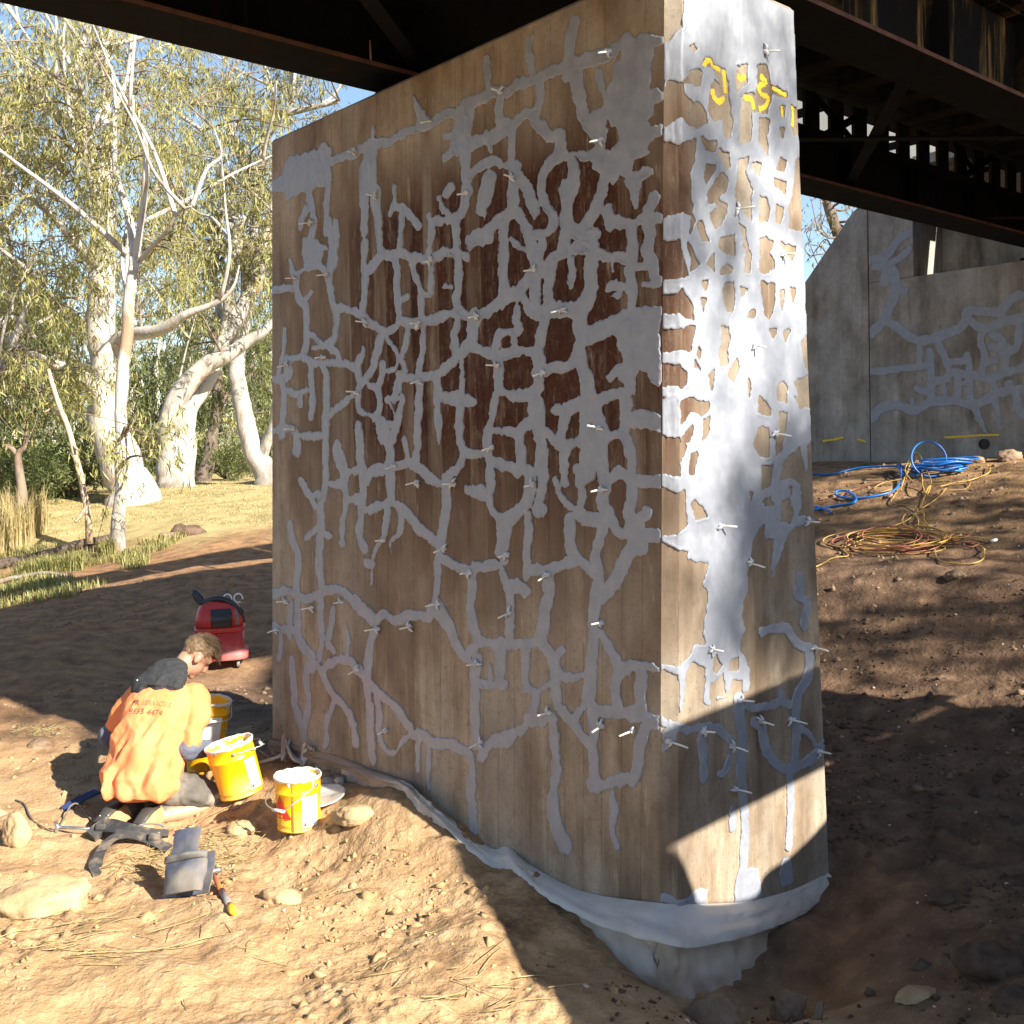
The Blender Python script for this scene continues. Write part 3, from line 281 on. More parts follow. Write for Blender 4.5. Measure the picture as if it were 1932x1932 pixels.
'ho': [[[-87,3513],[-78,3385],[20,3428],[27,3421],[32,3554],[-37,3566]],[[-87,3318],[9,3303],[109,3337],[99,3246],[61,3196],[77,3038],[-112,3015]],[[87,3715],[116,3735],[130,3715],[108,3702]],[[54,3576],[83,3617],[141,3642],[163,3633],[146,3572],[117,3562],[67,3570],[39,3564]],[[30,3509],[86,3494],[92,3477],[136,3503],[179,3466],[192,3428],[118,3397],[47,3402],[27,3430]],[[172,3680],[216,3698],[245,3668],[320,3675],[341,3615],[332,3567],[360,3504],[374,3451],[341,3385],[311,3398],[297,3447],[275,3461],[229,3439],[201,3479],[220,3582],[250,3611],[302,3598],[259,3640],[230,3674],[164,3660]],[[405,3702],[493,3730],[474,3651],[418,3621],[398,3603]],[[557,3734],[623,3757],[639,3732],[662,3674],[780,3669],[788,3646],[719,3633],[669,3637],[642,3584],[625,3552],[510,3531],[498,3402],[410,3373],[432,3578],[537,3616],[555,3677]],[[718,3594],[770,3603],[759,3548],[734,3548]],[[818,3617],[909,3595],[907,3510],[835,3483],[810,3518]],[[566,3508],[640,3517],[621,3446],[627,3356],[594,3375],[555,3411]],[[728,3494],[767,3500],[740,3462]],[[146,3357],[204,3353],[256,3357],[240,3314],[173,3312]],[[255,3321],[278,3329],[338,3316],[344,3270],[313,3247],[291,3276],[262,3294]],[[178,3245],[238,3250],[229,3221],[176,3168],[158,3188]],[[181,3123],[243,3200],[290,3234],[327,3212],[318,3179],[264,3134],[210,3091],[180,3092]],[[408,3303],[471,3322],[461,3255],[499,3185],[488,3098],[385,3085],[380,3173],[406,3266]],[[503,3308],[568,3309],[558,3260],[525,3260]],[[719,3361],[771,3354],[752,3303],[692,3308]],[[674,3262],[768,3261],[757,3210],[681,3229]],[[840,3360],[940,3425],[932,3144],[789,3126],[828,3259]],[[190,3143],[265,3163],[310,3160],[256,3125],[263,3107],[316,3100],[314,3063],[267,3007],[229,2993],[207,3018],[194,3048],[254,3074],[233,3103],[181,3097]],[[388,3180],[491,3194],[494,3052],[447,3065],[401,3107],[386,3133]],[[555,3164],[604,3166],[627,3116],[617,3062],[551,3059]],[[679,3152],[738,3140],[718,3059],[680,3064]],[[-111,3046],[-70,3029],[-43,3024],[6,3043],[62,3032],[97,3005],[59,2947],[78,3070],[-20,3079]],[[97,3005],[141,3006],[182,2929],[131,2928]],[[44,2905],[64,2885],[112,2822],[61,2799]],[[265,2947],[365,2976],[362,2887],[301,2890],[256,2914]],[[398,3027],[445,3013],[451,2962],[481,2889],[471,2822],[431,2813],[442,2904],[419,2935],[443,2961]],[[548,2972],[590,2989],[648,2973],[621,2922],[662,2887],[661,2858],[577,2826],[544,2838]],[[218,2882],[215,2809],[164,2831]],[[260,2803],[307,2840],[353,2835],[337,2810]],[[716,2976],[837,2968],[818,2932],[791,2914],[757,2936]],[[781,3145],[946,3307],[947,3055],[787,3047]],[[289,2759],[350,2764],[356,2709],[339,2642],[300,2644],[271,2693],[265,2725]],[[132,2751],[169,2754],[153,2721]],[[397,2759],[452,2744],[403,2712]],[[551,2785],[659,2780],[647,2681],[612,2625],[579,2643],[557,2723]],[[700,2763],[744,2772],[714,2666],[690,2704]],[[779,2779],[831,2778],[803,2711]],[[122,2682],[166,2690],[135,2629]],[[457,2654],[505,2653],[496,2623],[448,2630]],[[260,2572],[305,2570],[319,2528],[294,2471],[300,2415],[246,2404],[241,2469],[258,2516]],[[610,2581],[669,2580],[643,2549]],[[712,2577],[772,2580],[736,2519]],[[93,2477],[114,2464],[106,2422],[85,2444]],[[69,2421],[112,2382],[68,2394]],[[307,2383],[363,2436],[377,2399],[336,2332],[298,2359]],[[170,2365],[200,2380],[182,2296],[168,2310]],[[669,2314],[713,2335],[746,2305],[737,2274],[659,2273]],[[-17,2378],[17,2361],[9,2325],[-27,2306]],[[-128,2926],[-68,2907],[2,2918],[0,2763],[-135,2751]],[[7,2861],[36,2775],[-4,2762]],[[-137,2690],[-13,2695],[1,2709],[63,2651],[68,2593],[-9,2602],[-23,2619],[-140,2620]],[[-142,2545],[-25,2547],[74,2562],[42,2461],[-145,2462]],[[-147,2409],[-24,2396],[-27,2311],[-151,2317]],[[904,2840],[950,2843],[955,2702],[925,2624],[900,2698]],[[859,2534],[951,2590],[958,2498],[909,2395]],[[800,2341],[890,2369],[964,2396],[969,2263],[860,2262]],[[-29,2248],[35,2267],[158,2241],[157,2213],[112,2190],[91,2199],[33,2204],[-25,2159]],[[-27,2100],[45,2149],[52,2136],[22,2081],[-22,2064],[-43,2046]],[[119,2172],[163,2181],[162,2126],[108,2076]],[[34,2027],[85,2044],[38,1945],[13,1946]],[[507,2201],[526,2283],[616,2225],[606,2191]],[[661,2319],[713,2340],[747,2316],[736,2251],[659,2260]],[[513,2133],[596,2137],[592,2005],[509,2011],[478,2065]],[[674,2201],[734,2196],[724,2146],[686,2022],[642,2008],[644,2048],[671,2107]],[[532,1962],[615,1960],[596,1876],[529,1865]],[[26,1818],[49,1830],[106,1795],[126,1757],[53,1757]],[[543,1805],[594,1822],[626,1776],[551,1785]],[[687,1798],[739,1800],[773,1743],[745,1694],[675,1699]],[[439,1849],[463,1843],[445,1796]],[[447,2354],[466,2325],[452,2268],[441,2277]],[[162,2356],[183,2301],[168,2310]],[[741,1866],[767,1854],[757,1820]],[[149,1129],[173,1154],[187,1128],[202,1107],[170,1078],[148,1087]],[[279,1119],[327,1122],[333,1072],[270,1082]]],
'pt': [[608,3811],[381,3085],[723,2927],[488,2503],[629,2112],[215,1714],[420,1536],[888,1690],[129,1188],[924,1086],[328,930],[478,812],[716,776],[65,842],[267,741],[-147,833],[946,577],[284,544]],
},
'wall': {
'st': [[[4379,4354,101],[4223,4348,105],[4113,4413,111],[4005,4528,110],[3880,4589,103],[3724,4587,97],[3638,4580,96]],[[4316,4261,85],[4115,4265,86],[3989,4312,89],[3847,4405,90]],[[4172,4058,129],[4152,4172,130],[4062,4175,114],[4029,4006,125],[4067,3813,129],[4140,3706,130],[4196,3580,129],[4364,3446,129]],[[4012,3938,96],[3906,3908,96]],[[3655,4583,72],[3589,4412,73],[3540,4197,74],[3524,4099,74]],[[3544,4612,42],[3546,4389,42]],[[2879,4376,71],[2881,4084,71]],[[4160,3559,114],[4035,3496,113],[3912,3384,113],[3789,3307,112],[3600,3288,114],[3397,3333,115],[3231,3379,117],[3149,3465,118],[3116,3571,115],[2924,3549,108],[2737,3527,112],[2613,3650,113],[2522,3684,111]],[[3084,3442,98],[2925,3347,100],[2707,3401,102],[2475,3421,100]],[[2926,3332,90],[2974,3212,88],[2927,3052,86],[2944,2898,88],[2961,2789,88]],[[2832,3276,89],[2739,3205,89],[2739,3113,96],[2848,3138,91]],[[2701,3078,164],[2678,3069,164]],[[2678,3076,93],[2694,2878,93]],[[2524,3321,92],[2555,3111,94],[2647,3058,95]],[[2928,2959,78],[2802,2964,78]],[[3729,3268,73],[3723,3023,73]],[[3515,3248,80],[3416,3078,81],[3383,2964,81],[3351,2865,81]],[[3366,2994,80],[3169,2994,81],[3136,3070,83]],[[3120,2990,88],[3105,2831,89],[3107,2642,89],[3108,2484,89]],[[4379,2959,93],[4223,2947,93],[4005,2964,92],[3793,2964,91],[3637,2984,90]],[[3593,3142,89],[3586,2915,89],[3580,2704,89],[3573,2525,89]],[[3537,2782,101],[3402,2789,102],[3318,2863,100],[3073,2813,96],[2866,2767,97],[2679,2815,97],[2478,2861,96]],[[3252,2810,82],[3254,2572,82]],[[3236,2730,63],[3122,2722,63]],[[3419,2758,58],[3412,2613,58]],[[3779,2701,81],[3623,2642,80]],[[4378,2366,127],[4284,2463,123],[4101,2521,117],[3922,2478,115],[3781,2438,116],[3607,2527,116],[3404,2532,113],[3271,2525,111],[3076,2467,111],[2915,2521,112],[2758,2589,110],[2479,2618,107],[2289,2621,106]],[[3833,2572,70],[3834,2441,70]],[[2851,2750,77],[2789,2591,77]],[[2649,2690,90],[2619,2611,90]],[[3044,2418,87],[2981,2257,59],[2902,2113,31]],[[2805,2483,74],[2775,2342,57],[2768,2233,39]],[[2574,2547,83],[2544,2408,82],[2481,2313,82]],[[2475,3421,101],[2285,3460,100]],[[2478,2861,96],[2288,2906,95]]],
'po': [],
'ho': [],
'pt': [],
},
}
SPRAY = [[[173,3622],[186,3669],[216,3692],[252,3670],[290,3669]],[[316,3670],[318,3620],[324,3575]],[[234,3576],[240,3545],[277,3530],[316,3555]],[[412,3666],[435,3657],[467,3678]],[[456,3582],[512,3583],[527,3544]],[[580,3701],[621,3680],[571,3651],[586,3621],[635,3616],[617,3575],[567,3551]],[[670,3666],[729,3659],[780,3654]],[[740,3598],[747,3550]],[[826,3614],[831,3565],[823,3520]]]
WALL_SPRAY = [[[3425,2098],[3242,2100],[2998,2109],[2761,2106]],[[5099,2101],[4919,2118],[4782,2140]],[[4589,2109],[4532,2095],[4467,2071]]]
def wlink(name, me, mat=None, parent=None, **kw):
    """mesh given in place: hang it under its thing without moving it"""
    o = link(name, me, mat, parent, **kw)
    if parent: o.matrix_parent_inverse = Matrix.Translation(-parent.location)
    return o
def wbuild(mb, name, mat, parent=None, bevel=0, **kw):
    o = mb.build(name, mat, parent, bevel, **kw)
    if parent: o.matrix_parent_inverse = Matrix.Translation(-parent.location)
    return o
def dotn(t, vec, k=(0, 0, 0)):
    q = t.n('ShaderNodeVectorMath', operation='DOT_PRODUCT'); t.l(t.tc.outputs['Object'], q.inputs[0]); q.inputs[1].default_value = tuple(vec)
    return q.outputs['Value']
def comb(t, a, b, c):
    q = t.n('ShaderNodeCombineXYZ'); t.put(q.inputs[0], a); t.put(q.inputs[1], b); t.put(q.inputs[2], c); return q.outputs[0]

# ---- board-marked concrete, stained
def concrete(name, light, mid, dark, rust, rust_box, board=.115, rust_amt=1.0, zref=0):
    t = NT(name)
    s = t.math('SUBTRACT', dotn(t, UX), float(P0 @ UX)); w = t.math('SUBTRACT', dotn(t, VX), float(P0 @ VX)); z = dotn(t, (0, 0, 1))
    q = t.math('ADD', s, w)
    bi = t.math('FLOOR', t.math('DIVIDE', q, board)); bf = t.math('FRACT', t.math('DIVIDE', q, board))
    wn_ = t.n('ShaderNodeTexWhiteNoise', noise_dimensions='1D'); t.l(bi, wn_.inputs['W']); br = wn_.outputs['Value']
    st = comb(t, t.math('MULTIPLY', q, 8.), 0., t.math('MULTIPLY', z, .8))
    streak = t.noise(1., 6, st, .62)
    st2 = comb(t, t.math('MULTIPLY', q, 34.), 0., t.math('MULTIPLY', z, 1.6))
    fine = t.noise(1., 5, st2, .6)
    blot = t.noise(3.4, 9, comb(t, q, w, t.math('MULTIPLY', z, .6)))
    grit = t.noise(75., 4)
    v = t.math('ADD', t.math('MULTIPLY', streak, .38), t.math('ADD', t.math('MULTIPLY', br, .05), t.math('MULTIPLY', blot, .60)))
    c = t.ramp(v, (.36, dark), (.50, mid), (.66, light))
    c = t.mix(t.mr(fine, .55, .8, 0, .16), c, tuple(x * .45 for x in mid))
    s0, s1, z0, z1 = rust_box
    m = t.math('MULTIPLY', t.mr(s, s0 - .7, s0 + .5), t.mr(s, s1 + .35, s1 - .05))
    m = t.math('MULTIPLY', m, t.math('MULTIPLY', t.mr(z, z0 - .5, z0 + .7), t.mr(z, z1 + .28, z1 - .12)))
    m = t.math('MULTIPLY', m, t.mr(w, .03, .12, 1, .22))
    edge = t.mr(t.math('ADD', t.math('MULTIPLY', streak, .75), t.math('ADD', t.math('MULTIPLY', br, .3), t.math('MULTIPLY', blot, .45))), .50, .68)
    m2 = t.math('MULTIPLY', m, t.math('MULTIPLY', edge, rust_amt), True)
    c = t.mix(m2, c, t.ramp(fine, (.35, tuple(x * .5 for x in rust)), (.62, rust), (.8, tuple(min(x * 2.6 + .02, 1) for x in rust))))
    spk = t.math('MULTIPLY', m, t.mr(t.noise(1., 9, comb(t, t.math('MULTIPLY', q, 16.), w, t.math('MULTIPLY', z, 5.)), .75), .54, .68, 0, .55))
    c = t.mix(spk, c, t.mix(blot, mid, light))
    gry = t.mr(t.noise(1., 7, comb(t, t.math('MULTIPLY', q, 2.2), w, t.math('MULTIPLY', z, .9)), .6), .44, .62, 0, .5)
    c = t.mix(t.math('MULTIPLY', gry, t.mr(m2, 0, .6, 1, 0)), c, tuple((x * .5 + sum(light) / 3 * .5) * .82 for x in light))
    pale = t.math('MULTIPLY', t.mr(t.noise(1., 6, comb(t, t.math('MULTIPLY', q, 20.), 0., t.math('MULTIPLY', z, 3.)), .7), .60, .70), .35)
    c = t.mix(pale, c, tuple(min(x * 1.5, 1) for x in light))
    c = t.mix(t.mr(t.noise(16, 8, None, .7), .50, .70, 0, .45), c, tuple(x * .55 for x in mid)); c = t.mix(t.mr(grit, .58, .70, 0, .55), c, tuple(x * .5 for x in mid))
    line = t.math('LESS_THAN', t.math('ABSOLUTE', t.math('SUBTRACT', bf, .5)), .465)
    h = t.math('ADD', t.math('MULTIPLY', line, .25), t.math('ADD', t.math('MULTIPLY', br, .2), t.math('MULTIPLY', fine, .22)))
    n = t.bump(h, .35, .006); n = t.bump(grit, .3, .003, n)
    return t.out(c, .82, n, spec=.25)
M_PIER = concrete('pier_concrete', (.38, .325, .25), (.22, .168, .118), (.105, .073, .049), (.064, .019, .008), (-2.55, -.02, 1.5, 3.45))
M_WALL = concrete('abutment_concrete', (.42, .40, .37), (.25, .225, .19), (.10, .085, .07), (.10, .045, .018), (-3.9, -1.5, 2.1, 3.6), board=.14, rust_amt=.8)
def seal_mat():
    t = NT('grey_epoxy_paste')
    a = t.noise(14, 4); b = t.noise(60, 4, t.co((1, 1, .35)))
    c = t.ramp(a, (.3, (.205, .222, .262)), (.55, (.24, .258, .302)), (.8, (.29, .308, .35)))
    n = t.bump(b, .35, .004); n = t.bump(t.noise(9, 3), .4, .012, n)
    return t.out(c, t.mr(a, .3, .7, .38, .55), n, spec=.45)
M_SEAL = seal_mat()
M_LUMP = pm('pale_paste_lump', (.50, .52, .55), (.38, .40, .43), 30, .25, .2)  # paler and glossier than the sealant, for its white glints and smears

# ---- earth
def dirt():
    t = NT('earth')
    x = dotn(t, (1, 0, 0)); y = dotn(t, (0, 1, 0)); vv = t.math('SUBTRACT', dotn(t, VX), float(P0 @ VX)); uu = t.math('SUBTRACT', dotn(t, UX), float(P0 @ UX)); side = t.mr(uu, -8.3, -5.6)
    a = t.noise(.9, 6); b = t.noise(5.5, 6); g = t.noise(38, 5); g2 = t.noise(120, 3)
    c = t.ramp(b, (.30, (.28, .170, .088)), (.50, (.40, .262, .142)), (.70, (.48, .335, .195)))
    c = t.mix(t.mr(a, .42, .62, 0, .45), c, (.29, .185, .095))
    # darker soil on the bank and under the bridge
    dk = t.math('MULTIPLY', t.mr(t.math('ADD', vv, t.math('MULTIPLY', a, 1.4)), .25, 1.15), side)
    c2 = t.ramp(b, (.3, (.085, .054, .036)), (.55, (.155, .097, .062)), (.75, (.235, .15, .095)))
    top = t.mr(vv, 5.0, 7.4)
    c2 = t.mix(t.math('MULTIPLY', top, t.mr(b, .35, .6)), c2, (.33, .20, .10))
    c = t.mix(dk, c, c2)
    # reddish track behind the worker
    tr = t.math('MULTIPLY', t.mr(y, 6.8, 8.6), t.mr(dk, 1., 0.))
    c3 = t.ramp(b, (.3, (.13, .076, .044)), (.55, (.26, .145, .074)), (.75, (.36, .205, .10)))
    c = t.mix(tr, c, c3)
    # dry grass flat
    gr = t.math('MULTIPLY', t.mr(t.math('ADD', y, t.math('MULTIPLY', a, 5.)), 18.8, 20.6), t.mr(side, 1., 0.))
    c4 = t.ramp(t.noise(2.5, 6), (.3, (.21, .18, .075)), (.5, (.34, .27, .125)), (.7, (.42, .335, .17)))
    c = t.mix(gr, c, c4)
    c = t.mix(t.math('MULTIPLY', t.mr(g, .60, .70, 0, .5), t.mr(dk, 0, 1, 1, .3)), c, (.52, .40, .25))
    rl = t.math('ABSOLUTE', t.math('ADD', t.math('ADD', x, t.math('MULTIPLY', y, -.55)), 2.60))
    rl = t.math('MULTIPLY', t.mr(t.math('ADD', rl, t.math('MULTIPLY', b, .5)), .50, .22), t.math('MULTIPLY', t.mr(y, 5.9, 5.3), t.mr(y, 3.9, 4.4)))
    c = t.mix(t.math('MULTIPLY', rl, t.mr(g, .35, .6, .35, .85)), c, (.10, .065, .04))
    c = t.mix(t.mr(g2, .36, .28, 0, .6), c, (.07, .045, .028))
    n = t.bump(b, .5, .05); n = t.bump(g, .7, .018, n); n = t.bump(g2, .5, .006, n)
    return t.out(c, .95, n, spec=.12)
M_DIRT = dirt()

# ------------------------------------------------------------------ ground sheet reaching the horizon
def make_ground():
    rad = [0.0]; r = .6
    while r < 900: rad.append(r); r *= (1.02 if r < 3 else 1.0042) if r < 8 else 1.0075 if r < 12 else (1.012 if r < 40 else 1.05)
    rad.append(1500.)
    a1 = np.linspace(-36, 36, 560); a2 = np.linspace(36, 324, 150)[1:-1]
    ang = np.radians(np.concatenate([a1, a2])); n = len(ang); m = len(rad)
    rr = np.array(rad)[:, None]; X = rr * np.sin(ang)[None]; Y = rr * np.cos(ang)[None]
    Z = height(X, Y)
    V = np.stack([X, Y, Z], -1).reshape(-1, 3)
    i = np.arange(m - 1)[:, None]; j = np.arange(n)[None]; k = (j + 1) % n
    Fq = np.stack([i * n + j, (i + 1) * n + j, (i + 1) * n + k, i * n + k], -1).reshape(-1, 4)
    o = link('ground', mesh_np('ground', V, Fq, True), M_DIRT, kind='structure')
make_ground()

# ------------------------------------------------------------------ sealant relief from strokes given on a face
def seg_field(shape, x0, z0, cell, strokes, polys, holes, seed):
    nx, nz = shape; D = np.full((nx, nz), 9.); Tk = np.full((nx, nz), .004)
    gx = x0 + cell * np.arange(nx); gzv = z0 + cell * np.arange(nz)
    rg = np.random.default_rng(seed)
    def win(a0, a1, b0, b1):
        i0 = max(int((a0 - x0) / cell) - 1, 0); i1 = min(int((a1 - x0) / cell) + 2, nx); j0 = max(int((b0 - z0) / cell) - 1, 0); j1 = min(int((b1 - z0) / cell) + 2, nz)
        return slice(i0, i1), slice(j0, j1)
    def poly_sd(P, sl):
        X, Z = np.meshgrid(gx[sl[0]], gzv[sl[1]], indexing='ij'); d = np.full(X.shape, 9.); ins = np.zeros(X.shape, bool)
        for k in range(len(P)):
            a, b = P[k - 1], P[k]; e = b - a; t = np.clip(((X - a[0]) * e[0] + (Z - a[1]) * e[1]) / max(e @ e, 1e-9), 0, 1)
            d = np.minimum(d, np.hypot(X - a[0] - t * e[0], Z - a[1] - t * e[1]))
            with np.errstate(divide='ignore', invalid='ignore'):
                ins ^= ((a[1] > Z) != (b[1] > Z)) & (X < (b[0] - a[0]) * (Z - a[1]) / (b[1] - a[1]) + a[0])
        return np.where(ins, -d, d)
    def paint(d, sl, th):
        cur = D[sl]; Tk[sl] = np.where(d < 0, th, Tk[sl]); D[sl] = np.minimum(cur, d)
    for P in polys:
        P = np.array(P) / 1000.; sl = win(P[:, 0].min() - .05, P[:, 0].max() + .05, P[:, 1].min() - .05, P[:, 1].max() + .05)
        if D[sl].size: paint(poly_sd(P, sl), sl, .0045)
    for P in holes:
        P = np.array(P) / 1000.; sl = win(P[:, 0].min() - .05, P[:, 0].max() + .05, P[:, 1].min() - .05, P[:, 1].max() + .05)
        if D[sl].size: D[sl] = np.maximum(D[sl], -poly_sd(P, sl))
    for S in strokes:
        S = np.array(S) / 1000.; th = .0024 + .0030 * rg.random(); ph = rg.random() * 50
        C = crom(S, max(2, 4 * len(S))); w = np.interp(np.linspace(0, 1, len(C)), np.linspace(0, 1, len(S)), S[:, 2]) * .5
        mw = w.max() + .04
        sl = win(C[:, 0].min() - mw, C[:, 0].max() + mw, C[:, 1].min() - mw, C[:, 1].max() + mw)
        if not D[sl].size: continue
        X, Z = np.meshgrid(gx[sl[0]], gzv[sl[1]], indexing='ij'); d = np.full(X.shape, 9.)
        for k in range(len(C) - 1):
            a, b = C[k, :2], C[k + 1, :2]; e = b - a; t = np.clip(((X - a[0]) * e[0] + (Z - a[1]) * e[1]) / max(e @ e, 1e-9), 0, 1)
            d = np.minimum(d, np.hypot(X - a[0] - t * e[0], Z - a[1] - t * e[1]) - (w[k] + t * (w[k + 1] - w[k])))
        paint(d, sl, th)
    X, Z = np.meshgrid(gx, gzv, indexing='ij'); p = np.stack([X, Z, 0 * X + seed], -1)
    D = D + (.0005 if seed == 1 else .004 if seed == 2 else -.002) + (.009 if seed != 2 else .006) * fbm(p * 20, 3) + .005 * vnoise(p * 75) + (.012 if seed != 2 else .004) * np.minimum(vnoise(p * np.array([14, 5, 1]) + 5), 0) * np.clip(vnoise(p * 4 + 2), 0, 1)
    hh = Tk + .0011 * fbm(p * np.array([60, 18, 1]), 2) + .0008 * vnoise(p * 25 + 4)
    hh = hh + .0055 * np.exp(-((-D - .005) / .004) ** 2) * np.clip(vnoise(p * 12 + 8) * 2.2 - .5, 0, 1)     # burrs along stroke edges
    hh = np.maximum(hh, .0018)
    return gx, gzv, D, hh
def sealant(name, face, box, cell, data, place, parent, seed, keep=None, lift=.0012):
    x0, x1, z0, z1 = box; nx = int((x1 - x0) / cell) + 2; nz = int((z1 - z0) / cell) + 2
    gx, gzv, D, hh = seg_field((nx, nz), x0, z0, cell, data['st'], data['po'], data['ho'], seed)
    X, Z = np.meshgrid(gx, gzv, indexing='ij')
    if keep is not None: D = np.maximum(D, keep(X, Z))
    inside = D < 0
    a, b, c, d = inside[:-1, :-1], inside[1:, :-1], inside[1:, 1:], inside[:-1, 1:]
    cnt = a.astype(int) + b + c + d
    idx = np.arange(nx * nz).reshape(nx, nz)
    ii, jj = np.nonzero(cnt == 4)
    quads = np.stack([idx[ii, jj], idx[ii + 1, jj], idx[ii + 1, jj + 1], idx[ii, jj + 1]], -1)
    vx = list(); vz = list(); cache = {}; tris = []; N = nx * nz
    def cut(p, q):
        key = (min(p, q), max(p, q))
        if key in cache: return cache[key]
        pi, pj = divmod(p, nz); qi, qj = divmod(q, nz); dp, dq = D[pi, pj], D[qi, qj]; t = dp / (dp - dq)
        vx.append(gx[pi] + t * (gx[qi] - gx[pi])); vz.append(gzv[pj] + t * (gzv[qj] - gzv[pj]))
        cache[key] = N + len(vx) - 1; return cache[key]
    for i, j in zip(*np.nonzero((cnt > 0) & (cnt < 4))):
        cs = [int(idx[i, j]), int(idx[i + 1, j]), int(idx[i + 1, j + 1]), int(idx[i, j + 1])]; poly = []
        for k in range(4):
            p, q = cs[k], cs[(k + 1) % 4]; ip = D[divmod(p, nz)] < 0; iq = D[divmod(q, nz)] < 0
            if ip: poly.append(p)
            if ip != iq: poly.append(cut(p, q))
        for k in range(1, len(poly) - 1): tris.append((poly[0], poly[k], poly[k + 1]))
    AX = np.concatenate([X.ravel(), vx]); AZ = np.concatenate([Z.ravel(), vz]); AH = np.concatenate([hh.ravel(), np.full(len(vx), .0019)]) + lift
    V = place(AX, AZ, AH)
    Fa = np.concatenate([quads[:, [0, 1, 2]], quads[:, [0, 2, 3]], np.array(tris, int).reshape(-1, 3)])
    used = np.unique(Fa); rm = np.zeros(len(V), int); rm[used] = np.arange(len(used)); V = V[used]; Fa = rm[Fa]; AX, AZ = AX[used], AZ[used]
    E = np.concatenate([Fa[:, [0, 1]], Fa[:, [1, 2]], Fa[:, [2, 0]]]); key = np.sort(E, 1); key = key[:, 0].astype(np.int64) * len(V) + key[:, 1]
    _, inv, cn = np.unique(key, return_inverse=True, return_counts=True); B = E[cn[inv] == 1]      # crisp outer edge down to the concrete
    n = len(V); bt = place(AX, AZ, np.full(n, -.0004)); Vs = np.concatenate([V[B[:, 0]], V[B[:, 1]], bt[B[:, 1]], bt[B[:, 0]]]); m = len(B); i = np.arange(m) + n
    Fs = np.concatenate([np.stack([i + m, i, i + 3 * m], -1), np.stack([i + m, i + 3 * m, i + 2 * m], -1)])
    me = mesh_np(name, np.concatenate([V, Vs]), np.concatenate([Fa, Fs]), True)
    return wlink(name, me, M_SEAL, parent)

# ------------------------------------------------------------------ the pier
pier = empty('bridge_pier', W(-1.6, .4, 0), 'tall battered concrete bridge pier patched with a web of grey crack sealant', 'pier')
def prism_loft(mb, outl, zs):
    n = len(outl(zs[0])); vs = []; fs = []
    for z in zs: vs += [W(a, b, z) for a, b in outl(z)]
    for i in range(len(zs) - 1):
        for k in range(n): fs.append((i * n + k, i * n + (k + 1) % n, (i + 1) * n + (k + 1) % n, (i + 1) * n + k))
    fs += [tuple(range(n - 1, -1, -1)), tuple((len(zs) - 1) * n + k for k in range(n))]
    mb.add(vs, fs)
_bo = np.random.default_rng(5)
bdL = [(s, _bo.uniform(-.0012, .0012)) for s in np.arange(CHM + .10, L_ - .12, .115)]
def pier_outline(z):
    k = kk(z); e, b = ENDB * k, BAT * k; c2 = .03; o = []
    o += [(e, CHM - b), (e - CHM, -b)]
    for s, d in bdL: o += [(-s + .0015, -b), (-s, -b + .0025), (-s - .0015, -b)]
    o += [(-L_ - e + c2, -b), (-L_ - e, -b + c2), (-L_ - e, T_ + b - c2), (-L_ - e + c2, T_ + b), (e - .02, T_ + b), (e, T_ + b - .02)]
    return o
mb = MB(); prism_loft(mb, pier_outline, [-1.2, 0, 1, 2, 3, PTOP - .02]); wbuild(mb, 'pier_shaft', M_PIER, pier)
mb = MB()
def cap_outline(z):
    k = (z - (PTOP - .0195)) / .0195 * .018
    return [(-k, CHM), (-CHM - .0, k), (-L_ + .03, k), (-L_ + k, .03), (-L_ + k, T_ - .03), (-L_ + .03, T_ - k), (-.02, T_ - k), (-k, T_ - .02)]
prism_loft(mb, cap_outline, [PTOP - .0195, PTOP]); wbuild(mb, 'weathered_top', M_PIER, pier)
nLu = -NL / np.linalg.norm(NL); nFu = NF / np.linalg.norm(NF)
def placeL(s, z, h): return P0[None] - UX[None] * s[:, None] - VX[None] * (BAT * (PTOP - z) * KZ)[:, None] + np.array([0, 0, 1.])[None] * z[:, None] + nLu[None] * h[:, None]
def keepL(s, z): return np.maximum((CHM + .001) - s, s - (L_ - .03))
sealant('crack_sealant', 'L', (.03, L_, .0, 3.99), .0075, TRACE['left'], placeL, pier, 1, keepL)
CHD = .098
def placeF(v, z, h):
    k = (PTOP - z) * KZ; vc = CHM - BAT * k; t = np.clip((vc - v) / CHD, 0, 1)
    uu = ENDB * k - t * CHM; vv = np.where(v < vc, vc - t * CHM, v)
    nc = (UX - VX) / math.sqrt(2)
    nn = np.where((v < vc)[:, None], nc[None], nFu[None]); edge = np.abs(v - vc) < .006
    nn = np.where(edge[:, None], (nc * .5 + nFu * .5)[None] * 1.05, nn)
    return P0[None] + UX[None] * uu[:, None] + VX[None] * vv[:, None] + np.array([0, 0, 1.])[None] * z[:, None] + nn * h[:, None]
def keepF(v, z):
    k = (PTOP - z) * KZ; return np.maximum((CHM - BAT * k - CHD) - v, v - (T_ + BAT * k - .022))
sealant('crack_sealant', 'F', (-.36, 1.08, .0, PTOP - .03), .007, TRACE['front'], placeF, pier, 2, keepF)

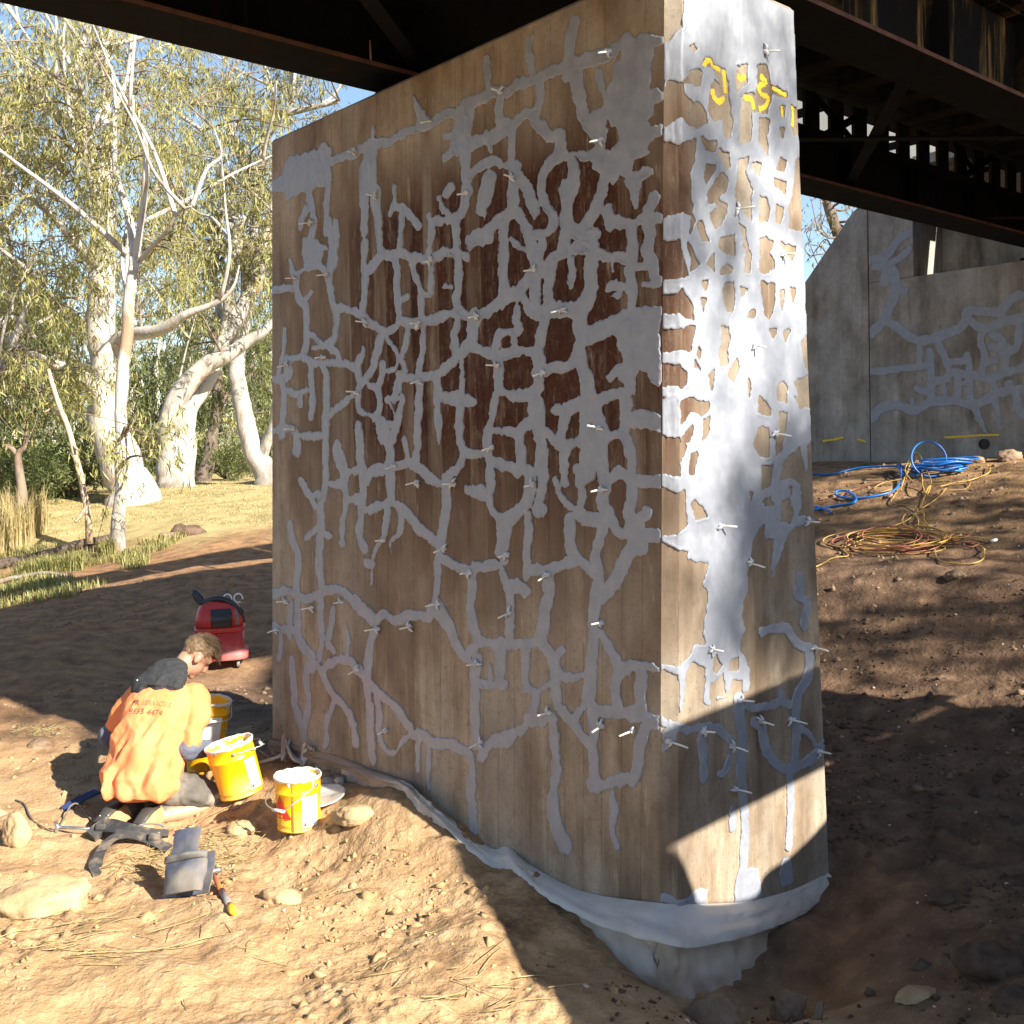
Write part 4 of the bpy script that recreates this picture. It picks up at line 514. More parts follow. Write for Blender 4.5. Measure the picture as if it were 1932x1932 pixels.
M_WHITE = pm('white_plastic_tube', (.74, .74, .70), (.6, .6, .58), 30, .4, .05)
def stub(P, n, ln, rg):
    d = n + np.array([rg.uniform(-.25, .25), rg.uniform(-.25, .25), rg.uniform(-.30, .12)]); d /= np.linalg.norm(d)
    mb = MB(); mb.tube([P - n * .01, P + d * ln * .5, P + d * ln + np.array([0, 0, -.002])], [.0048, .0045, .0042], 8)
    return wbuild(mb, 'injection_port', M_WHITE, pier), d
def paste(P, n, rg):
    up = np.array([0, 0, 1.]); sx = np.cross(up, n); mb = MB()
    for _ in range(rg.integers(2, 5)):
        a = rg.uniform(0, 6.28); r = rg.uniform(.012, .035); dirr = sx * math.cos(a) + up * math.sin(a)
        q = P + n * .007
        mb.tube([q, q + dirr * r * .5 + n * rg.uniform(.004, .014), q + dirr * r + n * .002, q + dirr * r * 1.15 - n * .006], [.007, .008, .005, .002], 6)
    mb.tube([P - n * .004, P + n * .012, P + n * .019], [.017, .011, .006], 8)
    return wbuild(mb, 'paste_lump', M_LUMP, pier)
rg = np.random.default_rng(11)
for s, z in TRACE['left']['pt']:
    P = placeL(np.array([s / 1000.]), np.array([z / 1000.]), np.array([.002]))[0]
    stub(P, nLu, rg.uniform(.055, .085), rg); paste(P, nLu, rg)
for v, z in TRACE['front']['pt']:
    P = placeF(np.array([v / 1000.]), np.array([z / 1000.]), np.array([.002]))[0]
    stub(P, nFu + VX * .45, rg.uniform(.06, .09), rg); paste(P, nFu, rg)
# yellow survey spray paint on the end face, showing between the sealant
M_SPRAY = pm('yellow_spray_paint', (.80, .52, .02), (.62, .40, .02), 60, .6, .1)
def decal(pts, w, place, mat, parent, name, off=.0009, seed=0):
    C = crom(np.array(pts) / 1000., 12 * len(pts)); t = np.gradient(C, axis=0); t /= np.linalg.norm(t, axis=1)[:, None] + 1e-9
    nn = np.stack([-t[:, 1], t[:, 0]], -1); j = 1 + .35 * vnoise(np.stack([np.arange(len(C)) * .8, np.zeros(len(C)) + seed, np.zeros(len(C))], -1))
    ww = (w / 2 * j)[:, None]
    A = C + nn * ww; B = C - nn * ww; n = len(C)
    PA = place(A[:, 0], A[:, 1], np.full(n, off)); PC = place(C[:, 0], C[:, 1], np.full(n, off)); PB = place(B[:, 0], B[:, 1], np.full(n, off))
    mb = MB(); mb.grid(np.stack([PA, PC, PB], 0)); return wbuild(mb, name, mat, parent)
for k, pts in enumerate(SPRAY): decal(pts, .024 if k < 6 else .018, placeF, M_SPRAY, pier, 'spray_mark', .0008 + .00005 * k, k)
# ------------------------------------------------------------------ the railway bridge overhead
def steel(name, streaks):
    t = NT(name)
    z = dotn(t, (0, 0, 1)); w = dotn(t, VX); u = dotn(t, UX)
    s1 = t.noise(1., 6, comb(t, t.math('MULTIPLY', w, 7.), u, t.math('MULTIPLY', z, .9)), .65)
    s2 = t.noise(1., 5, comb(t, t.math('MULTIPLY', w, 30.), u, t.math('MULTIPLY', z, 2.2)), .6)
    b = t.noise(6, 5)
    c = t.ramp(b, (.35, (.006, .007, .010)), (.6, (.010, .0095, .0105)), (.75, (.026, .013, .009)))
    if streaks:
        m = t.math('MULTIPLY', t.math('MULTIPLY', t.mr(s1, .50, .64), t.mr(s2, .36, .58)), t.mr(z, GZ + .028, GZ + .034))
        c = t.mix(m, c, t.ramp(s2, (.4, (.16, .115, .06)), (.7, (.30, .20, .085))))
    return t.out(c, t.mr(b, .3, .7, .7, .92), t.bump(s2, .4, .004), spec=.08)
M_ST = steel('black_painted_steel', False); M_STS = steel('stained_black_steel', True)
M_RUST = pm('rusty_flange_edge', (.13, .06, .042), (.07, .034, .025), 9, .85, .3)
M_TIM = pm('old_dark_timber', (.026, .021, .018), (.014, .012, .011), 8, .9, .4, spec=.08)
M_BACK = pm('pale_slot_backing', (.10, .10, .096), (.075, .075, .072), 3, .6, .1)
bridge = empty('railway_bridge', W(-1.3, 4, GZ), 'dark steel girder railway bridge spanning overhead with stained outer girder', 'bridge')
AXB = np.array([UX, VX, [0, 0, 1.]])
VA, VB = -11.5, AB + .55; VC = (VA + VB) / 2; VL = VB - VA
GD = .62
for uc, mt, GD in ((-.30, M_STS, .62), (-2.30, M_ST, .42)):
    mb = MB()
    mb.box(W(uc, VC, GZ + .0125), (.36, VL, .025), AXB); mb.box(W(uc, VC, GZ + GD - .0125), (.36, VL, .025), AXB)
    mb.box(W(uc, VC, GZ + GD / 2), (.014, VL - .002, GD - .052), AXB)
    for sgn in (-1, 1):
        for zz in (GZ + .035, GZ + GD - .035): mb.box(W(uc + sgn * .055, VC, zz), (.09, VL - .004, .016), AXB)
    g = wbuild(mb, 'plate_girder', mt, bridge)
    mb = MB(); mb.box(W(uc + .1815, VC, GZ + .0125), (.002, VL - .01, .024), AXB); wbuild(mb, 'flange_edge', M_RUST, bridge)
    for vv in np.arange(VA + .4, VB, 1.15):
        mb = MB()
        mb.box(W(uc + .075, vv, GZ + GD / 2), (.12, .012, GD - .10), AXB); mb.box(W(uc - .075, vv, GZ + GD / 2), (.12, .012, GD - .10), AXB)
        wbuild(mb, 'web_stiffener', mt, bridge)
GD = .62
for k, vv in enumerate(np.arange(VA + .4, VB - 1, 4.6)):
    for a, b in ((vv, vv + 2.3), (vv + 2.3, vv)):
        p, q = W(-.40, a, GZ + .06 + .014 * (a < b)), W(-2.2, b, GZ + .06 + .014 * (a < b)); d = q - p; n = np.linalg.norm(d); d /= n
        mb = MB(); mb.box((p + q) / 2, (n, .09, .012), np.array([d, np.cross([0, 0, 1.], d), [0, 0, 1.]])); wbuild(mb, 'lateral_brace', M_ST, bridge)
tm = MB().box((0, 0, 0), (1.7, .23, .25), AXB).mesh('transom'); tm.materials.append(M_TIM)
for vv in np.arange(VA + .3, VB, .62):
    o = bpy.data.objects.new('transom', tm); col.objects.link(o); o.parent = bridge; o.matrix_parent_inverse = Matrix.Translation(-bridge.location); o.location = W(-.95, vv, GZ + GD + .128)
bm_ = MB().box((0, 0, 0), (.03, .225, .525), AXB).mesh('screen_board'); bm_.materials.append(M_TIM)
for k, vv in enumerate(np.arange(-1.0, VB, .40)):
    o = bpy.data.objects.new('screen_board', bm_); col.objects.link(o); o.parent = bridge; o.matrix_parent_inverse = Matrix.Translation(-bridge.location); o.location = W(-2.56, vv, GZ + .42 + .2645)
mb = MB(); mb.box(W(-2.56, (VA - 1.2) / 2, GZ + .42 + .2645), (.028, -VA - 1.2, .523), AXB); wbuild(mb, 'screen_board', M_TIM, bridge)
for a in (5.0, 7.6):
    for s in (1, -1):
        p, q = W(-2.52, a, GZ + .5 + (.02 if s > 0 else .42)), W(-2.52, a + .85, GZ + .5 + (.42 if s > 0 else .02)); d = q - p; n = np.linalg.norm(d); d /= n
        mb = MB(); mb.box((p + q) / 2 + UX * .012 * s, (n, .01, .07), np.array([d, UX, np.cross(d, UX)])); wbuild(mb, 'diagonal_brace', M_ST, bridge)
pl = MB().box((0, 0, 0), (.21, VL, .055), AXB).mesh('deck_plank'); pl.materials.append(M_TIM)
for k in range(24):
    uu = 1.65 - .218 * k  # planks overhang the near girder, out of view, to shade it
    if uu < -2.85: break
    o = bpy.data.objects.new('deck_plank', pl); col.objects.link(o); o.parent = bridge; o.matrix_parent_inverse = Matrix.Translation(-bridge.location); o.location = W(uu, VC, GZ + GD + .382)
for vv in np.arange(VA + .6, VB, 1.86):
    mb = MB(); mb.box(W(-3.22, vv, GZ + GD + .455), (.78, .06, .07), AXB); wbuild(mb, 'outrigger', M_ST, bridge)  # brackets added to carry the slot panels
for k, vv in enumerate(np.arange(VA + 1.0, VB + 2.2, 1.86)):
    mb = MB(); mb.box(W(-3.62, vv, GZ + 1.165), (.012, 1.84, .75), AXB); wbuild(mb, 'slot_backing', M_BACK, bridge)  # pale panels added behind the slots to give them a grey light
for uc in (-.30, -2.30):
    for vv, zz in ((T_ / 2, PTOP), (AB + .35, PTOP)):
        mb = MB(); mb.box(W(uc, vv, zz + .022), (.52, .50, .04), AXB); mb.box(W(uc, vv, zz + .066), (.44, .42, .04), AXB); mb.box(W(uc, vv, zz + .112), (.36, .36, .046), AXB)
        wbuild(mb, 'bearing', M_ST, bridge)
# cross beam tying the girders over the pier
mb = MB(); mb.box(W(-1.3, T_ / 2, GZ + .3), (1.9, .10, .42), AXB); wbuild(mb, 'cross_frame', M_ST, bridge)
mb = MB(); mb.tube([W(-2.18, .02, GZ + .16), W(-2.18, .02, GZ + .02)], .006, 6); wbuild(mb, 'hanging_strap', pm('pale_timber_sliver', (.5, .3, .2)), bridge)  # strap in one pale brown

# ------------------------------------------------------------------ abutment with wing wall
abut = empty('bridge_abutment', W(-1.2, AB, 1.2), 'grey board-marked concrete abutment wall with sealed cracks and yellow paint lines', 'abutment')
ZA = 1.0
def abox(s0, s1, z0, z1, v0, v1, name, mt=M_WALL, bevel=.012):
    mb = MB(); mb.box(W(-(s0 + s1) / 2, (v0 + v1) / 2, (z0 + z1) / 2), (s1 - s0, v1 - v0, z1 - z0), AXB); return wbuild(mb, name, mt, abut, bevel)
abox(-2.4, 4.40, .4, PTOP - .0, AB, AB + 1.3, 'breast_wall')
abox(3.80, 4.40, PTOP, 5.35, AB, AB + 1.3, 'cheek_wall')
abox(-2.4, -1.8, PTOP, 5.35, AB, AB + 1.3, 'cheek_wall')
abox(-1.8, 3.80, PTOP, 5.35, AB + .72, AB + 1.3, 'back_wall')
abox(2.55, 3.80, 5.30, 5.42, AB - .35, AB + .71, 'sun_block_slab')  # slab added to keep the sun off the back wall
mb = MB()
prof = [(4.415, .4), (7.6, .4), (7.6, 1.7), (4.62, 5.0), (4.415, 5.12)]
for dv in (AB + .01, AB + .55): mb.v += [tuple(W(-s, dv, z)) for s, z in prof]
n = len(prof); mb.f = [tuple(range(n - 1, -1, -1)), tuple(range(n, 2 * n))] + [(k, (k + 1) % n, n + (k + 1) % n, n + k) for k in range(n)]; mb.sm = [False] * len(mb.f)
wbuild(mb, 'wing_wall', M_WALL, abut, .012)
def placeA(s, z, h): return P0[None] - UX[None] * s[:, None] + VX[None] * (AB - h)[:, None] + np.array([0, 0, 1.])[None] * z[:, None]
sealant('crack_sealant', 'A', (1.2, 4.395, 1.9, 5.2), .012, TRACE['wall'], placeA, abut, 3, lambda s, z: np.maximum(s - 4.395, np.where(s < 3.8, z - (PTOP - .01), -1)))
for k, pts in enumerate(WALL_SPRAY): decal(pts, .026, placeA, M_SPRAY, abut, 'paint_line', .004 if k == 0 else -.002 + .012 * 0 - .0, k + 20)
hp = hit(1857, 838, VX, P0 @ VX + AB)
mb = MB(); c = hp - VX * .012; ang = np.linspace(0, 2 * math.pi, 25)[:-1]
ring = lambda r, d: np.array([c + VX * d + UX * r * math.cos(a) + np.array([0, 0, r * math.sin(a)]) for a in ang])
mb.grid(np.stack([ring(.062, .02), ring(.062, -.004), ring(.05, -.004), ring(.05, .008), ring(.001, .008)], 0), False, True)
wbuild(mb, 'drain_pipe', pm('black_pipe', (.012, .012, .012)), abut)
# ------------------------------------------------------------------ protective sheet round the pier foot
def sheet_mat():
    t = NT('pale_woven_sheet'); n = t.noise(5, 5); w = t.noise(140, 2)
    c = t.ramp(n, (.3, (.56, .53, .49)), (.6, (.70, .68, .65)), (.8, (.76, .74, .71)))
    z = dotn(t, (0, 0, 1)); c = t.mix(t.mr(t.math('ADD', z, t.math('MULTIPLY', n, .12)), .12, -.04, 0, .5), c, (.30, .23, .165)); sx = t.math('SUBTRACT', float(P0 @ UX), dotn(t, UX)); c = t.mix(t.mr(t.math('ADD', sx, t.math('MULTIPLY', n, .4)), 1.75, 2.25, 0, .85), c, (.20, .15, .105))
    bs = t.out(c, .55, t.bump(w, .25, .002), spec=.3)
    tr = t.n('ShaderNodeBsdfTranslucent'); t.put(tr.inputs[0], c); mx = t.n('ShaderNodeMixShader'); mx.inputs[0].default_value = .22
    t.l(t.b.outputs[0], mx.inputs[1]); t.l(tr.outputs[0], mx.inputs[2]); t.l(mx.outputs[0], t.t.nodes['Material Output'].inputs[0])
    return bs
SC = [('L', (509.5, 1392), (509, 1415), .009, (508, 1447), .015), ('L', (590, 1415), (588, 1440), .010, (585, 1472), .02), ('L', (640, 1428), (648, 1455), .03, (652, 1500), .05),
      ('L', (700, 1450), (712, 1475), .07, (716, 1512), .08), ('L', (756, 1474), (775, 1496), .12, (792, 1535), .12), ('L', (800, 1508), (816, 1536), .11, (826, 1572), .10),
      ('L', (862, 1553), (868, 1590), .11, (872, 1620), .10), ('L', (925, 1600), (925, 1640), .11, (930, 1668), .10), ('L', (958, 1598), (985, 1655), .11, (990, 1700), .12),
      ('L', (1000, 1632), (1040, 1702), .13, (1050, 1752), .09), ('L', (1100, 1682), (1130, 1752), .17, (1125, 1808), .10), ('L', (1236, 1703), (1245, 1786), .17, (1225, 1868), .10),
      ('F', (1300, 1706), (1320, 1793), .15, (1300, 1898), .09), ('F', (1400, 1702), (1420, 1772), .15, (1400, 1872), .07), ('F', (1480, 1684), (1490, 1742), .09, (1455, 1815), .05),
      ('F', (1530, 1664), (1540, 1705), .05, (1515, 1752), .03), ('F', (1563, 1646), (1567, 1662), .012, (1560, 1690), .015)]
rows = [[], [], [], []]
for fc, a, m, mo, b, bo in SC:
    fn = onleft if fc == 'L' else onfront
    A, Mm, B = fn(*a, .007), fn(*m, mo), fn(*b, bo)
    rows[0].append(A); rows[1].append(A * .5 + Mm * .5 + np.array([0, 0, .012])); rows[2].append(Mm); rows[3].append(B - np.array([0, 0, .05]))
nc, nr = 240, 34
cols = np.stack([crom(r, nc) for r in rows], 0)
G = np.stack([crom(cols[:, j], nr) for j in range(nc)], 1)
uuv = np.stack(np.meshgrid(np.linspace(0, 1, nr), np.linspace(0, 12, nc), indexing='ij') + [np.zeros((nr, nc))], -1)
dn = np.zeros_like(G); inw = np.linspace(0, 1, nr)[:, None]
nn = np.where((np.arange(nc) < nc * .69)[:, None], nLu[None], nFu[None])
wr = .016 * fbm(uuv * np.array([1.6, 1.5, 1]), 3) + .013 * (.5 - np.abs(fbm(uuv * np.array([2.2, 4.5, 1]) + uuv[..., :1] * 1.5 + 7, 2))) + .002 * fbm(uuv * np.array([9, 9, 1]) + 3, 2)
G = G + nn[None] * (wr * np.clip(inw * 5, 0, 1))[..., None] 
sheet = empty('ground_sheet', W(-.5, -.3, 0), 'crumpled pale protective sheet tucked around the foot of the pier', 'sheet')
M_SHEET = sheet_mat(); kf = int(nr * .66)
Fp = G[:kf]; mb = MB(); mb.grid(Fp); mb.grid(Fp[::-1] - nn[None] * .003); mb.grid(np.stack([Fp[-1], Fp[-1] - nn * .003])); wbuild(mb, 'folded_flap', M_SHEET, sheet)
f_ = np.linspace(0, 1, 22)[:, None, None]; tp = G[kf - 5] - nn * .035; bt_ = cols[3] - nn * .0
Sk = tp[None] * (1 - f_) + bt_[None] * f_
uv2 = np.stack(np.meshgrid(np.linspace(0, 1, 22), np.linspace(0, 12, nc), indexing='ij') + [np.zeros((22, nc))], -1)
pl_ = .030 * (.45 - np.abs(fbm(uv2 * np.array([1.2, 5, 1]) - uv2[..., :1] * 2, 2))) + .006 * fbm(uv2 * np.array([6, 9, 1]), 2)
Sk = Sk + nn[None] * (pl_ * np.clip(np.linspace(0, 1, 22) * 3, 0, 1)[:, None])[..., None]
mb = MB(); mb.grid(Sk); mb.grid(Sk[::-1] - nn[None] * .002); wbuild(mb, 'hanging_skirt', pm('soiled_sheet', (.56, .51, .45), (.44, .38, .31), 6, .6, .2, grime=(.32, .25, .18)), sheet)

# ------------------------------------------------------------------ trees
def bark(name, pale, warm, dark, base=.8):
    t = NT(name); co = t.co((1, 1, .4)); a = t.noise(1.5, 7, co, .65, .6); b = t.noise(4.5, 7, co, .65); f = t.noise(40, 4, t.co((1, 1, .2)))
    c = t.ramp(a, (.36, tuple(x * .55 for x in pale)), (.47, pale), (.56, pale), (.64, warm))
    c = t.mix(t.mr(b, .54, .70, 0, .8), c, dark); zz = dotn(t, (0, 0, 1)); c = t.mix(t.math('MULTIPLY', t.mr(t.math('ADD', zz, t.math('MULTIPLY', a, 2.5)), base + 2.6, base + .9), t.mr(f, .35, .6, .35, .85)), c, tuple(x * .5 for x in warm))
    return t.out(c, .8, t.bump(f, .4, .012, t.bump(b, .6, .05)), spec=.2)
M_GUM = bark('pale_gum_bark', (.44, .41, .37), (.30, .20, .13), (.15, .125, .11))
M_GUM2 = bark('grey_gum_bark', (.38, .355, .32), (.28, .19, .13), (.12, .095, .08))
M_DKB = bark('dark_rough_bark', (.16, .125, .10), (.11, .075, .05), (.05, .04, .035))
M_TWIG = bark('brown_twig_bark', (.22, .175, .13), (.18, .12, .08), (.09, .07, .06))
M_DEAD = bark('bleached_dead_wood', (.50, .38, .27), (.46, .30, .18), (.2, .15, .11))
def leaf_mat(name, c1, c2, c3):
    t = NT(name); g = t.n('ShaderNodeNewGeometry'); r = g.outputs['Random Per Island']
    c = t.ramp(r, (0., c1), (.45, c2), (.9, c3)); c = t.mix(t.mr(t.noise(.35, 3), .4, .65, 0, .5), c, c3)
    t.out(c, .5, None, spec=.35)
    tr = t.n('ShaderNodeBsdfTranslucent'); t.put(tr.inputs[0], t.mix(.5, c, (.30, .32, .05))); mx = t.n('ShaderNodeMixShader'); mx.inputs[0].default_value = .25
    t.l(t.b.outputs[0], mx.inputs[1]); t.l(tr.outputs[0], mx.inputs[2]); t.l(mx.outputs[0], t.t.nodes['Material Output'].inputs[0])
    return t.m
M_LF = leaf_mat('olive_gum_leaves', (.14, .155, .05), (.235, .23, .08), (.34, .305, .12))
M_LFD = leaf_mat('deep_green_leaves', (.045, .065, .025), (.085, .11, .038), (.14, .15, .055))
M_LFB = leaf_mat('grey_green_leaves', (.10, .11, .06), (.17, .17, .085), (.24, .21, .11))
M_LFG = leaf_mat('fresh_green_leaves', (.10, .17, .03), (.16, .23, .045), (.22, .27, .06))
def leaf_mesh(name, C, R, n_each, ln, wd, droop, seed, squash=.75):
    r = np.random.default_rng(seed); C = np.asarray(C); m = len(C)
    R = np.broadcast_to(np.asarray(R, float), (m,))
    N = m * n_each; ci = np.repeat(np.arange(m), n_each)
    # sprays: leaves gathered on short hanging twigs so a cluster has gaps
    ns = max(6, n_each // 12); sp = r.normal(size=(m, ns, 3)) * .48; sp[..., 2] *= squash
    k = r.integers(0, ns, N); c = C[ci] + sp[ci, k] * R[ci][:, None]
    c = c + r.normal(size=(N, 3)) * np.array([.075, .075, .15]) * (R[ci][:, None] * .9)
    d = r.normal(size=(N, 3)) * (1 - droop); d[:, 2] -= droop * 1.6; d /= np.linalg.norm(d, axis=1)[:, None]
    s = r.normal(size=(N, 3)); s -= d * (s * d).sum(1)[:, None]; s /= np.linalg.norm(s, axis=1)[:, None]
    L = ln * r.uniform(.6, 1.35, N)[:, None]; Wd = wd * r.uniform(.6, 1.3, N)[:, None]
    up = np.cross(d, s) * (L * .08)
    V = np.stack([c, c + d * L * .42 + s * Wd * .5 + up, c + d * L, c + d * L * .42 - s * Wd * .5 + up], 1).reshape(-1, 3)
    return mesh_np(name, V, np.arange(N * 4).reshape(-1, 4))
def limb_pts(L, depth):
    """(x, y, width) picture points with a depth each -> 3D points and radii"""
    P = []; Rr = []
    for i, q in enumerate(L):
        d = depth + (q[3] if len(q) > 3 else 0); P.append(at(q[0], q[1], d)); Rr.append(q[2] * d / FOC / 2)
    n = max(6, 5 * len(P)); C = crom(P, n); R = np.interp(np.linspace(0, 1, n), np.linspace(0, 1, len(P)), Rr)
    C = C + .25 * R[:, None] * fbm(C * 1.7, 2)[:, None]
    return C, R * (1 + .10 * vnoise(C * 3))
def tree(name, label, cat, depth, limbs, clusters, mat, lmat, seed, n_each=150, ln=.16, wd=.026, droop=.55, rad=(.5, 1.0), group=None, sink=.4, twig=.014, slim=0):
    base = at(limbs[0][0][0], limbs[0][0][1], depth); e = empty(name, base, label, cat, group); r = np.random.default_rng(seed)
    allp = []
    for i, L in enumerate(limbs):
        C, R = limb_pts(L, depth)
        if i == 0:
            C = np.vstack([C[0] - np.array([0, 0, sink]), C]); R = np.concatenate([[R[0] * 1.25], R])
        mb = MB(); mb.tube(C, R, 12 if R.max() > .12 else 8); wbuild(mb, 'trunk' if i == 0 else 'limb', mat, e); allp.append(C[len(C) // 4:])
    for _ in range(slim):
        C = allp[r.integers(0, len(allp))]; p = C[r.integers(0, len(C))]; ln_ = r.uniform(1.4, 3.6); d = np.array([r.normal() * .75, r.normal() * .5, r.uniform(.35, 1.2)]); d /= np.linalg.norm(d)
        b = d + np.array([r.normal() * .5, r.normal() * .4, r.uniform(-.2, .5)]); q = [p, p + d * ln_ * .35 + r.normal(size=3) * .08, p + d * ln_ * .6 + b * ln_ * .1, p + d * ln_ * .7 + b * ln_ * .4]; R0 = r.uniform(.028, .055)
        mb = MB(); mb.tube(crom(q, 12), np.linspace(R0, .010, 12), 7); wbuild(mb, 'slender_limb', mat, e); allp.append(crom(q, 8)[3:])
    if len(clusters):
        A = np.vstack(allp); C = np.asarray(clusters); mb = MB()
        for c in C:
            j = np.argmin(((A - c) ** 2).sum(1) + np.where(A[:, 2] > c[2] + .5, 4, 0)); p = A[j]; dd = np.linalg.norm(c - p)
            if dd < .25 or dd > 6: continue
            mid = (p + c) / 2 + r.normal(size=3) * .10 * dd + np.array([0, 0, .10 * dd])
            mb.tube(crom([p, mid, c], 6), np.linspace(twig * (1 + .5 * dd), .005, 6), 5)
            for _ in range(3):
                q = c + r.normal(size=3) * .45; mb.tube([mid * .4 + c * .6, (c + q) / 2 + np.array([0, 0, .08]), q], [.008, .006, .003], 4)
        if mb.v: wbuild(mb, 'branchlets', M_TWIG, e, kind='stuff')
        me = leaf_mesh('crown', C, r.uniform(rad[0], rad[1], len(C)), n_each, ln, wd, droop, seed); wlink('crown', me, lmat, e)
    return e
def scatter(n, x0, x1, y0, y1, depth, dd, seed, gaps=()):
    r = np.random.default_rng(seed); out = []
    while len(out) < n:
        x, y = r.uniform(x0, x1), r.uniform(y0, y1)
        if any((x - g[0]) ** 2 / g[2] ** 2 + (y - g[1]) ** 2 / g[3] ** 2 < 1 for g in gaps): continue
        out.append(at(x, y, depth + r.uniform(-dd, dd)))
    return out
GAPS = [(108, 185, 26, 34), (168, 212, 22, 28), (62, 345, 30, 34), (48, 438, 40, 26), (405, 285, 26, 20), (484, 300, 22, 24), (70, 480, 30, 22), (240, 60, 18, 20), (330, 700, 20, 30), (485, 655, 16, 16), (340, 330, 16, 20), (440, 60, 14, 10)]
# old gum with a flared butt
tree('gum_tree', 'massive old pale gum with a flared butt and thick forked limbs', 'tree', 22,
     [[(250, 958, 112), (240, 905, 86), (214, 840, 74), (203, 787, 66), (201, 686, 58), (190, 620, 52), (189, 540, 50), (192, 450, 44), (194, 402, 38), (180, 330, 30), (165, 268, 26), (147, 218, 20), (120, 150, 15)],
      [(205, 800, 50), (178, 738, 32, -.5), (141, 703, 25, -1), (100, 686, 20, -1.4), (60, 666, 13, -1.8), (10, 640, 8, -2)],
      [(215, 650, 34), (245, 633, 25, -.5), (302, 623, 24, -1), (352, 593, 15, -1.3), (412, 569, 9, -1.4), (440, 540, 5, -1.5), (452, 500, 3, -1.5)],
      [(193, 420, 34), (198, 300, 26, .6), (198, 214, 20, 1), (204, 120, 15, 1.3), (215, 10, 11, 1.4)],
      [(190, 500, 26), (157, 476, 20, -.7), (117, 432, 16, -1.2), (80, 380, 11, -1.5)],
      [(170, 290, 18), (130, 220, 20, 1), (97, 208, 22, 1.5), (67, 150, 20, 2), (30, 90, 14, 2)]],
     scatter(112, -30, 330, -20, 600, 22.8, 2.2, 31, GAPS), M_GUM, M_LF, 31, 140, .17, .026, slim=22)
tree('gum_tree', 'slender smooth white gum standing in front of the old gum, forked high up', 'tree', 17,
     [[(224, 1034, 30), (224, 954, 25), (230, 820, 23), (234, 686, 23), (241, 586, 22), (248, 540, 22), (255, 486, 20)],
      [(255, 492, 16), (242, 402, 14, .2), (221, 335, 13, .4), (214, 251, 11, .6), (218, 201, 10, .6), (240, 150, 8, .8), (249, 67, 6, 1)],
      [(256, 492, 15), (265, 419, 13, -.2), (275, 335, 13, -.4), (273, 268, 10, -.4), (255, 235, 7, -.5), (250, 180, 5, -.6)],
      [(263, 492, 9), (290, 462, 8, -.4), (312, 439, 7, -.7), (335, 402, 6, -.9), (362, 389, 5, -1)],
      [(218, 205, 7), (212, 134, 6, .3), (197, 84, 5, .5), (180, 20, 4, .6)],
      [(236, 640, 8), (248, 600, 7, .3), (240, 500, 7, .5), (247, 400, 6, .6)]],
     scatter(50, 150, 400, 20, 500, 17.9, 1.2, 32, GAPS) + scatter(6, 215, 330, 800, 900, 15.4, .5, 37), M_GUM, M_LF, 32, 105, .15, .022, rad=(.35, .7), slim=10)
tree('gum_tree', 'thick grey gum leaning to the right over the dry grass', 'tree', 25,
     [[(335, 925, 78), (328, 890, 62), (318, 830, 50), (335, 753, 40), (385, 693, 34), (435, 666, 27), (470, 642, 23), (497, 626, 17), (530, 590, 11), (560, 540, 6)],
      [(345, 900, 44), (352, 787, 34, .6), (392, 722, 30, .9), (416, 665, 27, 1), (431, 603, 27, 1), (436, 519, 24, 1), (452, 435, 21, 1), (466, 409, 18, 1)],
      [(425, 640, 26, 1), (452, 590, 29, 1.2), (480, 535, 28, 1.4), (502, 452, 26, 1.6), (520, 380, 20, 1.8), (530, 290, 14, 2)],
      [(446, 440, 14, 1), (420, 400, 16, 1.4), (389, 440, 13, 1.6), (375, 419, 16, 1.8), (345, 362, 16, 2), (328, 278, 13, 2)],
      [(389, 452, 15, 1.6), (402, 500, 18, 1.8), (415, 420, 16, 2), (430, 390, 12, 2)]],
     scatter(85, 290, 560, 150, 600, 25.5, 2.6, 33, GAPS), M_GUM2, M_LF, 33, 145, .19, .029, slim=20)
tree('gum_tree', 'mottled gum with a dark burnt lean at its foot beside the pier', 'tree', 28,
     [[(505, 905, 50), (492, 880, 44), (469, 820, 36), (450, 745, 32), (446, 686, 30), (460, 600, 26), (470, 500, 22), (486, 380, 16), (500, 250, 12)],
      [(447, 690, 22), (430, 640, 18, .5), (410, 560, 14, 1), (400, 450, 10, 1)],
      [(486, 380, 12), (430, 215, 12, .5), (486, 222, 12, .4), (540, 214, 12, .2), (600, 200, 11, 0), (640, 190, 9, 0)],
      [(495, 860, 22), (515, 800, 18, -.3), (530, 720, 14, -.4)]],
     scatter(85, 360, 660, 60, 520, 28, 3, 34, GAPS), M_GUM2, M_LFB, 34, 145, .2, .031, slim=18)
tree('gum_tree', 'short dark-barked tree leaning behind the grass between two pale gums', 'tree', 32,
     [[(378, 922, 34), (390, 880, 27), (404, 800, 20), (409, 753, 18), (412, 690, 14), (405, 620, 10)], [(405, 790, 12), (430, 740, 9, .3), (450, 690, 7, .5)]],
     scatter(40, 330, 500, 600, 880, 33, 2, 35), M_DKB, M_LFD, 35, 160, .2, .034)
tree('gum_tree', 'leafy gum with low drooping branches standing left of the old gum', 'tree', 20,
     [[(-70, 1000, 46), (-66, 900, 40), (-50, 780, 34), (-40, 660, 30), (-30, 500, 24), (-10, 360, 18), (10, 220, 12)],
      [(-52, 800, 22), (-10, 720, 17, -.4), (20, 660, 12, -.6), (52, 575, 10, -.8), (84, 520, 7, -1)], [(-40, 640, 18), (20, 600, 12, .5), (70, 640, 8, .8)], [(-30, 480, 14), (30, 400, 10, .3), (90, 330, 7, .5)]],
     scatter(105, -80, 190, 60, 800, 20, 2.4, 36, GAPS), M_GUM2, M_LF, 36, 140, .17, .026, slim=18)
